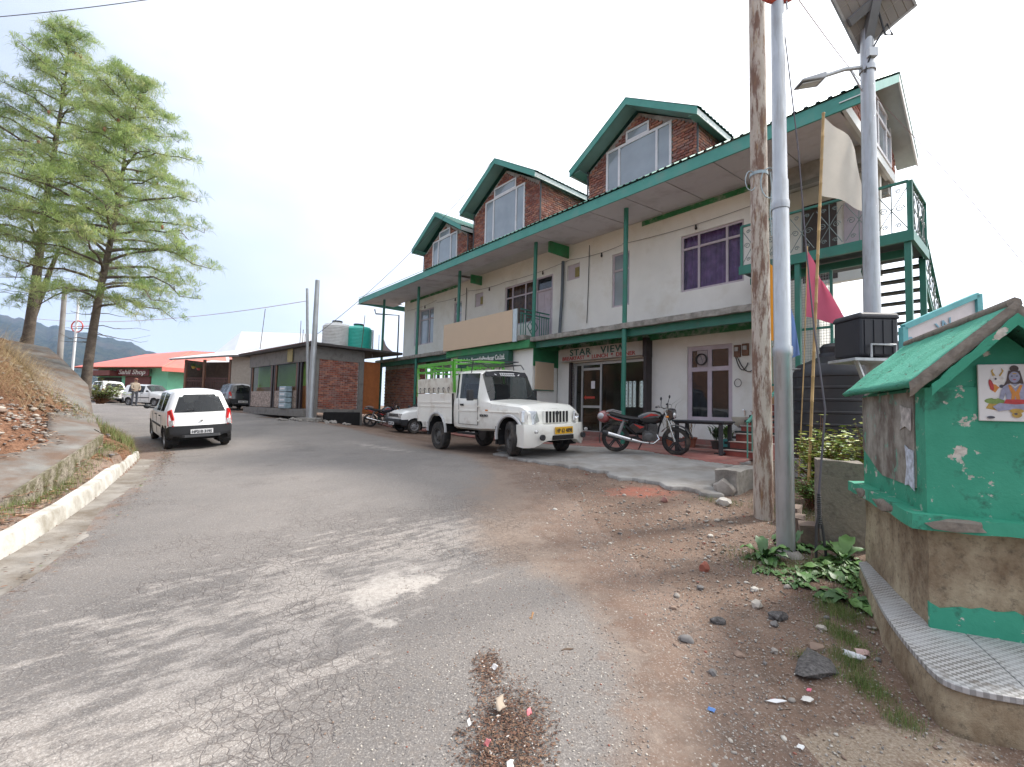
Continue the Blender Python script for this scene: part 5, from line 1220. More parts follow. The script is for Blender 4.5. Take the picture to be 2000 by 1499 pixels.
# ------------------------------------------------------------------ neighbouring shop with glass front
SO = Vector((-8.62, 20.0, 1.40)); SRZ = R(47.8)      # local x: along the brick side (d_right), local y: along the glass front, away
grime = M('grimy_concrete', (.23, .22, .205), .9, .25, 3, dirt=(.09, .08, .075), dirtamt=.5, dscale=3)
shop = thing('corner_shop', 'low flat roofed shop with brick side wall and glass front', 'building', SO, SRZ)
# local axes: X = d_right (.672,.741), Y = d_left (-.741,.672)
mb = MB(); mb.bb(.02, 2.1, 0, .2, -.1, 2.75); bw_ = mb.build('brick_side_wall', mortar, shop)
lay_bricks(bw_, [(.22, .0), (2.06, .0), (2.06, 2.2), (.22, 2.2)], [], lambda s, t, k: (s, -.012+k, t), 0, False, seed=91)
mb = MB(); mb.bb(-.12, .18, -.05, .25, -.4, 2.75); mb.build('corner_pillar', grime, shop)
mb = MB(); mb.bb(2.1, 2.35, -.05, .25, -.8, 2.7); mb.build('side_pillar', grime, shop)
for za, zb in ((2.2, 2.75), (-.15, .02)): mb = MB(); mb.bb(-.1, 2.3, -.06, .2, za, zb); mb.build('side_beam', grime, shop)
mb = MB(); mb.bb(2.35, 3.3, .1, .18, -.2, 2.3); mb.build('orange_door', M('orange_door', (.36, .12, .035), .6, .15), shop)
mb = MB(); mb.bb(-.10, .05, .2, 7.6, 2.1, 2.75); mb.build('front_beam', grime, shop)
mb = MB(); mb.bb(-.35, 4.2, -.45, 8.6, 2.75, 2.87); mb.build('roof_slab', M('dark_slab', (.075, .068, .065), .9, .25), shop, bevel=.02)
mb = MB()
for i in range(43): mb.box((-.37, -.4+i*.21, 2.875), (.09, .1, .03))
mb.build('roof_tin_edge', M('maroon_tin', (.13, .05, .045), .7, .3), shop)
mb = MB(); mb.bb(.0, 3.2, .25, 7.6, -.1, 0); mb.build('floor', conc, shop)
mb = MB(); mb.bb(-.3, .0, .25, 7.6, -.35, -.02); mb.build('door_step', grime, shop)
mb = MB(); mb.bb(.34, .40, 1.25, 7.5, 0, 2.7); mb.build('inner_wall', M('lime_inner_wall', (.46, .74, .15), .8, .12), shop)
mb = MB(); mb.bb(.29, .335, 1.25, 7.5, 0, 1.05); mb.build('inner_dado', M('orange_dado', (.60, .24, .08), .8, .12), shop)
for y in (.3, 1.2, 1.5, 4.2, 4.5, 7.4): mb = MB(); mb.bb(-.06, .04, y-.06, y+.06, 0, 2.12); frs = mb.build('shopfront_post', blackm, shop)
for y0, y1 in ((1.6, 4.14), (4.56, 7.34)):
    mb = MB(); mb.bb(-.01, .0, y0, y1, .82, 2.1); mb.build('pane', glassmat('shop_front_pane', (.05, .06, .05), .04, .16), frs)
    mb = MB(); mb.bb(-.04, .03, y0, y1, .02, .82); dp = mb.build('patterned_dado', M('patterned_tile', (.32, .25, .21), .6, .8, 14), shop)
    for ya in (y0, y1-.14): mb = MB(); mb.bb(-.045, .02, ya, ya+.14, .82, 2.1); mb.build('wood_stile', woodd, shop)
mb = MB(); mb.bb(.2, .5, .55, .95, .0, .9)
for z in (.45, .9): mb.bb(.15, .55, .5, 1.0, z, z+.03)
mb.build('red_rack', M('red_plastic', (.42, .05, .03), .5), shop)
mb = MB(); mb.box((-.16, 2.2, 2.45), (.03, .55, .6)); mb.build('hanging_cloth', M('ochre_cloth', (.38, .32, .16), .9, .2), shop)
for k in range(4):
    w_ = thing('stacked_crate', ['lowest pale blue pack of the stack at the shop front', 'second pale blue pack from the bottom of the stack', 'third pale blue pack up in the stack', 'topmost pale blue pack of the stack at the shop front'][k], 'crate', tuple(SO+Matrix.Rotation(SRZ, 3, 'Z') @ Vector((-.22, 2.35, -.02+.26*k))), SRZ, 'packs stacked at the shop front')
    mb = MB(); mb.box((0, 0, .125), (.3, .75, .24)); mb.build('pack', M('blue_pack', (.32, .42, .48), .4, .25, 9), w_, bevel=.03)
    mb = MB(); mb.box((-.152, 0, .14), (.01, .5, .08)); mb.build('pack_label', framew, w_)
# near-black block painting the shade of the hole under the side wall
mb = MB(); mb.bb(.5, 2.2, -.12, .02, -.85, -.12); mb.build('culvert_shade', liner_m, shop)
# roof tanks
def tank(label, x, y, z, r, h, mat, wave=False):
    t = thing('water_tank', label, 'tank', (x, y, z)); prof = [(0, 0), (r*.97, 0), (r, .05)]; n = 14
    for i in range(n): zz = .08+(h*.78)*i/n; prof += [(r*(1.0+.012), zz), (r*.985, zz+h*.78/n*.5)]
    prof += [(r, h*.86), (r*.86, h*.95), (r*.35, h*1.0), (r*.33, h*1.06), (0, h*1.07)]
    mb = MB(); mb.lathe(prof, n=40); mb.build('tank_body', mat, t, smooth=40)
    mb = MB(); mb.lathe([(r*.36, h*1.05), (r*.36, h*1.1), (0, h*1.11)], n=24); mb.build('tank_lid', trim_b if not wave else mat, t, smooth=40)
    mb = MB(); mb.tube([(r*.9, 0, h*.85), (r*1.1, .0, h*.86), (r*1.12, 0, -.3)], .03, 8); mb.build('inlet_pipe', rim_m, t)
    return t
tank('white water tank with domed top on the shop roof', -8.55, 22.2, 4.29, .66, 1.25, M('white_plastic', (.62, .62, .61), .45, .06, dirt=(.4, .38, .35), dirtamt=.3))
tank('turquoise ribbed water tank on the shop roof', -7.65, 22.6, 4.29, .66, 1.2, M('turquoise_plastic', (.03, .42, .34), .4, .08))
# rods sticking out of the roof
for i, (x, y, h, ln) in enumerate([(-12.4,22.5,2.0,.15),(-10.6,22.8,1.5,.0),(-10.3,22.4,1.0,.02),(-9.9,21.8,.7,0),(-7.1,21.5,1.6,.1),(-6.5,22.2,.8,0)]):
    mb = MB(); mb.tube([(x, y, 4.25), (x+ln, y, 4.25+h)], .015, 5)
    tag(mb.build('steel_rod', M('rusty_rod', (.10, .06, .045), .8, .3)), ['tall leaning steel rod on the far end of the shop roof', 'tall straight steel rod midway along the shop roof', 'shorter steel rod next to the tall straight one', 'shortest steel rod near the slim pale pole', 'slightly leaning steel rod behind the turquoise tank', 'short steel rod at the roof end beyond the turquoise tank'][i], 'rod', 'steel rods on the shop roof')
galv = M('galvanised_steel', (.42, .44, .46), .42, .10, 3, metallic=.55, dirt=(.26, .25, .24), dirtamt=.35, dscale=3, streak=True)
def plain_pole(label, a, b, r, mat, n=14, base=None, group=None):
    t = thing('pole', label, 'pole', a, group=group); d = Vector(b)-Vector(a)
    mb = MB(); mb.tube([(0, 0, -.3), tuple(d*.5), tuple(d)], [r[0], (r[0]+r[1])/2, r[1]], n); mb.build('shaft', mat, t, smooth=50)
    if base: mb = MB(); mb.box((0, 0, base[1]/2-.1), (base[0], base[0], base[1])); mb.build('pole_footing', conc, t, bevel=.03)
    return t
plain_pole('tall grey steel pole beside the brick shop corner', (-8.0, 18.4, .92), (-7.97, 18.4, 6.62), (.13, .085), galv, base=(.75, .25))
plain_pole('slim pale steel pole just behind the thicker one at the brick shop', (-8.3, 18.9, .95), (-8.6, 18.9, 6.4), (.065, .05), galv)
mb = MB(); rnd = random.Random(5)
for i in range(40): a = rnd.uniform(0, 6.3); r = rnd.uniform(.2, 1.3); x, y = -8.2+r*math.cos(a)*1.3, 18.7+r*math.sin(a)*.6; mb.blob((x, y, gz(x, y)+.04), (rnd.uniform(.06, .16), rnd.uniform(.06, .14), rnd.uniform(.03, .08)), 1, .25, i)
tag(mb.build('rubble', M('grey_rubble', (.25, .23, .21), .95, .3, 5)), 'loose grey rubble heaped round the steel poles', 'rubble', None, 'stuff')

# ------------------------------------------------------------------ house with porch and white tin roof
def at(px, py, Y):      # surveyed direction -> point at forward distance Y
    x, y = (px-1000)/F_PX, (py-749.5)/F_PX; x, y = cr*x+sr*y, -sr*x+cr*y
    d = Vector((x, cp+sp*y, sp-cp*y)); k = Y/d.y; return Vector((d.x*k, Y, EYE+d.z*k))
h0 = at(356, 755, 31); hx = (at(440, 755, 30)-h0).normalized(); hr = math.atan2(hx.y, hx.x)
house = thing('porch_house', 'small grey house with dark open porch and white tin roof', 'building', (h0.x, h0.y, 1.2), hr)
house.scale = (1.28, 1, 1)
mb = MB(); mb.bb(-.05, .05, .2, 1.6, 1.1, 3.2); mb.build('porch_side_wall', M('dim_brown_wall', (.13, .10, .08), .9, .2), house)
mb = MB(); mb.bb(0, 3.3, 0, 4, -.2, 1.1); mb.build('porch_base', M('pale_block', (.30, .28, .25), .9, .15), house)
mb = MB(); mb.bb(0, 3.2, 1.6, 1.7, 1.1, 3.2); mb.bb(3.0, 3.15, .05, 1.6, 1.1, 3.2); mb.build('porch_back_wall', M('dim_brown_wall', (.13, .10, .08), .9, .2), house)
mb = MB(); mb.bb(3.2, 6.5, -.02, 3.5, -.2, 3.4); mb.build('side_room', M('tan_wall', (.36, .32, .27), .9, .1), house)
for x in (.1, 1.35, 3.05): mb = MB(); mb.bb(x-.06, x+.06, .02, .14, 1.1, 3.2); mb.build('porch_post', woodd, house)
mb = MB()
for a, b in ((.2, 1.3), (1.4, 3.0)):
    for z in (1.95, 1.75, 1.2): mb.bb(a, b, .05, .08, z, z+.04)
    for k in range(int((b-a)/.12)): mb.bb(a+k*.12, a+k*.12+.02, .06, .075, 1.2, 1.95)
mb.build('porch_railing', M('maroon_rail', (.12, .05, .045), .6), house)
white_tin = M('white_tin', (.72, .74, .75), .4, .05, 2, metallic=.1)
mb = MB(); mb.prism([(-.5, -.5, 3.2), (3.6, -.5, 3.42), (7.0, -.4, 3.42), (7, -.4, 3.34), (3.6, -.5, 3.32), (-.5, -.5, 3.12)], (0, .06, 0)); mb.build('eave_board', M('grey_eave', (.28, .27, .26), .8, .2), house)
mb = MB(); mb.quadgrid([[(-.6, -.55, 3.22), (3.6, -.55, 3.44), (7.4, -.45, 3.44)], [(.3, 1.6, 3.6), (2.0, 1.6, 4.0), (8.0, 2.5, 4.0)], [(.4, 3.0, 3.9), (1.2, 3.0, 5.6), (8.6, 3.4, 5.2)]])
o = mb.build('tin_roof', white_tin, house); sm = o.modifiers.new('thickness', 'SOLIDIFY'); sm.thickness = .04
mb = MB(); mb.prism([(.5, 2.9, 3.7), (1.15, 2.95, 5.45), (1.15, 3.2, 5.45), (1.15, 3.2, 3.7)], (0, .5, 0)); mb.build('gable_end', M('dark_gable', (.10, .10, .11), .8), house)
for i, (x, z, c) in enumerate(((.75, 2.75, (.45, .3, .05)), (1.2, 2.65, (.40, .06, .05)))):
    t = thing('hanging_basket', ['small yellow basket hanging in the porch', 'red basket with leaves hanging from the porch post'][i], 'basket', tuple(house.location+Matrix.Rotation(hr, 3, 'Z') @ Vector((x, .1, z))))
    mb = MB(); mb.lathe([(0, -.15), (.08, -.15), (.13, 0), (.12, 0)], n=14); mb.tube([(0, 0, 0), (0, 0, .5)], .008, 4); mb.build('basket', M('basket_%d' % i, c, .6), t, smooth=50)
    mb = MB(); rnd = random.Random(i)
    for k in range(30): a = rnd.uniform(0, 6.3); mb.blob((.12*math.cos(a), .12*math.sin(a), rnd.uniform(0, .2)), (.05, .05, .03), 0, .2, k)
    mb.build('leaves', M('basket_leaf', (.06, .11, .03), .7), t)
# ------------------------------------------------------------------ red roofed shop further up the road
s0 = at(188, 775, 37); s1 = at(325, 772, 35.0); sx = (s1-s0); sx.z = 0; Ls = sx.length; srz = math.atan2(sx.y, sx.x)
rshop = thing('red_roof_shop', 'mint green village shop with salmon red tin roof and brown shutters', 'building', (s0.x, s0.y, 1.35), srz)
mint = M('mint_plaster', (.22, .62, .40), .85, .08, 1.5, dirt=(.2, .45, .3), dirtamt=.2)
salmon = M('salmon_tin', (.62, .17, .13), .55, .08, 2)
mb = MB(); mb.bb(0, Ls, 0, 5, -.4, 2.75); mb.build('wall', mint, rshop)
mb = MB(); mb.bb(Ls*.42, Ls*.78, -.06, .02, -.1, 2.1); sh = mb.build('shutter', M('brown_shutter', (.16, .045, .035), .6, .1), rshop)
mb = MB()
for k in range(14): mb.bb(Ls*.43, Ls*.77, -.08, -.06, k*.15, k*.15+.08)
mb.build('shutter_slats', MATS['brown_shutter'], sh)
mb = MB(); mb.bb(.1, Ls*.36, -.05, .02, -.1, 2.0); mb.build('open_front_shade', darki, rshop)  # dark slab on the solid wall, painting the shade of an opening
mb = MB(); mb.bb(.0, Ls*.36, -.9, -.0, 2.1, 2.5); mb.build('awning', MATS['brown_shutter'], rshop)
mb = MB(); mb.bb(Ls*.34, Ls*.80, -.35, -.28, 2.12, 2.62); sb = mb.build('sign_panel', M('maroon_sign', (.14, .02, .02), .5), rshop)
place(text_mb('Sahil Shop', .50, .01, True, shear=.25, width=Ls*.38), Matrix.Translation((Ls*.38, -.37, 2.24))).build('lettering', MATS['sign_white'], sb)
rd = 5.6
apx = (Ls*.86, 2.6, 4.35)
mb = MB(); A0, A1, A2, A3 = (-1.2, -1.0, 2.72), (Ls+.7, -1.0, 2.72), (Ls+2.8, rd, 2.78), (-1.2, rd, 2.8)
r0 = (1.2, 2.6, 4.1)
mb.poly([A0, A1, apx, r0]); mb.poly([A1, A2, (Ls+1.6, 3.6, 4.3), apx]); mb.poly([A2, A3, r0, apx, (Ls+1.6, 3.6, 4.3)]); mb.poly([A3, A0, r0])
o = mb.build('hip_roof', salmon, rshop); sm = o.modifiers.new('thickness', 'SOLIDIFY'); sm.thickness = .05
mb = MB(); mb.tube([A1, apx], .06, 6); mb.tube([r0, apx], .06, 6); mb.build('ridge_cap', salmon, rshop)
mb = MB(); mb.prism([(Ls+.75, -1.05, 2.70), (Ls+2.85, rd, 2.76), (Ls+2.85, rd, 2.48), (Ls+.75, -1.05, 2.42)], (.05, -.02, 0)); mb.build('eave_board', salmon, rshop)
mb = MB(); mb.prism([(Ls, 0, -.6), (Ls+2.1, 5.2, -.6), (Ls+2.1, 5.2, 2.6), (Ls, 0, 2.6)], (-.1, .05, 0)); mb.build('side_wall', mint, rshop)
mb = MB(); d = Vector((2.1, 5.2, 0)).normalized(); p0 = Vector((Ls, 0, 0))+d*1.5+Vector((.04, -.02, 0))
for k in range(4): mb.bar(p0+d*(k*.42)+Vector((0,0,.75)), p0+d*(k*.42)+Vector((0,0,2.0)), .07)
for z in (.75, 2.0): mb.bar(p0+Vector((0,0,z)), p0+d*1.26+Vector((0,0,z)), .07)
wf = mb.build('window', M('blue_window', (.03, .19, .48), .6, .1), rshop)
mb = MB(); mb.prism([p0+Vector((-.03,.01,.78)), p0+d*1.26+Vector((-.03,.01,.78)), p0+d*1.26+Vector((-.03,.01,1.98)), p0+Vector((-.03,.01,1.98))], (.01, 0, 0)); mb.build('pane', glassd, wf)
mb = MB(); mb.prism([Vector((Ls+1.2, .6, 2.85)), Vector((Ls+2.3, 4.0, 2.85)), Vector((Ls+1.65, 3.6, 4.1)), Vector((Ls+1.0, 2.2, 3.95))], (.03, -.02, .04)); mb.build('pale_roof_sheet', M('pale_sheet', (.58, .55, .60), .5, .05), rshop)
for i, x in enumerate((.7, 2.2)):
    t = thing('flower_bunch', ['bright pink bunch hanging at the open shop counter', 'bright pink bunch hanging beside the brown shutter'][i], 'flowers', tuple(rshop.location+Matrix.Rotation(srz, 3, 'Z') @ Vector((x, -.55, 1.15))), group='pink bunches at the shop counter')
    mb = MB(); rnd = random.Random(i)
    for k in range(26): mb.blob((rnd.gauss(0, .18), rnd.gauss(0, .12), rnd.gauss(0, .14)), (.1, .1, .1), 1, .3, k)
    mb.build('blossom', M('pink_blossom', (.62, .10, .13), .7, .3, 6), t)
    mb = MB(); mb.tube([(0, 0, .1), (0, 0, .95)], .01, 4); mb.build('string', trim_b, t)
# ------------------------------------------------------------------ poles and ring sign behind the bank
plain_pole('grey concrete utility pole behind the pine trees', tuple(at(116, 712, 24)), tuple(at(127, 560, 24)), (.13, .10), conc)
rp = thing('ring_sign', 'white pole carrying a thin red ring behind the pine trees', 'sign', tuple(at(142, 715, 26)))
mb = MB(); mb.tube([(0, 0, -.5), (.05, 0, 3.9)], .06, 8); mb.build('shaft', white_tin, rp)
mb = MB(); mb.tube([(.08+.32*math.cos(a), 0, 2.25+.32*math.sin(a)) for a in np.linspace(0, 6.2832, 25)], .035, 6); mb.build('ring', M('red_ring', (.55, .10, .07), .6), rp)
mb = MB(); mb.tube([(.08, 0, 2.25), (.95, 0, 2.3)], .02, 5); mb.tube([(-.24, 0, 2.25), (.4, 0, 2.25)], .018, 5); mb.build('cross_bar', MATS['red_ring'], rp)
# ------------------------------------------------------------------ far forested ridge and haze
def hill_h(px): 
    return np.interp(px, [-900, -300, 0, 60, 120, 180, 235, 290, 340, 420, 600, 900], [560, 590, 618, 630, 645, 655, 668, 688, 712, 745, 790, 820])
mb = MB(); rows = []
for i, px in enumerate(np.linspace(-900, 900, 240)):
    py = hill_h(px)-7*noise.fractal(Vector((px*.035, 0, 2)), 1, 2, 5); col_ = []
    for k in range(26):
        t = k/25; Y = 900+1500*t; base = at(px, 830, Y); topp = at(px, py, 2400)
        z = (base.z*0-90)+(topp.z+90)*(t**.8)+ (noise.fractal(Vector((base.x*.006, Y*.006, 4)), 1, 2, 4)*38+noise.fractal(Vector((base.x*.03, Y*.03, 7)), 1, 2, 4)*7)*math.sin(min(1, t*1.0)*math.pi*.98)
        col_.append((base.x, Y, z))
    rows.append(col_)
mb.quadgrid(rows)
q = newmat('forest_ridge'); c = q.mix(q.ramp(q.noise(.03, 7, .7, q.geo), .35, .65), (.012, .026, .016), (.085, .095, .05))
c = q.mix(q.ramp(q.noise(.008, 4, .6, q.geo), .5, .7), c, (.10, .085, .06)); q.link(c, q.bsdf.inputs['Base Color']); q.bsdf.inputs['Roughness'].default_value = 1; q.bsdf.inputs['Specular IOR Level'].default_value = 0
q.bump(q.noise(.05, 6, .75, q.geo), 1.0, 30)
tag(mb.build('hills', MATS['forest_ridge'], smooth=180), 'blue forested mountain ridge far beyond the village', None, None, 'structure')
# ------------------------------------------------------------------ wayside shrine on the right
shg = newmat('peeling_green_paint'); q = shg; v = q.co
base = q.mix(q.ramp(q.noise(2.2, 5, .6, v), .3, .7), (.02, .24, .145), (.05, .34, .22))
base = q.mix(q.math('MULTIPLY', q.ramp(q.noise(5, 6, .7, v), .56, .66), .75), base, (.018, .085, .055))
chip = q.math('MULTIPLY', q.ramp(q.noise(9, 5, .62, v), .60, .625), q.ramp(q.noise(1.6, 3, .6, v), .36, .50))
base = q.mix(chip, base, q.mix(q.ramp(q.noise(30, 3, .6, v), .4, .6), (.42, .38, .33), (.60, .56, .50)))
q.link(base, q.bsdf.inputs['Base Color']); q.bsdf.inputs['Roughness'].default_value = .65
q.bump(q.math('SUBTRACT', q.noise(45, 4, .6, v), q.math('MULTIPLY', chip, 1.2)), .35, .008)
q = newmat('weathered_bare_render'); v = q.co
mp_ = q.add('ShaderNodeMapping'); mp_.inputs['Scale'].default_value = (1.3, 1.3, .95); q.link(v, mp_.inputs[0])
c = q.mix(q.ramp(q.noise(3, 6, .7, mp_.outputs[0]), .38, .62), (.13, .105, .088), (.34, .33, .29))
c = q.mix(q.ramp(q.noise(5, 6, .72, mp_.outputs[0]), .58, .66), c, (.12, .36, .27))
q.link(c, q.bsdf.inputs['Base Color']); q.bsdf.inputs['Roughness'].default_value = .9; q.bump(q.noise(40, 5, .7, v), .4, .01)
q = newmat('stained_plinth'); v = q.co
mp_ = q.add('ShaderNodeMapping'); mp_.inputs['Scale'].default_value = (1.25, 1.25, 1.0); q.link(v, mp_.inputs[0])
c = q.mix(q.ramp(q.noise(2.2, 6, .7, mp_.outputs[0]), .36, .64), (.17, .115, .068), (.44, .37, .255))
c = q.mix(q.math('MULTIPLY', q.ramp(q.noise(22, 5, .7, v), .52, .70), .7), c, (.07, .055, .04))
q.link(c, q.bsdf.inputs['Base Color']); q.bsdf.inputs['Roughness'].default_value = .95; q.bump(q.noise(55, 5, .75, v), .7, .012)
q = newmat('shrine_roof_paint'); v = q.co
mp_ = q.add('ShaderNodeMapping'); mp_.inputs['Scale'].default_value = (7, 1.6, 3); q.link(v, mp_.inputs[0])
c = q.mix(q.ramp(q.noise(2.5, 5, .6, v), .3, .7), (.035, .30, .195), (.10, .46, .33))
crk = q.ramp(q.noise(4.5, 7, .72, mp_.outputs[0]), .60, .66)
c = q.mix(crk, c, (.10, .115, .095)); q.link(c, q.bsdf.inputs['Base Color']); q.bsdf.inputs['Roughness'].default_value = .75
q.bump(q.math('SUBTRACT', q.noise(16, 6, .7, mp_.outputs[0]), q.math('MULTIPLY', crk, .8)), .9, .02)
mudm = M('rough_cement', (.24, .21, .175), .95, .4, 9, bump=.9, bscale=22, dirt=(.06, .055, .05), dirtamt=.5, dscale=9)
SHO = Vector((2.6, 2.9, 0)); shz = math.atan2(-.42, .91)      # local X along the front, local Y along the side (away)
shr = thing('wayside_shrine', 'small peeling green gabled shrine on a stained cement plinth', 'shrine', SHO, shz)
Wd, Dp = .72, 1.42; PZ, LZ, TZ, AZ = .33, 1.02, 1.80, 2.22
def nbox(x0, x1, y0, y1, z0, z1, n=10, amp=.008, seed=0):
    """box with slightly uneven hand-trowelled faces"""
    bm = bmesh.new(); bmesh.ops.create_cube(bm, size=1)
    for v_ in bm.verts: v_.co = Vector((x0+(v_.co.x+.5)*(x1-x0), y0+(v_.co.y+.5)*(y1-y0), z0+(v_.co.z+.5)*(z1-z0)))
    bmesh.ops.subdivide_edges(bm, edges=bm.edges, cuts=n, use_grid_fill=True)
    c_ = Vector(((x0+x1)/2, (y0+y1)/2, (z0+z1)/2))
    for v_ in bm.verts:
        p = v_.co*6+Vector((seed, 0, 0)); v_.co += Vector((noise.noise(p), noise.noise(p+Vector((9, 0, 0))), noise.noise(p+Vector((0, 9, 0)))))*amp
    mb = MB(); mb.v = [tuple(v_.co) for v_ in bm.verts]; mb.f = [tuple(x.index for x in f.verts) for f in bm.faces]; mb.mi = [0]*len(mb.f); bm.free(); return mb
nbox(.0, Wd, .0, Dp, PZ-.05, LZ-.08, 10, .012, 1).build('plinth', MATS['stained_plinth'], shr, smooth=50)
mb = nbox(-.004, Wd+.004, -.008, .02, PZ-.05, PZ+.17, 14, .003, 8); mb.v = [(x, y, z+(.07*noise.fractal(Vector((x*7, 1, 2)), 1, 2, 4)-.02 if z > PZ+.05 else 0)) for x, y, z in mb.v]; mb.build('plinth_green_band', MATS['peeling_green_paint'], shr)
nbox(-.10, Wd+.10, -.10, Dp+.10, LZ-.085, LZ, 14, .010, 2).build('ledge', MATS['peeling_green_paint'], shr, smooth=50)
for x, y, rx_, ry_ in ((.12, -.10, .14, .022), (-.098, .5, .016, .22), (-.095, 1.1, .016, .16)): mb = MB(); mb.blob((x, y, LZ-.045), (rx_, ry_, .042), 2, .3, int(x*100)+9); mb.build('ledge_break', mudm, shr, smooth=40)
nbox(.0, Wd, .0, Dp, LZ-.02, TZ, 12, .006, 3).build('cell_wall', MATS['peeling_green_paint'], shr, smooth=50)
mb = MB(); mb.prism([(0, .012, TZ-.03), (Wd, .012, TZ-.03), (Wd/2, .012, AZ-.07)], (0, Dp-.03, 0)); mb.build('gable', MATS['peeling_green_paint'], shr)
mb = nbox(-.009, .004, .16, Dp-.02, LZ+.13, TZ-.02, 8, .004, 4); mb.v = [(x, y+(.0 if z > 1.3 else .0), z+(.35*max(0, (y-.9)) if z < 1.3 else 0)) for x, y, z in mb.v]; mb.build('bare_render_patch', MATS['weathered_bare_render'], shr)
# torn notices pasted on the side
for z0, z1, y0, y1, m in ((1.52, 1.70, .18, .42, M('torn_poster', (.42, .40, .38), .8, .5, 18)), (1.13, 1.42, .16, .34, M('torn_poster_blue', (.45, .50, .58), .8, .4, 30))):
    mb = MB(); rnd = random.Random(int(z0*100)); pts = [(-.016, y0+rnd.uniform(-.02, .02), z0), (-.018, (y0+y1)/2, z0+.03), (-.014, y1, z0+rnd.uniform(-.02, .03)), (-.016, y1-.05, (z0+z1)/2), (-.016, y1-.02, z1), (-.020, (y0+y1)/2, z1-.02), (-.016, y0, z1-.03)]
    mb.prism(pts, (.004, 0, 0)); mb.build('torn_notice', m, shr)
# roof slopes
def slope_mesh(s):
    mb = MB(); rows = []; n = 22
    for i in range(n+1):
        y = -.16+(Dp+.30)*i/n; row = []
        for k in range(13):
            t = k/12; x = Wd/2+s*t*(Wd/2+.13); z = AZ+.06-t*(AZ+.06-(TZ+.02)); nn_ = .012*noise.fractal(Vector((x*7, y*7, 3)), 1, 2, 3)
            row.append((x, y+(.012*noise.noise(Vector((x*9, i, 1))) if i in (0, n) else 0), z+nn_))
        rows.append(row)
    mb.quadgrid(rows); o = mb.build('roof_slope', MATS['shrine_roof_paint'], shr, smooth=60); sm = o.modifiers.new('thickness', 'SOLIDIFY'); sm.thickness = .035; sm.offset = -1
    # broken cement edge and painted strip along the rake
    mb = MB(); rows = []
    for k in range(25):
        t = k/24; x = Wd/2+s*t*(Wd/2+.125); z = AZ+.035-t*(AZ+.06-(TZ+.02)); e = .02*noise.fractal(Vector((t*9, s, 2)), 1, 2, 3)
        rows.append([(x, -.172+e, z+.03), (x, -.186+e, z-.02), (x, -.178-e, z-.06+e), (x, -.14, z-.07)])
    mb.quadgrid(rows); mb.build('rake_cement', mudm, shr, smooth=40)
    mb = MB(); rows = []
    for k in range(13, 25) if s > 0 else range(0, 22):
        t = k/24 if s < 0 else (k-13)/11; x = Wd/2+s*t*(Wd/2+.08); z = AZ-.02-t*(AZ+.06-(TZ+.02)); e = .014*noise.fractal(Vector((t*8, s, 5)), 1, 2, 3)
        rows.append([(x, -.199, z+.012+e), (x, -.196, z-.055-e*.6)])
    mb.quadgrid(rows); o = mb.build('rake_paint', MATS['peeling_green_paint'], shr); sm = o.modifiers.new('thickness', 'SOLIDIFY'); sm.thickness = .01
slope_mesh(-1); slope_mesh(1)
mb = MB(); mb.tube([(Wd/2+.01*noise.noise(Vector((i, 1, 1))), -.17+i*.1, AZ+.055+.012*noise.noise(Vector((i, 5, 1)))) for i in range(18)], .035, 7); mb.build('ridge', mudm, shr, smooth=60)
# printed picture: a seated meditating figure beside a white bull, flat print on a white tile
pc = thing('picture_tile', 'white printed tile of a seated blue figure and a bull on the shrine front', 'picture', tuple(SHO+Matrix.Rotation(shz, 3, 'Z') @ Vector((.25, -.012, 1.60))), shz)
mb = MB(); mb.bb(0, .40, -.004, .012, 0, .34); mb.build('tile', M('tile_white', (.70, .69, .68), .35, .04), pc, bevel=.004)
pm_ = {n: M('print_'+n, c, .5, .22, 30) for n, c in dict(skin=(.30, .31, .42), hair=(.07, .045, .04), orange=(.55, .22, .04), red=(.42, .04, .04), gold=(.45, .29, .06), bull=(.62, .60, .57), bead=(.16, .07, .05), leaf=(.20, .30, .08), dark=(.06, .06, .08)).items()}
lay = [0]
def ell(cx, cz, rx_, rz_, m, a=0, n=18):
    lay[0] += 1; y = -.005-.00025*lay[0]; c_, s_ = math.cos(a), math.sin(a)
    mb = MB(); mb.poly([(cx+rx_*math.cos(t)*c_-rz_*math.sin(t)*s_, y, cz+rx_*math.cos(t)*s_+rz_*math.sin(t)*c_) for t in np.linspace(0, 2*math.pi, n+1)[:-1]]); return mb, m
def pg(pts, m):
    lay[0] += 1; y = -.005-.00025*lay[0]; mb = MB(); mb.poly([(x, y, z) for x, z in pts]); return mb, m
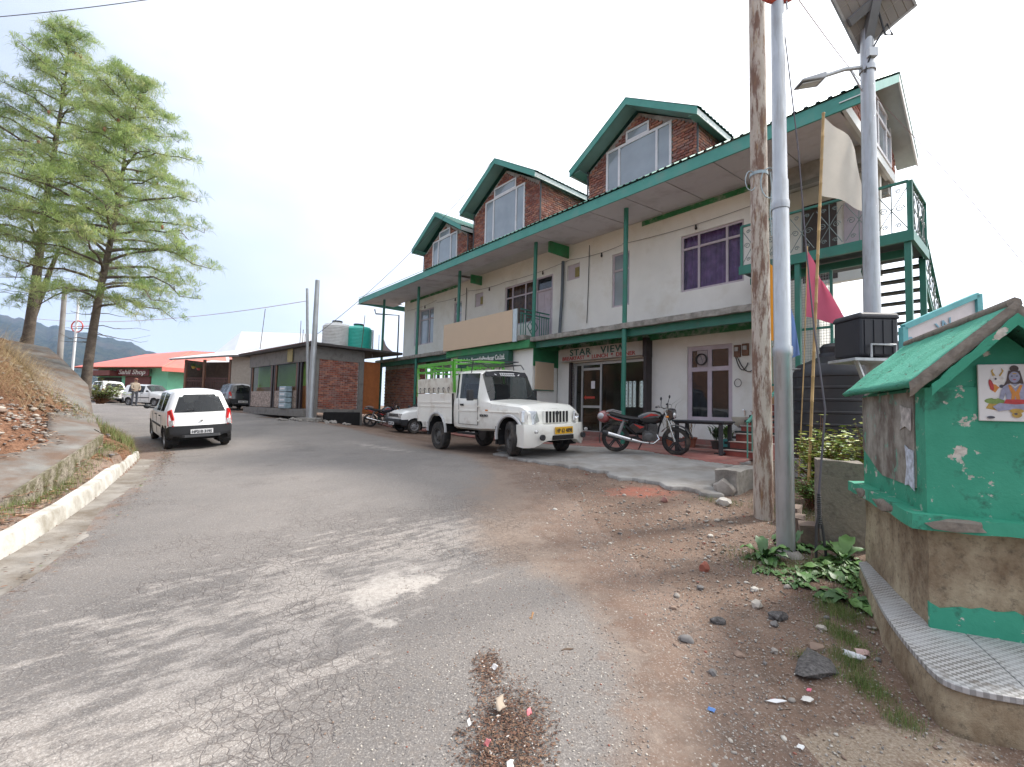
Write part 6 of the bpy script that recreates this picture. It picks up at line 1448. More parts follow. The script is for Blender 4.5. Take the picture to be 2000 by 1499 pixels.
shapes = [pg([(.03,.075),(.10,.06),(.20,.085),(.30,.06),(.37,.07),(.35,.10),(.05,.115)], 'gold'), ell(.07,.12,.045,.018,'leaf'),
 pg([(.052,.19),(.075,.17),(.105,.22),(.095,.27),(.06,.255)], 'orange'), ell(.085,.245,.034,.028,'bull'), ell(.098,.225,.020,.026,'bull',.4), ell(.105,.208,.012,.010,'dark'), ell(.058,.215,.010,.035,'red',.2),
 pg([(.065,.27),(.058,.30),(.070,.315),(.066,.295),(.078,.272)], 'gold'), pg([(.100,.268),(.115,.30),(.104,.318),(.107,.297),(.092,.272)], 'gold'), ell(.078,.252,.005,.006,'dark'),
 pg([(.135,.30),(.125,.24),(.105,.20),(.205,.20),(.195,.25),(.185,.30)], 'hair'), ell(.160,.312,.020,.020,'hair'),
 pg([(.11,.205),(.13,.222),(.20,.222),(.245,.195),(.26,.15),(.245,.13),(.235,.165),(.205,.185),(.20,.11),(.125,.11),(.12,.17),(.108,.125),(.09,.135),(.10,.18)], 'skin'),
 ell(.160,.262,.0245,.033,'skin'), ell(.149,.268,.005,.003,'dark'), ell(.171,.268,.005,.003,'dark'), ell(.160,.247,.007,.003,'red'), ell(.160,.283,.010,.003,'gold'),
 pg([(.130,.215),(.145,.16),(.140,.11),(.155,.11),(.160,.155),(.168,.11),(.184,.11),(.178,.165),(.194,.215),(.182,.215),(.163,.175),(.142,.215)], 'orange'), pg([(.135,.222),(.160,.196),(.188,.222),(.180,.224),(.160,.206),(.143,.224)], 'bull'), pg([(.12,.13),(.20,.13),(.215,.098),(.105,.098)], 'red'),
 pg([(.06,.085),(.09,.108),(.16,.100),(.24,.108),(.275,.085),(.26,.060),(.16,.075),(.085,.058)], 'skin'), ell(.165,.062,.030,.014,'gold'), ell(.165,.040,.022,.018,'gold'), ell(.160,.045,.008,.006,'dark'), ell(.07,.138,.012,.006,'bull'),
 pg([(.208,.225),(.212,.255),(.220,.262),(.216,.25),(.214,.225)], 'dark'), pg([(.275,.065),(.30,.25),(.304,.25),(.282,.065)], 'bead'), ell(.05,.022,.018,.008,'dark')]
for mb, m in shapes: mb.build('print_shape', pm_[m], pc)
# tap / switch at the ledge end
mb = MB(); mb.box((.60, -.13, LZ+.02), (.08, .06, .09)); mb.box((.60, -.15, LZ-.05), (.05, .05, .05)); mb.build('switch_box', M('old_ivory', (.55, .52, .42), .5), shr, bevel=.01)
# platform of chequer-tiled concrete round the shrine
PT = [(3.10,4.15),(2.50,3.15),(2.30,2.75),(2.16,2.42),(2.14,2.31),(2.24,2.23),(2.65,2.12),(3.4,1.85),(4.2,1.6),(4.6,3.4),(4.0,4.4)]
pl = thing('shrine_platform', 'low rounded concrete platform with chequered tiles under the shrine', 'platform', (2.8, 3.0, 0))
def off(p, z): return (p[0]-2.8, p[1]-3.0, z)
sp_line = smoothline([PT[0]]+PT[1:8], 2)
mb = MB(); rows = []
for i, p in enumerate(sp_line):
    zb = gz(p.x, p.y)-.12; e = .02*noise.fractal(p*4, 1, 2, 3)
    inn = Vector((3.0, 3.1, 0)); d = (inn-p).normalized()
    rows.append([off(p-d*(e+.015), zb), off(p-d*e*1.4, zb+.12+.1*(PZ-zb-.12)), off(p+d*(.012+e), PZ-.06), off(p+d*.02, PZ-.035), off(p+d*.5, PZ-.035)])
mb.quadgrid(rows); mb.build('platform_edge', MATS['stained_plinth'], pl, smooth=50)
tile = newmat('chequer_tile'); q = tile
br_ = q.add('ShaderNodeTexChecker'); br_.inputs['Scale'].default_value = 1
mp_ = q.add('ShaderNodeMapping'); mp_.inputs['Scale'].default_value = (42, 42, 0); mp_.inputs['Rotation'].default_value = (0, 0, .45); q.link(q.co, mp_.inputs[0]); q.link(mp_.outputs[0], br_.inputs['Vector'])
wear = q.ramp(q.noise(3, 5, .65, q.co), .40, .60)
c = q.mix(br_.outputs['Fac'], q.mix(wear, (.33, .33, .33), (.17, .16, .15)), q.mix(wear, (.42, .42, .42), (.42, .41, .40)))
c = q.mix(q.math('MULTIPLY', q.ramp(q.noise(7, 5, .7, q.co), .58, .72), .7), c, (.13, .10, .075))
q.link(c, q.bsdf.inputs['Base Color']); q.bsdf.inputs['Roughness'].default_value = .5; q.bump(br_.outputs['Fac'], .35, .004)
poly = [(p.x, p.y) for p in smoothline(PT[:8], 2)]+PT[8:]
# four laid slabs with open joints
cuts = [(-10, -.42), (-.415, .02), (.025, 10)]
ax = Vector((.45, .89, 0)).normalized()       # joints run across the shrine side
def clip(poly, n, d, keep_greater):
    out = []
    for a, b in zip(poly, poly[1:]+poly[:1]):
        da, db = a[0]*n.x+a[1]*n.y-d, b[0]*n.x+b[1]*n.y-d
        if not keep_greater: da, db = -da, -db
        if da >= 0: out.append(a)
        if da*db < 0: t = da/(da-db); out.append((a[0]+(b[0]-a[0])*t, a[1]+(b[1]-a[1])*t))
    return out
nrm = Vector((.91, -.42, 0)); loc_poly = [(x-2.8, y-3.0) for x, y in poly]
for lo, hi in cuts:
    pp = clip(clip(loc_poly, nrm, lo, True), nrm, hi, False)
    if len(pp) > 2: mb = MB(); mb.prism([(x, y, PZ-.03) for x, y in pp], (0, 0, .03)); mb.build('paving_tile', tile.m, pl, bevel=.004)
# ------------------------------------------------------------------ poles
rustm = newmat('rusty_white_pole'); q = rustm
mp_ = q.add('ShaderNodeMapping'); mp_.inputs['Scale'].default_value = (9, 9, 1.6); q.link(q.co, mp_.inputs[0])
c = q.mix(q.ramp(q.noise(2, 4, .6, q.co), .3, .7), (.40, .35, .29), (.56, .51, .45))
c = q.mix(q.math('MULTIPLY', q.ramp(q.noise(1.3, 6, .75, mp_.outputs[0]), .46, .57), .9), c, q.mix(q.noise(20, 3, .6, q.co), (.10, .045, .028), (.20, .10, .065)))
c = q.mix(q.math('MULTIPLY', q.ramp(q.noise(2.2, 4, .6, mp_.outputs[0]), .58, .70), .5), c, (.34, .22, .10))
q.link(c, q.bsdf.inputs['Base Color']); q.bsdf.inputs['Roughness'].default_value = .8; q.bump(q.noise(3, 6, .75, mp_.outputs[0]), .4, .01)
t = thing('utility_pole', 'thick rusty white painted steel utility pole', 'pole', (3.167, 5.8, .30))
mb = MB(); mb.tube([(0, 0, -.4), (-.02, 0, 2.2), (-.04, 0, 4.6), (-.062, 0, 8.2)], [.112, .108, .100, .092], 22); mb.build('shaft', rustm.m, t, smooth=60)
mb = MB(); mb.lathe([(.108, 4.38), (.108, 4.42)], (-.04, 0, 0), 22); mb.tube([(.06, -.09, 4.4), (.10, -.05, 4.2), (.07, -.06, 3.9), (.11, -.02, 3.6)], .008, 5); mb.tube([(.05+.12*math.cos(a), -.1, 4.25+.2*math.sin(a)) for a in np.linspace(0, 6.28, 16)], .007, 5); mb.tube([(-.17+.07*math.cos(a), -.05, 4.3+.13*math.sin(a)) for a in np.linspace(0, 6.28, 14)], .006, 5); mb.build('wire_tie', M('pale_blue_wire', (.35, .45, .5), .5), t)
plain_top = thing('ring_sign', 'galvanised steel pole topped by a red ring sign', 'sign', (2.785, 4.7, .20))
d = Vector((2.742-2.785, 0, 5.77)).normalized()
mb = MB(); segs = [(0, .085), (2.0, .083), (2.02, .092), (2.1, .092), (2.12, .080), (3.85, .077), (3.87, .070), (5.8, .062)]; mb.tube([tuple(d*h) for h, r in segs], [r for h, r in segs], 20); mb.build('shaft', galv, plain_top, smooth=35)
mb = MB(); mb.lathe([(.084, 3.55), (.086, 3.58), (.086, 3.62), (.08, 3.64)], (d.x*3.6, 0, 0), 20); mb.build('pole_collar', galv, plain_top, smooth=50); mb = MB(); mb.lathe([(.20, -.14), (.16, .0), (.1, .05)], (0, 0, .02), 10); mb.build('pole_footing', MATS['grey_rubble'], plain_top, smooth=50)
mb = MB(); cz_ = 6.08
mb.tube([(d.x*6+.245*math.cos(a), -.02+.1*math.sin(a)*0, cz_+.245*math.sin(a)) for a in np.linspace(0, 6.2832, 33)], .045, 8); mb.build('ring', M('red_ring', (.55, .10, .07), .6), plain_top, smooth=60)
mb = MB(); mb.tube([(d.x*6-.06, -.03, 5.86), (d.x*6-.02, -.03, 5.76), (d.x*6+.02, -.03, 5.86)], .01, 5); mb.tube([(d.x*6+.08, -.03, 5.88), (d.x*6+.09, -.03, 5.72)], .01, 5); mb.build('ring_fixing', galv, plain_top)
# solar street lamp
sl = thing('solar_street_lamp', 'galvanised solar street lamp with panel, lamp arm and battery box behind the shrine', 'street lamp', (4.09, 5.2, .42))
mb = MB(); mb.tube([(0, 0, -.2), (0, 0, 2.6), (.0, 0, 5.75)], [.088, .082, .066], 18); mb.build('shaft', galv, sl, smooth=50)
mb = MB(); mb.tube([(-.03, 0, 5.30), (-.28, -.02, 5.25), (-.56, -.04, 5.14)], .022, 8); mb.tube([(-.05, 0, 4.98), (-.20, 0, 5.26)], .010, 6); mb.box((0, -.05, 5.42), (.10, .10, .10)); mb.tube([(0, 0, 5.24), (0, 0, 5.30)], .085, 14); mb.build('lamp_arm', galv, sl, smooth=50)
mb = MB(); mb.prism([(-.54, -.10, 5.17), (-.84, -.13, 5.05), (-.86, -.13, 5.015), (-.55, -.10, 5.09)], (0, .17, 0)); lh = mb.build('lamp_head', M('lamp_grey', (.30, .31, .33), .4, .1, metallic=.4), sl, bevel=.012)
mb = MB(); mb.prism([(-.60, -.08, 5.068), (-.83, -.10, 4.998), (-.83, .0, 4.998), (-.60, .02, 5.068)], (0, 0, .012)); mb.build('lamp_lens', M('lens_grey', (.42, .42, .40), .3), lh)
Bc = Vector((.0, .12, 5.58)); e1 = Vector((-.51, -.25, .46)); e2 = Vector((.46, -.25, .37))
ux = e2.normalized(); uy = (e1-ux*e1.dot(ux)).normalized(); nrmP = ux.cross(uy)
if nrmP.z < 0: nrmP = -nrmP; ux, uy = uy, ux
pmx = Matrix((ux, uy, nrmP)).transposed().to_4x4(); pmx.translation = Bc+(e1+e2)/2
PW, PH = (e2.length, e1.length) if abs(ux.dot(e2.normalized())) > .99 else (e1.length, e2.length)
def pbox(mb, c_, d_): mb.xbox(pmx @ Matrix.Translation(c_), d_); return mb
cells = newmat('panel_underside'); q = cells
mb = MB(); pbox(mb, (0, 0, 0), (PW, PH, .02)); pn = mb.build('solar_panel', M('panel_backing', (.36, .34, .31), .5, .05), sl)
mb = MB()
for s in (-1, 1): pbox(mb, (s*PW/2, 0, 0), (.025, PH+.025, .045)); pbox(mb, (0, s*PH/2, 0), (PW-.03, .025, .045))
mb.build('panel_frame', galv, pn)
for i in range(4):
    for j in range(7):
        mb = MB(); pbox(mb, (-PW*.5+PW*(i+.5)/4, -PH*.5+PH*(j+.5)/7, -.012), (PW/4-.012, PH/7-.010, .006)); mb.build('solar_cell', M('cell_tan', (.25, .235, .22), .5, .05), pn)
mb = MB(); pbox(mb, (0, 0, -.05), (.09, PH*.95, .05)); mb.bar((0, 0, 5.6), tuple(pmx.translation-nrmP*.05), .09); pbox(mb, (.05, .22, -.06), (.12, .10, .05)); mb.build('panel_bracket', M('bracket_grey', (.16, .17, .18), .5), sl)
mb = MB(); mb.tube([(.06, -.09, 5.95), (.12, -.12, 5.6), (.22, -.10, 5.62), (.16, -.1, 5.75), (.02, -.08, 5.5), (-.07, -.05, 5.2)], .010, 5); mb.build('panel_cable', trim_b, sl)
mb = MB(); mb.box((-.18, -.12, 2.05), (.42, .40, .42)); mb.box((-.18, -.12, 2.28), (.46, .44, .07), taper=(.9, .9)); bb_ = mb.build('battery_box', M('navy_black_plastic', (.014, .015, .022), .5, .1), sl, bevel=.025)
mb = MB()
for k in range(4): mb.box((-.33+k*.10, -.322, 2.05), (.02, .012, .36))
mb.build('box_ribs', MATS['navy_black_plastic'], bb_)
mb = MB(); mb.box((-.18, -.16, 1.80), (.60, .42, .03)); mb.bar((-.42, -.3, 1.80), (-.02, -.05, 1.25), .035); mb.tube([(-.30, -.36, 1.82), (-.30, -.36, 1.96), (-.04, -.36, 1.96), (-.04, -.36, 1.82)], .012, 6); mb.build('battery_shelf', galv, sl)
# ------------------------------------------------------------------ flags
bam = M('bamboo', (.42, .28, .12), .6, .25, 6)
def cloth(name, P0, P1, L0, L1, mat, parent, wav=.05, nx=16, ny=12, taper=None, seed=0):
    """hoist from P0 (top) to P1 (bottom); fly edge offsets L0, L1"""
    mb = MB(); rows = []
    for i in range(nx+1):
        s = i/nx; row = []
        for j in range(ny+1):
            t = j/ny; h = Vector(P0).lerp(Vector(P1), t); f = Vector(L0).lerp(Vector(L1), t); p = h+f*s
            p += Vector((.25, 1, 0))*wav*s*math.sin(s*7+t*2.5+seed)+Vector((0, 0, -1))*.04*s*s+Vector((0,0,1))*wav*.3*s*math.sin(t*6+s*5+seed)
            row.append(p)
        rows.append(row)
    mb.quadgrid(rows); return mb.build(name, mat, parent, smooth=180)
def clothmat(name, col):
    if name in MATS: return MATS[name]
    q = newmat(name); b = q.bsdf; c = q.mix(q.noise(4, 4, .6, q.co), tuple(x*.85 for x in col), tuple(min(1, x*1.1) for x in col)); q.link(c, b.inputs['Base Color']); b.inputs['Roughness'].default_value = .9
    tl = q.add('ShaderNodeBsdfTranslucent'); q.link(c, tl.inputs[0]); mx = q.add('ShaderNodeMixShader'); mx.inputs[0].default_value = .45
    q.link(b.outputs[0], mx.inputs[1]); q.link(tl.outputs[0], mx.inputs[2]); q.link(mx.outputs[0], q.n['Material Output'].inputs['Surface']); return q.m
f1 = thing('flag', 'large off white flag on a tall bamboo pole', 'flag', (4.037, 6.3, .45))
bz = lambda h: (.279*h/5.4, 0, h)
mb = MB(); hs = [0]; 
while hs[-1] < 5.35: hs.append(hs[-1]+.34)
pts, rad = [], []
for h in hs: pts += [bz(h-.012), bz(h), bz(h+.012)]; rad += [.019, .024, .019]
pts[0] = bz(-.2); mb.tube(pts, rad, 8); mb.build('bamboo_pole', bam, f1, smooth=50)
cloth('cloth', bz(5.40), bz(4.25), (.50, .05, -.36), (.72, .05, -.14), clothmat('white_flag_cloth', (.66, .62, .55)), f1, .07)
f2 = thing('flag', 'torn pink pennant on a thin leaning stick', 'flag', (4.69, 7.5, .62))
mb = MB(); mb.tube([(-.03, 0, 0), (.08, 0, 1.9), (.155, 0, 3.8)], .010, 6); mb.build('stick', bam, f2)
cloth('cloth', (.155, 0, 3.74), (.10, 0, 2.62), (.26, 0, -.5), (.74, .05, -.10), clothmat('pink_cloth', (.55, .12, .20)), f2, .06, seed=2)
f3 = thing('flag', 'hanging orange cloth seen between the two big poles', 'flag', (3.95, 7.0, .6))
mb = MB(); mb.tube([(0, 0, 0), (-.02, 0, 3.4)], .012, 6); mb.build('stick', bam, f3)
cloth('cloth', (-.02, 0, 3.35), (-.01, 0, 2.15), (.16, 0, -.12), (.16, 0, -.03), clothmat('orange_cloth', (.60, .26, .03)), f3, .03, seed=1)
f4 = thing('flag', 'drooping blue cloth beside the galvanised pole', 'flag', (4.20, 7.0, .6))
mb = MB(); mb.tube([(0, 0, 0), (0, 0, 3.2)], .012, 6); mb.build('stick', bam, f4)
cloth('cloth', (0, 0, 3.0), (0, 0, 1.85), (.10, 0, -.5), (.20, 0, .12), clothmat('blue_cloth', (.12, .20, .42)), f4, .03, seed=4)
f5 = thing('flag', 'small grey pennant at the far corner column', 'flag', tuple(hw(17.5, 1.3, 4.0)))
mb = MB(); mb.tube([(0, 0, 0), (.02, 0, 1.3)], .012, 6); mb.build('stick', bam, f5)
cloth('cloth', (0, 0, 1.25), (0, 0, .5), (.25, 0, -.5), (.65, 0, -.02), clothmat('grey_cloth', (.34, .27, .27)), f5, .03)

# ------------------------------------------------------------------ outside stair at the hotel's end
stair = thing('outside_staircase', 'green steel outside stair and landing with scrolled railings at the hotel end', 'staircase', tuple(HO), HRZ)
mb = MB(); bxw(mb, -4.05, -1.0, -.6, .93, 4.93, 5.0); mb.build('landing', M('perforated_steel', (.03, .05, .045), .6), stair)
mb = MB(); bxw(mb, -4.06, -1.0, .93, 1.0, 4.86, 5.05); bxw(mb, -4.12, -4.06, -.6, 1.0, 4.86, 5.05); bxw(mb, -4.0, -1.0, .3, .38, 4.75, 4.9); mb.build('landing_edge', greenp, stair)
def scroll(mb, c_, r, ax, turns=1.4, flip=1):
    pts = []
    for k in range(18):
        a = k/17*turns*2*math.pi; rr = r*(1-.75*k/17); pts.append(Vector(c_)+Vector(ax)*(rr*math.cos(a)*flip)+Vector((0, 0, rr*math.sin(a))))
    mb.tube(pts, .008, 4)
def scroll_rail(a, b, h, parent, n):
    a, b = Vector(a), Vector(b); d = (b-a); ax = Vector((d.x, d.y, 0)).normalized()
    mb = MB(); mb.bar(a+Vector((0,0,h)), b+Vector((0,0,h)), .06, .04); mb.bar(a+Vector((0,0,.06)), b+Vector((0,0,.06)), .03); mb.bar(a, a+Vector((0,0,h)), .05); mb.bar(b, b+Vector((0,0,h)), .05); mb.build('railing', greenp, parent)
    mb = MB()
    for k in range(n):
        p = a+d*((k+.5)/n); w = d.length/n*.5
        mb.tube([p+Vector((0,0,.06)), p+Vector((0,0,h))], .009, 4)
        for s in (-1, 1):
            mb.tube([p+ax*w*s*.9+Vector((0,0,.12)), p+Vector((0,0,h*.5)), p-ax*w*s*.9+Vector((0,0,h*.88))], .008, 4)
            scroll(mb, p+ax*w*s*.5+Vector((0,0,h*.52)), .07, ax, flip=s); scroll(mb, p+ax*w*s*.4+Vector((0,0,h*.85)), .045, ax, flip=-s); scroll(mb, p+ax*w*s*.4+Vector((0,0,h*.2)), .045, ax, flip=-s)
    mb.build('scrollwork', M('grey_green_iron', (.16, .20, .19), .5, .1), parent)
scroll_rail(P(-1.05, .95, 5.0), P(-4.05, .95, 5.0), 1.0, stair, 6)
scroll_rail(P(-4.08, .93, 5.0), P(-4.08, -.5, 5.0), 1.0, stair, 3)
# flight going down behind the landing
for k in range(12):
    mb = MB(); w0 = -.62-k*.28; mb.bb(3.05, 3.95, -w0, -w0+.26, 4.78-k*.19, 4.82-k*.19); mb.build('tread', M('dark_steel', (.025, .035, .032), .6), stair)
mb = MB()
for x in (3.02, 3.98): mb.bar((x, .55, 4.9), (x, 4.1, 2.5), .05, .16)
mb.build('stringer', greenp, stair)
scroll_rail(P(-4.0, -.62, 4.85), P(-4.0, -4.0, 2.55), .95, stair, 6)
mb = MB()
for u, w in ((-4.02, .9), (-4.02, -.55), (-2.2, .9), (-1.3, .5)): bxw(mb, u-.05, u+.05, w-.05, w+.05, .6, 4.88)
mb.build('landing_posts', greenp, stair)
# lower flight and wire-mesh gate
mb = MB(); a, b, c_ = P(-1.6, 2.0, 1.45), P(-1.9, .4, 2.55), P(-2.05, .1, 2.55); e_ = P(-2.6, -1.6, 4.0)
for p0_, p1_ in ((a, b), (b, c_), (c_, e_)): mb.bar(p0_, p1_, .06, .04)
for p0_, p1_, n in ((a, b, 10), (c_, e_, 12)):
    for k in range(n+1):
        p = Vector(p0_).lerp(Vector(p1_), k/n); mb.bar(p, p-Vector((0, 0, .85)), .022)
mb.build('lower_railing', M('pale_green_rail', (.10, .33, .25), .5), stair)
for k in range(9):
    mb = MB(); p = Vector(a).lerp(Vector(b), k/9)+Vector((-.35, .1, -.85)); mb.box(p, (.9, .3, .05)); mb.build('tread', MATS['dark_steel'], stair)
gt = thing('mesh_gate', 'green framed wire mesh screen under the stair landing', 'gate', tuple(hw(-1.5, .5, 2.3)), HRZ)
mb = MB()
for x in (0, .6, 1.2): mb.bar((x, 0, 0), (x, 0, 2.4), .05)
for z in (0, 1.2, 2.4): mb.bar((0, 0, z), (1.2, 0, z), .05)
mb.build('gate_frame', greenp, gt)
mb = MB()
for k in range(24): mb.bar((k*.05, .01, 0), (k*.05, .01, 2.4), .006)
for k in range(40): mb.bar((0, .012, k*.06), (1.2, .012, k*.06), .006)
mb.build('wire_mesh', M('mesh_grey', (.3, .34, .33), .5), gt)
# white annex wall, orange panel, pipes at the hotel end
mb = MB(); bxw(mb, -1.75, -1.02, -1.4, -.3, .6, 2.9); mb.build('annex', M('annex_white', (.72, .71, .70), .8, .05), hotel)
mb = MB(); bxw(mb, -1.55, -1.04, -.28, -.22, 1.7, 3.3); mb.build('orange_panel', M('peach_panel', (.58, .33, .17), .7, .1), hotel)
mb = MB()
for k in range(6): bxw(mb, -1.9-k*.02, -1.05, .25+.28*(4-k) if k < 5 else .0, .25+.28*(5-k) if k < 5 else .25, .66, .80+.17*k)
mb.v = []; mb.f = []; mb.mi = []
rs = thing('red_steps', 'flight of glossy red painted steps at the hotel corner', 'steps', tuple(hw(-1.02, 1.9, .66)), HRZ)
for k in range(7):
    mb = MB(); mb.bb(.05, .85, .28*k, .28*(k+1)+.02, .0, .17*(k+1)); mb.build('step', M('red_tile', (.27, .065, .05), .4, .2), rs, bevel=.008)
    mb = MB(); mb.bb(.03, .87, .28*k-.02, .28*(k+1)-.02, .17*(k+1)+.001, .17*(k+1)+.02); mb.build('nosing', M('pale_nosing', (.42, .33, .30), .6), rs)
# ------------------------------------------------------------------ big black water tanks behind the shrine
blackt = M('black_tank_plastic', (.018, .018, .022), .45, .15, dirt=(.06, .055, .05), dirtamt=.3)
def btank(label, x, y, z, r, h):
    t = thing('water_tank', label, 'tank', (x, y, z)); prof = [(0, 0), (r, 0)]
    for i in range(8): zz = .03+h*.80*i/8; prof += [(r, zz), (r, zz+h*.075), (r*1.018, zz+h*.082), (r*1.018, zz+h*.094)]
    prof += [(r, h*.84), (r*.90, h*.90), (r*.42, h*.97), (r*.4, h*1.0), (0, h*1.01)]
    mb = MB(); mb.lathe(prof, n=48); mb.build('tank_body', blackt, t, smooth=35)
    mb = MB(); mb.lathe([(r*.36, h*.99), (r*.38, h*1.05), (r*.3, h*1.08), (0, h*1.09)], n=28); mb.build('tank_lid', blackt, t, smooth=35)
    mb = MB(); mb.tube([(-r*.95, 0, h*.86), (-r*1.12, -.02, h*.86), (-r*1.3, -.05, h*.86)], .02, 6); mb.build('inlet_pipe', rim_m, t)
    return t
btank('big black ribbed water tank standing behind the flowering bush', 5.72, 8.1, .62, .66, 2.1)
btank('black water tank partly hidden behind the green shrine roof', 7.3, 8.2, .6, .70, 2.5)
# blue framed sign behind the shrine
bs = thing('framed_sign', 'pale sign board in a turquoise frame rising behind the shrine roof', 'sign', (5.122, 6.0, 1.85), 0, rot=(0, 0, R(4)))
mb = MB(); mb.bb(.0, 1.6, 0, .04, .0, 1.6); mb.v = []; mb.f = []; mb.mi = []
corner = [(0, .35), (0, .95), (1.06, 1.42), (1.10, .9)]
mb.prism([(x, 0, z) for x, z in [(0, .3), (0, .95), (1.06, 1.42), (1.09, .55)]], (0, .03, 0)); mb.build('sign_face', M('pinkish_white', (.60, .55, .56), .6, .05), bs)
mb = MB()
for p0_, p1_ in zip([(0, .25), (0, .95), (1.06, 1.42)], [(0, .95), (1.06, 1.42), (1.09, .5)]): mb.bar((p0_[0], .0, p0_[1]), (p1_[0], .0, p1_[1]), .07, .07)
mb.bar((1.10, .03, .4), (1.08, .03, 1.44), .12, .06); mb.build('sign_frame', M('turquoise_frame', (.10, .36, .38), .55, .15), bs)
m_ = Matrix.Translation((.09, -.012, .62)) @ Matrix.Rotation(-R(24), 4, 'Y')
place(text_mb('S', .28, .003, False), m_).build('lettering', M('blue_lettering', (.20, .36, .46), .6), bs)
place(text_mb('W', .24, .003, False), Matrix.Translation((.50, -.012, .86)) @ Matrix.Rotation(-R(24), 4, 'Y')).build('lettering', MATS['blue_lettering'], bs)
mb = MB(); mb.bar((.1, .08, -1.6), (.1, .08, .6), .06); mb.bar((1.0, .08, -1.6), (1.0, .08, 1.0), .06); mb.build('sign_legs', galv, bs)
# ------------------------------------------------------------------ forecourt furniture
tb = thing('plastic_table', 'dark grey moulded plastic table before the kitchen window', 'table', (4.30, 10.35, surf(4.3, 10.3)), heading(.72, -.69)+.0)
dkp = M('charcoal_plastic', (.035, .038, .042), .5, .1)
mb = MB(); mb.box((0, 0, .70), (1.15, .70, .045)); mb.box((0, 0, .665), (1.08, .63, .04)); mb.build('table_top', dkp, tb, bevel=.015)
for x in (-.48, .48):
    for y in (-.27, .27): mb = MB(); mb.box((x, y, .33), (.085, .06, .66)); mb.build('leg', dkp, tb, bevel=.012)
    mb = MB(); mb.box((x, 0, .04), (.07, .50, .05)); mb.build('foot_bar', dkp, tb, bevel=.012)
def pot(label, x, y, z, r, h, mat, plant, seed, ph=.4, n=40, lw=.03, col=(.06, .10, .03)):
    t = thing('flower_pot', label, 'plant pot', (x, y, z))
    mb = MB(); mb.lathe([(0, .0), (r*.7, 0), (r*.97, h*.85), (r*1.08, h*.85), (r*1.08, h), (r*.95, h), (r*.9, h*.88), (0, h*.88)], n=24); mb.build('pot', mat, t, smooth=35)
    mb = MB(); rnd = random.Random(seed)
    for k in range(n):
        a = rnd.uniform(0, 6.28); ln = ph*rnd.uniform(.5, 1.0); o_ = rnd.uniform(.1, .6)
        p0_ = Vector((rnd.gauss(0, r*.3), rnd.gauss(0, r*.3), h*.9+ph*rnd.uniform(0, .5))); d_ = Vector((math.cos(a)*o_, math.sin(a)*o_, 1)).normalized()
        sd_ = d_.cross(Vector((0, 0, 1))).normalized()*lw; m1 = p0_+d_*ln*.5; e1 = p0_+d_*ln*.8+Vector((math.cos(a), math.sin(a), -.3))*ln*.25
        mb.poly([p0_, m1+sd_, e1, m1-sd_])
    for k in range(5): a = k*1.3; mb.tube([(0, 0, h*.85), (.05*math.cos(a), .05*math.sin(a), h+ph*.7)], .006, 4)
    mb.build('foliage', M('pot_leaf_%d' % seed, col, .6, .3), t)
terra = M('terracotta', (.25, .085, .05), .85, .2, 5, dirt=(.3, .2, .15), dirtamt=.2)
for i, (u, w, lab, r, h, m, ph, n, lw, col) in enumerate(((.95, .75, 'terracotta pot with tall wispy dry stems beside the table', .13, .22, terra, 1.0, 26, .008, (.16, .15, .09)), (.35, .72, 'terracotta pot with a curved bare stem under the kitchen window', .17, .26, terra, .45, 12, .012, (.20, .14, .08)),
   (-.28, .62, 'dark pot with a small leafy plant behind the table leg', .12, .2, M('dark_pot', (.06, .05, .045), .8), .4, 40, .03, (.05, .08, .03)), (-.55, .62, 'turquoise pot with a bright green shrub by the wall', .13, .26, M('turquoise_pot', (.06, .28, .27), .5), .35, 90, .03, (.11, .20, .04)))):
    p = hw(u, w, 0); pot(lab, p.x, p.y, .80 if w < .5 else surf(p.x, p.y), r, h, m, None, i+11, ph, n, lw, col)
wb = thing('wash_basin', 'cream ceramic wash basin fixed to the hotel wall', 'basin', tuple(hw(-.72, 0, 1.30)), HRZ)
mb = MB(); rows = []
for k, (s, z) in enumerate(((.0, -.02), (.35, -.01), (.75, .06), (1.0, .22), (1.04, .25), (.98, .25), (.8, .14), (.3, .06), (0, .05))): rows.append([(.24*s*math.cos(a), -.20+.20*s*math.sin(a)*1.0, z) for a in np.linspace(0, 2*math.pi, 25)[:-1]])
mb.quadgrid(rows, closed_v=True); mb.build('bowl', M('cream_ceramic', (.66, .61, .50), .25, .04, coat=.5), wb, smooth=60)
mb = MB(); mb.tube([(0, -.03, .28), (0, -.03, .42), (0, -.12, .43), (0, -.13, .40)], .012, 6); mb.build('tap', chrome, wb)
mb = MB(); mb.tube([(0, -.2, 0), (0, -.2, -.3), (0, -.02, -.45)], .02, 6); mb.build('waste_pipe', M('grey_metal', (.25, .25, .26)), wb)
dm = thing('doormat', 'rumpled green doormat at the restaurant door', 'doormat', tuple(hw(4.2, 1.35, 0)+Vector((0, 0, surf(*hw(4.2, 1.35, 0)[:2])))), HRZ)
mb = MB(); rows = [[(x, y, .02+.05*max(0, math.sin(x*4+y*3+.5))*(1 if x > .3 else .3)) for y in np.linspace(-.28, .28, 8)] for x in np.linspace(-.7, .95, 24)]
mb.quadgrid(rows); o = mb.build('mat', M('green_mat', (.03, .17, .07), .95, .25, 20), dm, smooth=60); sm = o.modifiers.new('thickness', 'SOLIDIFY'); sm.thickness = .015
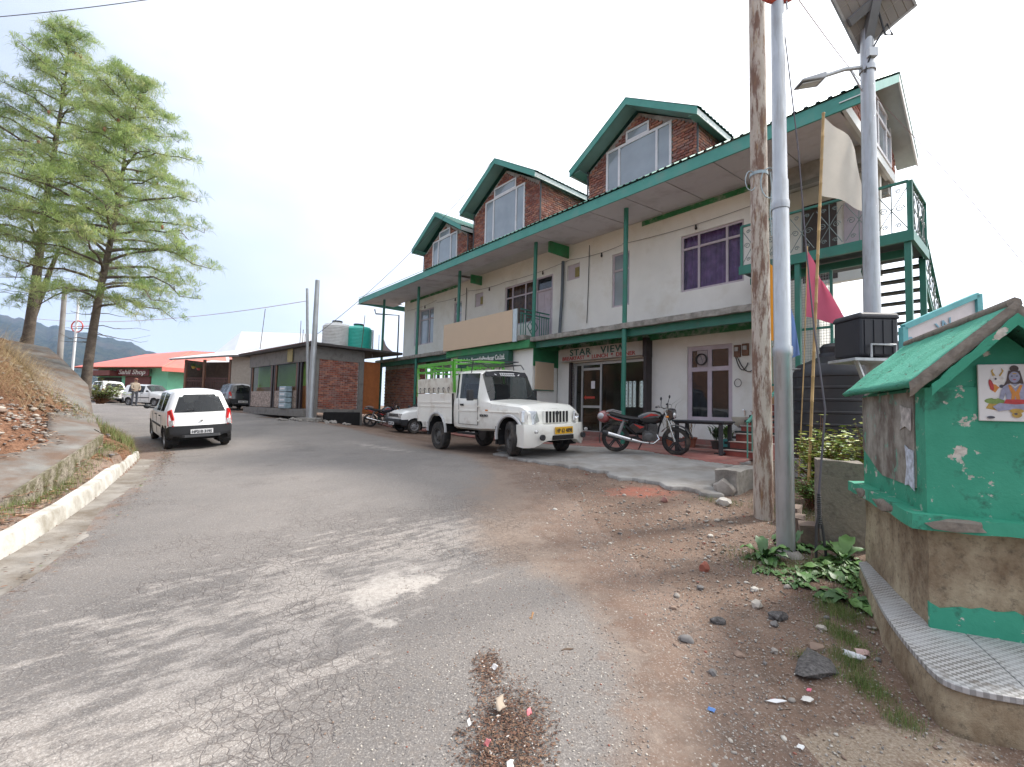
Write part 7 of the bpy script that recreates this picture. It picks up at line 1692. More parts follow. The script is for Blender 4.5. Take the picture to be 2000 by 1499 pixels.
# small railing by the far corner and step rail
# ------------------------------------------------------------------ overhead wires
def wire(label, a, b, drop, r=.008, mat=None, n=20):
    mb = MB(); mb.tube(sag(a, b, drop, n), r, 5); tag(mb.build('cable', mat or trim_b), label, 'cable')
wire('thin dark cable crossing the sky above the pine trees', at(-60, 38, 14), at(470, -30, 14), .12, .012, M('grey_cable', (.12, .11, .13), .7))
wire('faint reddish wire from the steel pole to the far shops', at(600, 588, 18.9), at(60, 622, 30), .5, .012, M('red_wire', (.40, .22, .22), .7))
wire('slack cable dropping from the middle dormer past the far eave', hw(9.13, .56, 11.95), at(610, 660, 19), .5, .010)
wire('stay wire running from the ring pole to the hotel gable', at(1560, 0, 5), at(1700, 180, 9.5), .05, .006, M('stay_wire', (.30, .2, .2), .6))
wire('thin wire falling from the gable into the white sky', at(1700, 180, 9.5), at(2010, 530, 9), -.12, .006, MATS['stay_wire'])
wt = thing('stay_cable', 'twisted grey stay cable anchored by the dock weeds', 'cable', (3.07, 4.62, .22))
mb = MB(); A_ = at(1527, 20, 4.75)-Vector((3.07, 4.62, .22)); pts = [(0, 0, .62), at(1612, 800, 4.7)-Vector((3.07, 4.62, .22)), at(1590, 640, 4.75)-Vector((3.07, 4.62, .22)), at(1574, 480, 4.75)-Vector((3.07, 4.62, .22)), at(1560, 300, 4.75)-Vector((3.07, 4.62, .22)), A_]
mb.tube(pts, [.012, .010, .009, .008, .007, .006], 6); mb.build('cable', M('grey_cable', (.12, .11, .13)), wt, smooth=60)
mb = MB(); mb.tube([(0, 0, .28), (0, 0, .62)], .016, 7)
for k in range(14): mb.lathe([(.016, 0), (.022, .008), (.016, .016)], (0, 0, .32+k*.02), 8)
mb.tube([(0, 0, .42), (-.03, .0, .30), (-.05, -.02, -.05)], .014, 6); mb.tube([(0, 0, .42), (.03, .0, .30), (.07, .0, -.05)], .014, 6); mb.build('anchor', M('dark_iron', (.05, .05, .055), .6), wt)
# ------------------------------------------------------------------ scatter helpers
rng = np.random.default_rng(11)
def multi(name, protos, pos, scl, rotz, tilt, mats, midx=None, parent=None, kind='stuff', label=None, cat=None, align=None):
    """join many small pieces: proto (V,F) arrays, per-piece position / scale(3) / rotation"""
    Vs, Fs, Ms, o = [], [], [], 0
    n = len(pos); which = rng.integers(0, len(protos), n)
    for i in range(n):
        V, F = protos[which[i]]; c, s = math.cos(rotz[i]), math.sin(rotz[i]); ct, st_ = math.cos(tilt[i]), math.sin(tilt[i])
        v = V*scl[i]; x, y, z = v[:, 0], v[:, 1]*ct-v[:, 2]*st_, v[:, 1]*st_+v[:, 2]*ct
        w = np.stack([x*c-y*s, x*s+y*c, z], 1)+pos[i]; Vs.append(w); Fs.append(F+o); o += len(V)
        Ms.append(np.full(len(F), 0 if midx is None else midx[i]))
    V = np.concatenate(Vs); F = np.concatenate(Fs); k = F.shape[1]
    me = bpy.data.meshes.new(name); me.vertices.add(len(V)); me.vertices.foreach_set('co', V.reshape(-1).astype(np.float32))
    me.loops.add(F.size); me.loops.foreach_set('vertex_index', F.reshape(-1).astype(np.int32)); me.polygons.add(len(F)); me.polygons.foreach_set('loop_start', (np.arange(len(F))*k).astype(np.int32))
    for m in mats: me.materials.append(m)
    me.polygons.foreach_set('material_index', np.concatenate(Ms).astype(np.int32)); me.update(calc_edges=True)
    ob = bpy.data.objects.new(name, me); COL.objects.link(ob); ob.parent = parent
    return tag(ob, label, cat, None, kind)
def stone_proto(seed, sub=0):
    bm = bmesh.new(); bmesh.ops.create_icosphere(bm, subdivisions=1, radius=1); r = random.Random(seed)
    V = np.array([[c*(1+r.uniform(-.28, .28)) for c in v_.co] for v_ in bm.verts]); F = np.array([[x.index for x in f.verts] for f in bm.faces]); bm.free(); return V, F
STONES = [stone_proto(i) for i in range(6)]
LEAFP = [(np.array([[-.5, 0, 0], [-.15, .28, .10*s], [.2, .25, .12*s], [.5, 0, .02], [.2, -.25, .12*s], [-.15, -.28, .1*s], [0, 0, 0]]), np.array([[0, 6, 1], [1, 6, 2], [2, 6, 3], [3, 6, 4], [4, 6, 5], [5, 6, 0]])) for s in (1, -.6, .4)]
BLADE = [(np.array([[-.06, 0, 0], [.06, 0, 0], [.04, b*.25, .55], [-.04, b*.25, .55], [0, b, 1.0]]), np.array([[0, 1, 2], [0, 2, 3], [3, 2, 4]])) for b in (.25, .5, .8)]
def heights(x, y): return ground_z(x, y)
def sample(n, f, x0, x1, y0, y1):
    xs, ys = [], []
    while sum(map(len, xs)) < n:
        x = rng.uniform(x0, x1, n*2); y = rng.uniform(y0, y1, n*2); k = rng.random(n*2) < f(x, y); xs.append(x[k]); ys.append(y[k])
    return np.concatenate(xs)[:n], np.concatenate(ys)[:n]
st_mats = [M('stone_%d' % i, c, .9, .2, 8) for i, c in enumerate([(.30, .27, .24), (.42, .38, .33), (.17, .16, .155), (.24, .17, .13), (.50, .47, .42), (.26, .10, .07)])]
inside_solid = lambda x, y: pip(x, y, poly)
# gravel on the verge and loose along the road edge
def gdens(x, y):
    off_ = np.where(pip(x, y, BANK) | inside_solid(x, y) | pip(x, y, FORE), 0, 1.)
    d = .16+.9*gauss(x, y, .95, 2.6, .35, .7)+.5*gauss(x, y, 2.3, 4.8, .8, 1.0)+.35*gauss(x, y, 1.0, 4.8, 1.2, 1.4)+.25*gauss(x, y, 1.7, 3.1, .7, .6)
    road_in = pip(x, y, ROADP); dd = pdist(x, y, ROADP, True)
    return np.clip(d, 0, 1)*off_*np.where(road_in, np.exp(-dd*1.6)*.8, 1)
gx, gy = sample(5600, gdens, -1.2, 4.2, 1.7, 8.5)
sz = np.clip(rng.lognormal(-5.15, .5, len(gx)), .003, .026); sz = sz*np.clip(gy/4.5, .8, 1.25)
pos = np.stack([gx, gy, heights(gx, gy)+sz*.05+.004], 1)
mi_ = rng.choice(6, len(gx), p=[.40, .16, .12, .23, .05, .04])
multi('gravel', STONES, pos, np.stack([sz*1.2, sz, sz*.65], 1), rng.uniform(0, 6.3, len(gx)), rng.uniform(-.3, .3, len(gx)), st_mats, mi_, label='loose gravel and chips strewn over the verge')
gx, gy = sample(6500, lambda x, y: np.where(pip(x, y, BANK) | inside_solid(x, y), 0, 1.)*(.25+.75*gauss(x, y, .75, 2.6, .9, 1.3)), -.9, 2.6, 1.75, 4.8)
sz = rng.uniform(.0018, .0062, len(gx)); zz = np.where(pip(gx, gy, ROADP), road_z(gx, gy)+.016, heights(gx, gy)+.006)
multi('grit', STONES, np.stack([gx, gy, zz], 1), np.stack([sz*1.2, sz, sz*.7], 1), rng.uniform(0, 6.3, len(gx)), rng.uniform(-.3, .3, len(gx)), st_mats, rng.choice(6, len(gx), p=[.36, .2, .2, .16, .06, .02]), label='fine loose chippings over the road edge')
# single stones and bricks one can pick out
def stone(label, x, y, r, mat, seed, name='stone', cat='stone', z=None, group=None, jit=.18):
    mb = MB(); mb.blob((0, 0, 0), r, 2 if jit < .25 else 1, jit, seed); o = mb.build(name, mat, None, smooth=35, loc=(x, y, (gz(x, y) if z is None else z)+r[2]*.45), rot=(0, 0, seed*1.3)); return tag(o, label, cat, group)
tarm = M('tar_lump', (.095, .088, .085), .95, .6, 45, bump=1.0, bscale=70)
stone('big flat lump of broken dark asphalt beside the shrine platform', 1.84, 2.83, (.20, .125, .04), tarm, 3, 'asphalt_lump', 'asphalt', jit=.30)
stone('small dark pointed asphalt piece near the dock weeds', 1.98, 3.45, (.075, .05, .035), tarm, 5, 'asphalt_lump', 'asphalt')
stone('upright dark asphalt sliver in the open dirt', 1.50, 3.35, (.035, .06, .03), tarm, 6, 'asphalt_lump', 'asphalt')
stone('rounded grey stone in the middle of the dirt', 1.18, 3.1, (.05, .035, .03), st_mats[2], 7)
stone('pale yellowish stone just below the dock weeds', 1.92, 3.62, (.05, .04, .035), st_mats[1], 8)
stone('white edged stone at the forecourt corner', 2.85, 6.2, (.10, .07, .07), st_mats[4], 9)
stone('grey boulder built into the corner of the forecourt', 3.1, 6.75, (.18, .14, .14), st_mats[0], 10)
stone('broken red brick standing on end near the poles', 1.78, 4.25, (.042, .035, .06), BR[0], 12, 'brick_piece', 'brick')
stone('small brick end lying at the concrete edge', 2.1, 6.3, (.05, .045, .05), BR[3], 13, 'brick_piece', 'brick')
stone('flat orange brown stone right beside the tyre tracks', 2.0, 3.05, (.05, .04, .025), st_mats[3], 15)
for i, (x, y) in enumerate([(1.35, 3.75), (2.2, 3.3), (1.6, 3.9), (1.25, 3.55), (2.05, 3.9), (1.7, 3.0), (2.35, 3.95), (1.9, 3.35), (1.45, 2.95), (2.2, 5.1), (1.6, 5.4), (2.5, 5.6), (1.2, 2.75), (2.7, 5.1)]):
    stone('small loose stone lying on the reddish dirt', x, y, (random.uniform(.02, .04), random.uniform(.018, .03), .02), st_mats[i % 5], 30+i, group='loose stones on the dirt')
# litter
def slip(name, label, x, y, w, h, col, rz, cat='litter', curl=.02, z=None):
    curl *= .5; jr = random.Random(int(x*977+y*131))
    mb = MB(); rows = [[(a*w*(1+jr.uniform(-.25, .1)), b*h*(1+jr.uniform(-.3, .15)), curl*math.sin(a*5+b*3)*.6+.01) for b in np.linspace(-.5, .5, 5)] for a in np.linspace(-.5, .5, 7)]; mb.quadgrid(rows)
    o = mb.build(name, M('litter_'+label.split()[0]+str(int(abs(x)*100)), col, .7, .12), None, smooth=60, loc=(x, y, (gz(x, y) if z is None else z)+.008), rot=(0, 0, rz)); sm = o.modifiers.new('thickness', 'SOLIDIFY'); sm.thickness = .0012; return tag(o, label, cat)
slip('paper_strip', 'white plastic strip lying near the bottom of the platform', 1.42, 2.50, .11, .016, (.72, .72, .72), .0)
slip('paper_scrap', 'pale grey paper scrap beside the white strip', 1.60, 2.52, .055, .04, (.58, .56, .52), .5)
slip('wrapper', 'silver and white wrapper by the platform foot', 2.16, 2.95, .05, .11, (.62, .63, .66), .5, curl=.05)
slip('wrapper', 'pinkish torn wrapper next to the silver one', 2.24, 2.98, .06, .07, (.50, .34, .31), .9, curl=.05)
slip('paper_scrap', 'little pink scrap in the dirt', 1.66, 2.60, .025, .02, (.62, .15, .22), .6)
slip('wood_splinter', 'orange wood splinter on the road edge', .18, 3.35, .02, .11, (.38, .20, .08), -.2)
slip('twig', 'short brown twig lying across the road edge', .38, 2.93, .09, .014, (.10, .06, .035), .2)
slip('paper_scrap', 'tiny white square scrap on the bare dirt', 1.35, 2.18, .03, .022, (.7, .7, .68), .3)
slip('plastic_scrap', 'blue plastic scrap in the gravel', 1.05, 2.42, .025, .035, (.10, .22, .50), .5)
# swept heap of mud, leaves and rubbish on the road
hx_, hy_ = sample(5600, lambda x, y: np.clip(1.5*gauss(x, y, .02, 2.15, .17, .33, -.1)+1.2*gauss(x, y, -.10, 2.72, .08, .16)-.12, 0, 1), -.5, .6, 1.5, 3.1)
hh = gauss(hx_, hy_, .02, 2.15, .17, .33)*.02
lm = [M('debris_%d' % i, c, .95, .25, 9) for i, c in enumerate([(.11, .055, .036), (.16, .09, .058), (.06, .038, .03), (.22, .14, .09), (.42, .39, .36)])]
s_ = rng.uniform(.004, .015, len(hx_)); pos = np.stack([hx_, hy_, road_z(hx_, hy_)+.02+rng.random(len(hx_))*hh], 1)
multi('debris_heap', LEAFP, pos, np.stack([s_*1.4, s_, s_], 1), rng.uniform(0, 6.3, len(s_)), rng.uniform(-.5, .5, len(s_)), lm, rng.choice(5, len(s_), p=[.32, .28, .22, .15, .03]), label='swept heap of wet leaves and mud on the road')
for lab, x, y, w_, h_, c_ in (('crumpled white tissue on the debris heap', -.06, 2.66, .035, .03, (.66, .64, .62)), ('large curled grey leaf on the debris heap', -.02, 2.36, .09, .05, (.33, .27, .21)), ('pink scrap on the debris heap', .12, 2.30, .025, .025, (.62, .2, .22)), ('white square scrap beside the debris heap', -.16, 2.22, .025, .02, (.7, .69, .66)), ('white rag at the end of the debris heap', .03, 1.98, .04, .03, (.66, .63, .6)), ('pink paper at the end of the debris heap', -.07, 2.1, .03, .02, (.58, .2, .2))):
    slip('scrap', lab, x, y, w_, h_, c_, random.uniform(0, 3), curl=.04, z=rzz(x, y)+.04)
# leaf litter, needles and stones on the bank
inb = lambda x, y: np.where(pip(x, y, BANK), 1., 0)
def ldens(x, y): return inb(x, y)*np.clip(1.25-.25*pdist(x, y, [(p[0], p[1]) for p in PL]), .05, 1)*np.where(pdist(x, y, [((a[0]+b[0])/2, (a[1]+b[1])/2) for a, b in zip(PR, PL)]) < .42, .8, 1)
lx, ly = sample(9500, ldens, -13, -4.4, 3.0, 13); s_ = rng.uniform(.02, .06, len(lx))
lzz = heights(lx, ly)+.03+.085*np.where(pdist(lx, ly, [((a[0]+b[0])/2, (a[1]+b[1])/2) for a, b in zip(PR, PL)]) < .42, 1, 0)
bm_ = [M('dead_leaf_%d' % i, c, .9, .25, 9) for i, c in enumerate([(.16, .075, .04), (.24, .125, .07), (.30, .20, .13), (.11, .055, .035)])]
multi('leaf_litter', LEAFP, np.stack([lx, ly, lzz], 1), np.stack([s_*1.8, s_*.8, s_], 1), rng.uniform(0, 6.3, len(s_)), rng.uniform(-.6, .6, len(s_)), bm_, rng.integers(0, 4, len(s_)), label='brown dead leaves and needles covering the bank')
def rdens(x, y): return inb(x, y)*np.exp(-(pdist(x, y, [(-6.4,5.0),(-7.9,7.6),(-9.3,9.3),(-10.8,10.2),(-12.7,12.0)])/.5)**2)
lx, ly = sample(1500, rdens, -14, -5, 4, 13.5); s_ = np.clip(rng.lognormal(-3.75, .42, len(lx)), .01, .07)
multi('scree', STONES, np.stack([lx, ly, heights(lx, ly)+s_*.3+.03], 1), np.stack([s_*1.3, s_, s_*.55], 1), rng.uniform(0, 6.3, len(s_)), rng.uniform(-.4, .4, len(s_)), st_mats, rng.choice(6, len(s_), p=[.36, .18, .1, .33, .02, .01]), label='loose flat stones sliding down the bank beside the path')
# grass
gm_ = [M('grass_%d' % i, c, .7, .25, 6) for i, c in enumerate([(.10, .17, .035), (.17, .21, .06), (.24, .20, .09), (.30, .23, .12)])]
def grass(label, n, f, box, h, mix_, lift=0):
    x, y = sample(n, f, *box); s_ = h*rng.uniform(.5, 1.15, n)
    multi('grass', BLADE, np.stack([x, y, heights(x, y)-.01+lift], 1), np.stack([s_*.22+.004, s_*.8, s_], 1), rng.uniform(0, 6.3, n), rng.uniform(-.35, .35, n), gm_, rng.choice(4, n, p=mix_), label=label)
G = lambda *a: (lambda x, y: sum(gauss(x, y, *p) for p in a))
grass('green and straw coloured grass spilling over the bank corner', 12000, lambda x, y: inb(x, y)*np.clip(1.2*np.exp(-(pdist(x, y, [(-7.7,9.7),(-8.9,10.9),(-10.6,12.3),(-12.8,14.2)])/.75)**2), 0, 1), (-14, -7.2, 9.2, 15.5), .22, [.3, .3, .25, .15])
grass('green weeds along the top of the kerb', 3800, lambda x, y: inb(x, y)*np.clip(1.6*np.exp(-(pdist(x, y, [(-4.75,4.3),(-5.35,5.3),(-6.6,7.3),(-7.6,9.0)])/.16)**2)*(.5+.5*np.sin(x*9+y*5)), 0, 1), (-8, -4, 3.4, 9.6), .10, [.55, .3, .1, .05])
grass('short grass tufts along the foot of the shrine platform', 7500, G((2.02, 2.66, .07, .12), (2.1, 2.9, .07, .12), (1.98, 2.38, .06, .07), (2.28, 3.2, .07, .16), (2.5, 3.55, .1, .15), (1.86, 2.93, .05, .05)), (1.6, 2.9, 2.2, 3.9), .055, [.6, .25, .1, .05])
grass('low green ground cover round the foot of the poles', 6500, G((2.75, 4.35, .35, .25), (2.4, 4.5, .2, .2), (3.0, 4.0, .2, .3), (3.7, 5.8, .35, .5), (3.5, 5.3, .2, .3)), (1.9, 4.4, 3.5, 6.8), .075, [.65, .25, .07, .03])
grass('grass blades at the forecourt corner', 500, G((2.95, 6.25, .2, .12), (2.75, 6.35, .12, .1)), (2.4, 3.4, 6, 6.7), .07, [.6, .3, .1, 0])
# debris washed along the gutter
gl_ = [(p-Vector((-(kl[min(i+1, len(kl)-1)]-kl[max(i-1, 0)]).normalized().y, (kl[min(i+1, len(kl)-1)]-kl[max(i-1, 0)]).normalized().x, 0))*.42) for i, p in enumerate(kl)]
gl_ = [(p.x, p.y) for p in gl_]+[(-8.2, 11.0), (-9.6, 12.3)]
x, y = sample(2600, lambda x, y: np.exp(-(pdist(x, y, gl_)/.14)**2)*np.clip(.35+.65*np.sin(x*2.3+y*1.7), .05, 1), -10.5, -2.8, 1.5, 13); s_ = rng.uniform(.008, .03, len(x))
multi('gutter_debris', LEAFP+LEAFP, np.stack([x, y, road_z(x, y)+.032], 1), np.stack([s_*1.7, s_*.8, s_], 1), rng.uniform(0, 6.3, len(x)), rng.uniform(-.4, .4, len(x)), lm+[gm_[0]], rng.choice(6, len(x), p=[.25, .25, .22, .18, .03, .07]), label='leaves and grit washed along the gutter edge')
# dry grass clump hanging on the upper bank
x, y = sample(3600, G((-9.5, 8.9, .4, .45), (-10.3, 9.5, .45, .4), (-9.2, 8.2, .3, .4)), -12.5, -8.2, 7, 10.8); n = len(x); s_ = rng.uniform(.35, .8, n)
multi('dry_grass', BLADE, np.stack([x, y, heights(x, y)+rng.uniform(0, .35, n)], 1), np.stack([s_*.035, s_*1.1, s_*.7], 1), rng.uniform(-2.2, .6, n), rng.uniform(-1.5, .1, n), [M('straw_%d' % i, c, .8, .2) for i, c in enumerate([(.42, .32, .17), (.33, .24, .12), (.50, .40, .24)])], rng.integers(0, 3, n), label='overhanging clump of dry straw grass on the bank top')

# ------------------------------------------------------------------ pine trees
bark = M('pine_bark', (.125, .10, .08), .95, .35, 7, bump=.9, bscale=18, dirt=(.06, .045, .035), dirtamt=.5, dscale=9)
ndl = []
for i, c in enumerate([(.30, .40, .13), (.38, .46, .18), (.20, .30, .11), (.44, .47, .22)]):
    q = newmat('pine_needles_%d' % i); b = q.bsdf; cc_ = q.mix(q.noise(2, 3, .6, q.geo), tuple(x*.8 for x in c), tuple(x*1.2 for x in c)); q.link(cc_, b.inputs['Base Color']); b.inputs['Roughness'].default_value = .6
    tl = q.add('ShaderNodeBsdfTranslucent'); q.link(cc_, tl.inputs[0]); mx = q.add('ShaderNodeMixShader'); mx.inputs[0].default_value = .5; q.link(b.outputs[0], mx.inputs[1]); q.link(tl.outputs[0], mx.inputs[2]); q.link(mx.outputs[0], q.n['Material Output'].inputs['Surface']); ndl.append(q.m)
def clump_proto(seed):
    r = random.Random(seed); V, F = [], []
    for k in range(24):
        a = r.uniform(0, 6.28); e = r.uniform(.15, 1.5); ln = r.uniform(.7, 1.1); d_ = Vector((math.cos(a)*math.sin(e), math.sin(a)*math.sin(e), math.cos(e)))
        s = d_.cross(Vector((r.uniform(-1, 1), r.uniform(-1, 1), r.uniform(-1, 1)))).normalized()*.0165; m_ = d_*ln*.55; t_ = d_*ln+Vector((0, 0, -.60*ln)); o = len(V)
        V += [(0, 0, 0), tuple(m_+s), tuple(m_-s), tuple(t_)]; F += [(o, o+1, o+2), (o+1, o+3, o+2)]
    return np.array(V), np.array(F)
CL = [clump_proto(i) for i in range(8)]
def pine(label, base, top, r0, zc0, spread, nb, seed, bias=(0, 0), stem2=None, nclump=22, shape=None):
    t = thing('pine_tree', label, 'tree', tuple(base), group='pine trees on the bank'); rnd = random.Random(seed); rn = np.random.default_rng(seed)
    B, T = Vector((0, 0, -.4)), Vector(top)-Vector(base)
    axis_ = lambda k: Vector((0, 0, 0)).lerp(T, k)+Vector((.14*math.sin(k*5+seed), .1*math.sin(k*4), 0))*(k*(1-k)*3)
    mb = MB(); ks = [i/16 for i in range(17)]; mb.tube([B]+[axis_(k) for k in ks], [r0*1.15, r0*1.05]+[r0*(1-.93*k) for k in ks[1:]], 14)
    trunk = mb.build('trunk', bark, t, smooth=60)
    if stem2: mb = MB(); mb.tube([Vector((-.25, 0, -.4)), Vector(stem2[0])*.5+Vector((-.1, 0, 0)), Vector(stem2[0])], [r0*.75, r0*.6, r0*.3], 10); mb.build('second_trunk', bark, t, smooth=60)
    mb = MB(); cp_, cs, cr_, ct = [], [], [], []
    H = T.length
    for i in range(nb):
        k = zc0+(1-zc0)*((i+rnd.random()*.8)/nb); az = i*2.4+rnd.uniform(-.5, .5); dir_ = Vector((math.cos(az)+bias[0]*.35, math.sin(az)+bias[1]*.35, 0)).normalized()
        f = (k-zc0)/(1-zc0); ln = spread*(shape(f) if shape else (1-f)**.85*(.6+.4*min(1, f*5)))*rnd.uniform(.65, 1.12)+.25
        p0_ = axis_(k); up = rnd.uniform(.12, .45)+.5*f; pts = []
        for j in range(7):
            s = j/6; pts.append(p0_+dir_*ln*s+Vector((0, 0, ln*(up*s-.38*s*s)))+Vector((noise.noise(Vector((i, s*3, 1))), noise.noise(Vector((i, s*3, 5))), noise.noise(Vector((i, s*3, 9)))))*.16*ln*s)
        mb.tube(pts, [max(.008, (.014+.013*ln)*(1-.85*s/6)) for s in range(7)], 5, cap=False)
        nc = int(nclump*(.4+ln/spread))
        for c_ in range(nc):
            s = .30+.70*(c_+rnd.random())/nc; a = s*6; j = min(5, int(a)); p = pts[j].lerp(pts[j+1], a-j)
            side = Vector((-dir_.y, dir_.x, 0))*rnd.uniform(-1, 1)*ln*.34*(1.15-.5*s)+Vector((0, 0, rnd.uniform(-.12, .30)*ln*.35))
            e = p+side+dir_*abs(rnd.uniform(0, .15))
            if c_ % 2 == 0: mb.tube([p, p.lerp(e, .5)+Vector((0, 0, .02)), e], [.009, .007, .004], 3, cap=False)
            for w in range(2):
                off_ = Vector((rnd.gauss(0, .11), rnd.gauss(0, .11), rnd.gauss(0, .08))); cp_.append(tuple(e+off_)); cs.append(rnd.uniform(.24, .42)); cr_.append(rnd.uniform(0, 6.28)); ct.append(rnd.uniform(-.7, .7))
    mb.build('branches', bark, t, smooth=60)
    # dead lower twigs
    mb = MB()
    for i in range(12):
        k = zc0*rnd.uniform(.45, 1.0); az = rnd.uniform(0, 6.28); p = axis_(k); ln = rnd.uniform(.5, 1.6); pts = [p]
        for j in range(5): pts.append(pts[-1]+Vector((math.cos(az), math.sin(az), rnd.uniform(-.25, .3)))*ln/5+Vector((rnd.gauss(0, .05), rnd.gauss(0, .05), 0)))
        mb.tube(pts, [.014, .012, .010, .008, .006, .004], 4)
        if i % 2 == 0: q_ = pts[3]; mb.tube([q_, q_+Vector((rnd.gauss(0, .2), rnd.gauss(0, .2), rnd.uniform(-.2, .25)))], .005, 3)
    mb.build('dead_twigs', bark, t)
    cs = np.array(cs); n = len(cs)
    multi('crown', CL, np.array(cp_), np.stack([cs, cs, cs], 1), np.array(cr_), np.array(ct), ndl, rn.choice(4, n, p=[.38, .3, .2, .12]), parent=t)
    for i in range(9):
        k = rnd.uniform(.5, .97); az = rnd.uniform(0, 6.28); ln = spread*(1-k)**.8*.8; p = axis_(k)+Vector((math.cos(az)*ln, math.sin(az)*ln, -.1)); mb = MB(); mb.lathe([(0, 0), (.035, -.03), (.04, -.08), (.02, -.14), (0, -.15)], tuple(p), 8); mb.build('cone', M('pine_cone', (.25, .11, .06), .8, .3), t, smooth=50)
    return t
pine('slender pine leaning over the road at the bank corner', at(168, 748, 13.6), at(262, 152, 13.6), .125, .24, 3.2, 68, 4, (.18, 0), nclump=19)
pine('taller pine with a forked base on the upper bank', at(52, 678, 15), at(140, 58, 15), .15, .26, 3.4, 68, 9, (-.05, 0), stem2=((.5, .3, 3.4),), nclump=19)
# ------------------------------------------------------------------ broad leaved weeds and shrubs on the right
leafm = [M('weed_leaf_%d' % i, c, .5, .25, 5, spec=.4) for i, c in enumerate([(.075, .16, .045), (.11, .21, .06), (.055, .12, .04)])]
def dock(label, x, y, n, ln, seed, group=None, up=.7):
    t = thing('dock_weed', label, 'weed', (x, y, gz(x, y)-.01), group=group); rnd = random.Random(seed)
    for k in range(int(n*1.5)):
        a = k*2.4+rnd.uniform(-.4, .4); L = ln*rnd.uniform(.45, 1.05); e = rnd.uniform(.25, 1.0)*up; w = L*rnd.uniform(.17, .27); mb = MB(); rows = []
        for i in range(9):
            s = i/8; rr_ = L*(.15+s); z = rr_*math.tan(e)*.8-(rr_**2)*1.3/L*.55; hw_ = w*math.sin(math.pi*min(1, .08+s*.92))**.8 if s > .02 else .006
            c_ = Vector((math.cos(a)*rr_*.85, math.sin(a)*rr_*.85, max(.01, z))); sd_ = Vector((-math.sin(a), math.cos(a), 0)); wv = .012*math.sin(s*14+seed)
            rows.append([c_-sd_*hw_+Vector((0, 0, hw_*.35+wv)), c_, c_+sd_*hw_+Vector((0, 0, hw_*.35-wv))])
        mb.quadgrid(rows); mb.tube([(0, 0, 0), tuple(rows[0][1])], .005, 4); mb.build('leaf', leafm[rnd.randrange(3)], t, smooth=70)
    return t
dock('tall weed with pointed leaves beside the rusty pole', 2.48, 4.55, 16, .24, 1, up=1.25)
dock('broad leaved dock weed at the foot of the stay cable', 2.92, 4.25, 13, .30, 2)
dock('dock weed with large drooping leaves by the platform end', 2.72, 3.75, 12, .28, 3)
dock('dock weed spreading beside the galvanised pole', 2.62, 4.25, 12, .24, 4)
dock('bright dock weed in front of the dark pier', 3.25, 4.55, 12, .30, 5, up=1.1)
dock('low dock weed creeping over the platform edge', 2.98, 3.95, 10, .22, 6)
dock('tall spiky weed standing between the two big poles', 2.98, 4.9, 14, .26, 8, up=1.2)
dock('wide dock weed behind the stay cable anchor', 3.12, 4.38, 14, .30, 9)
dock('dock weed rooted against the shrine plinth corner', 3.08, 4.12, 10, .26, 10)
dock('flat leaved dock weed beside the concrete pole footing', 2.45, 4.05, 11, .20, 11)
dock('small dock weed nearest the open dirt', 2.35, 4.3, 9, .17, 7)
def shrub(label, x, y, z, h, r, n, cols, seed, leaf=.035):
    t = thing('shrub', label, 'shrub', (x, y, z)); rnd = random.Random(seed); rn = np.random.default_rng(seed); mb = MB(); P_, S_, R_, T_ = [], [], [], []
    for k in range(n):
        a = rnd.uniform(0, 6.28); rr_ = r*rnd.random()**.6; hh_ = h*rnd.uniform(.5, 1.0)*(1-.35*rr_/r); p0_ = Vector((rnd.gauss(0, .05), rnd.gauss(0, .05), 0)); e = Vector((math.cos(a)*rr_, math.sin(a)*rr_, hh_)); m_ = p0_.lerp(e, .5)+Vector((0, 0, .08)); mb.tube([p0_, m_, e], [.009, .006, .003], 4)
        for j in range(16):
            s = rnd.uniform(.3, 1.03); p = m_.lerp(e, s*2-1) if s > .5 else p0_.lerp(m_, s*2); p = p+Vector((rnd.gauss(0, .035), rnd.gauss(0, .035), rnd.gauss(0, .03))); P_.append(tuple(p)); S_.append(leaf*rnd.uniform(.7, 1.3)); R_.append(rnd.uniform(0, 6.28)); T_.append(rnd.uniform(-.9, .9))
    mb.build('stems', woodd, t)
    S_ = np.array(S_); multi('foliage', LEAFP, np.array(P_), np.stack([S_*1.9, S_, S_], 1), np.array(R_), np.array(T_), [M('shrub_leaf_%d_%d' % (seed, i), c, .5, .2) for i, c in enumerate(cols)], rn.integers(0, len(cols), len(S_)), parent=t)
yl = [(.30, .36, .05), (.20, .30, .05), (.40, .42, .09), (.12, .20, .04)]
shrub('bushy yellow green shrub before the black water tank', 4.38, 6.45, .42, 1.32, .46, 135, yl, 21, .050)
shrub('leggy yellow green shrub squeezed beside the shrine wall', 4.35, 5.55, .40, 1.6, .25, 60, yl, 22, .045)
shrub('low green shrub at the foot of the bamboo pole', 4.0, 6.1, .38, .50, .32, 70, [(.09, .18, .04), (.16, .25, .06)], 23, .034)
shrub('green roadside bush growing behind the bank edge', -13.6, 15.3, 1.45, .9, .8, 70, [(.16, .22, .06), (.24, .27, .09)], 24, .06)
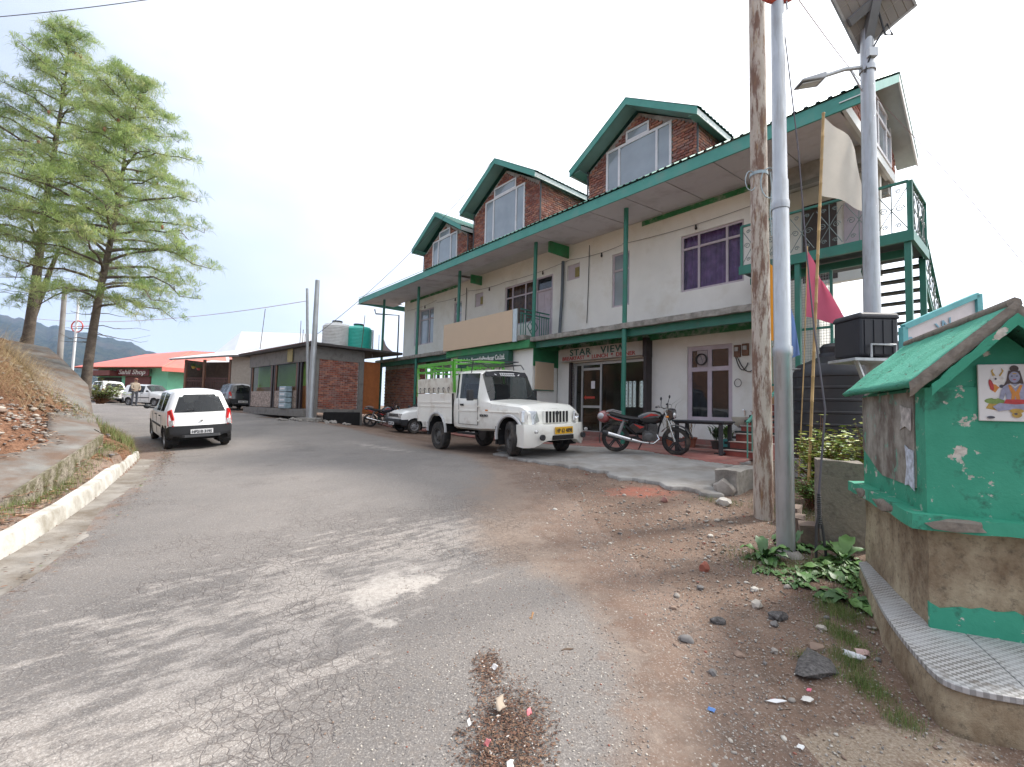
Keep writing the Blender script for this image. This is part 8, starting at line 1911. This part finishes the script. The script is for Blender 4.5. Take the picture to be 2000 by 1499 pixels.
# dark pier, rough stone edging and forecourt end block
pr = nbox(-.19, .19, -.17, .17, -.35, .92, 8, .02, 6); tag(pr.build('wall_pier', mudm, None, smooth=50, loc=(3.48, 4.92, .22), rot=(0, 0, -.4)), 'dark rough cement pier joined to the shrine corner', 'pier')
for i, (x, y, l, rz_, lab) in enumerate(((3.28, 5.35, .32, .9, 'long rough stone in the edging beside the galvanised pole'), (3.45, 5.7, .30, .8, 'squared stone in the edging behind the pole'), (3.25, 5.05, .22, 1.1, 'mossy stone at the near end of the edging'))):
    o = nbox(-l/2, l/2, -.09, .09, -.12, .14, 5, .02, i*5).build('edging_stone', M('edging_%d' % i, (.20, .15, .12), .95, .3, 6, bump=.7, bscale=20), None, smooth=40, loc=(x, y, gz(x, y)+.05), rot=(0, 0, rz_)); tag(o, lab, 'stone')
o = nbox(-.55, .55, -.16, .16, -.2, .22, 9, .02, 9).build('end_block', slabm, None, smooth=40, loc=(3.55, 7.15, gz(3.5, 7.1)+.08), rot=(0, 0, .75)); tag(o, 'rough concrete block closing the corner of the forecourt', 'block')
bk = nbox(-.16, .16, -.16, .16, 0, .3, 5, .012, 3).build('concrete_footing', conc, None, smooth=50, loc=(4.95, 7.9, surf(4.95, 7.9))); tag(bk, 'squat grey concrete footing at the pipe by the steps', 'block')
# ------------------------------------------------------------------ man standing by the white cars
pz = surf(-23.2, 28.4)
man = thing('person', 'man in a tan jacket, grey trousers and brown cap standing in the road', 'person', (-23.2, 28.4, pz), R(-20))
def skin_mesh(name, joints, edges, rad, mat, parent, sub=2):
    me = bpy.data.meshes.new(name); me.from_pydata(joints, edges, []); o = bpy.data.objects.new(name, me); COL.objects.link(o)
    o.modifiers.new('skin', 'SKIN'); o.modifiers['skin'].use_smooth_shade = True
    for i, r in enumerate(rad): me.skin_vertices[0].data[i].radius = r if isinstance(r, tuple) else (r, r)
    me.skin_vertices[0].data[0].use_root = True
    s = o.modifiers.new('sub', 'SUBSURF'); s.levels = s.render_levels = sub
    dg = bpy.context.evaluated_depsgraph_get(); m2 = bpy.data.meshes.new_from_object(o.evaluated_get(dg)); bpy.data.objects.remove(o); m2.materials.clear()
    for mm in (mat if isinstance(mat, list) else [mat]): m2.materials.append(mm)
    o2 = bpy.data.objects.new(name, m2); COL.objects.link(o2); o2.parent = parent; return o2
skinm = M('skin_tone', (.34, .19, .12), .6, .05); jk = M('tan_jacket', (.33, .27, .21), .9, .15, 4); tr_ = M('grey_trousers', (.07, .075, .09), .9, .15, 4)
J = [(0,0,.95),(0,0,1.15),(0,0,1.36),(0,0,1.47),(.02,0,1.55),(.03,0,1.64),(0,.19,1.38),(.06,.24,1.10),(.17,.12,.98),(0,-.19,1.38),(.05,-.24,1.12),(.19,-.12,1.02),(0,.10,.90),(.02,.11,.50),(-.01,.11,.09),(.12,.12,.04),(0,-.10,.90),(-.02,-.11,.50),(-.04,-.11,.09),(.09,-.12,.04)]
E_ = [(0,1),(1,2),(2,3),(3,4),(4,5),(2,6),(6,7),(7,8),(2,9),(9,10),(10,11),(0,12),(12,13),(13,14),(14,15),(0,16),(16,17),(17,18),(18,19)]
rad = [(.12,.16),(.115,.16),(.11,.17),.055,.085,.085,.07,.052,.036,.07,.052,.036,.09,.066,.05,.042,.09,.066,.05,.042]
body = skin_mesh('body', J, E_, rad, [skinm, jk, tr_, trim_b], man)
for p in body.data.polygons:
    z = p.center.z; p.material_index = 3 if z < .09 else 2 if z < .93 else (0 if z > 1.47 or (p.center.x > .15 and z < 1.07) else 1); p.use_smooth = True
mb = MB(); mb.lathe([(.095, 1.63), (.098, 1.68), (.08, 1.73), (0, 1.745)], (.02, 0, 0), 16); mb.prism([(.08, -.07, 1.655), (.20, -.05, 1.64), (.20, .05, 1.64), (.08, .07, 1.655)], (0, 0, .012)); mb.build('cap', M('brown_cap', (.22, .09, .06), .8), man, smooth=50)
mb = MB(); mb.box((.108, 0, 1.60), (.03, .022, .035)); mb.build('nose', skinm, man, bevel=.008)
mb = MB(); mb.blob((.07, 0, 1.555), (.045, .05, .03), 1, 0); mb.build('moustache', M('grey_hair', (.2, .19, .18), .9), man)
# ------------------------------------------------------------------ air between here and the far ridge
mb = MB(); mb.bb(-3600, 2600, -40, 2500, -140, 420)
q = newmat('haze_air'); q.n.remove(q.bsdf); vol = q.add('ShaderNodeVolumePrincipled'); vol.inputs['Color'].default_value = (.50, .68, 1, 1); vol.inputs['Density'].default_value = .00012; vol.inputs['Anisotropy'].default_value = .2
q.link(vol.outputs[0], q.n['Material Output'].inputs['Volume'])
hz = mb.build('haze', q.m); tag(hz, 'thin blue mountain haze', None, None, 'stuff')
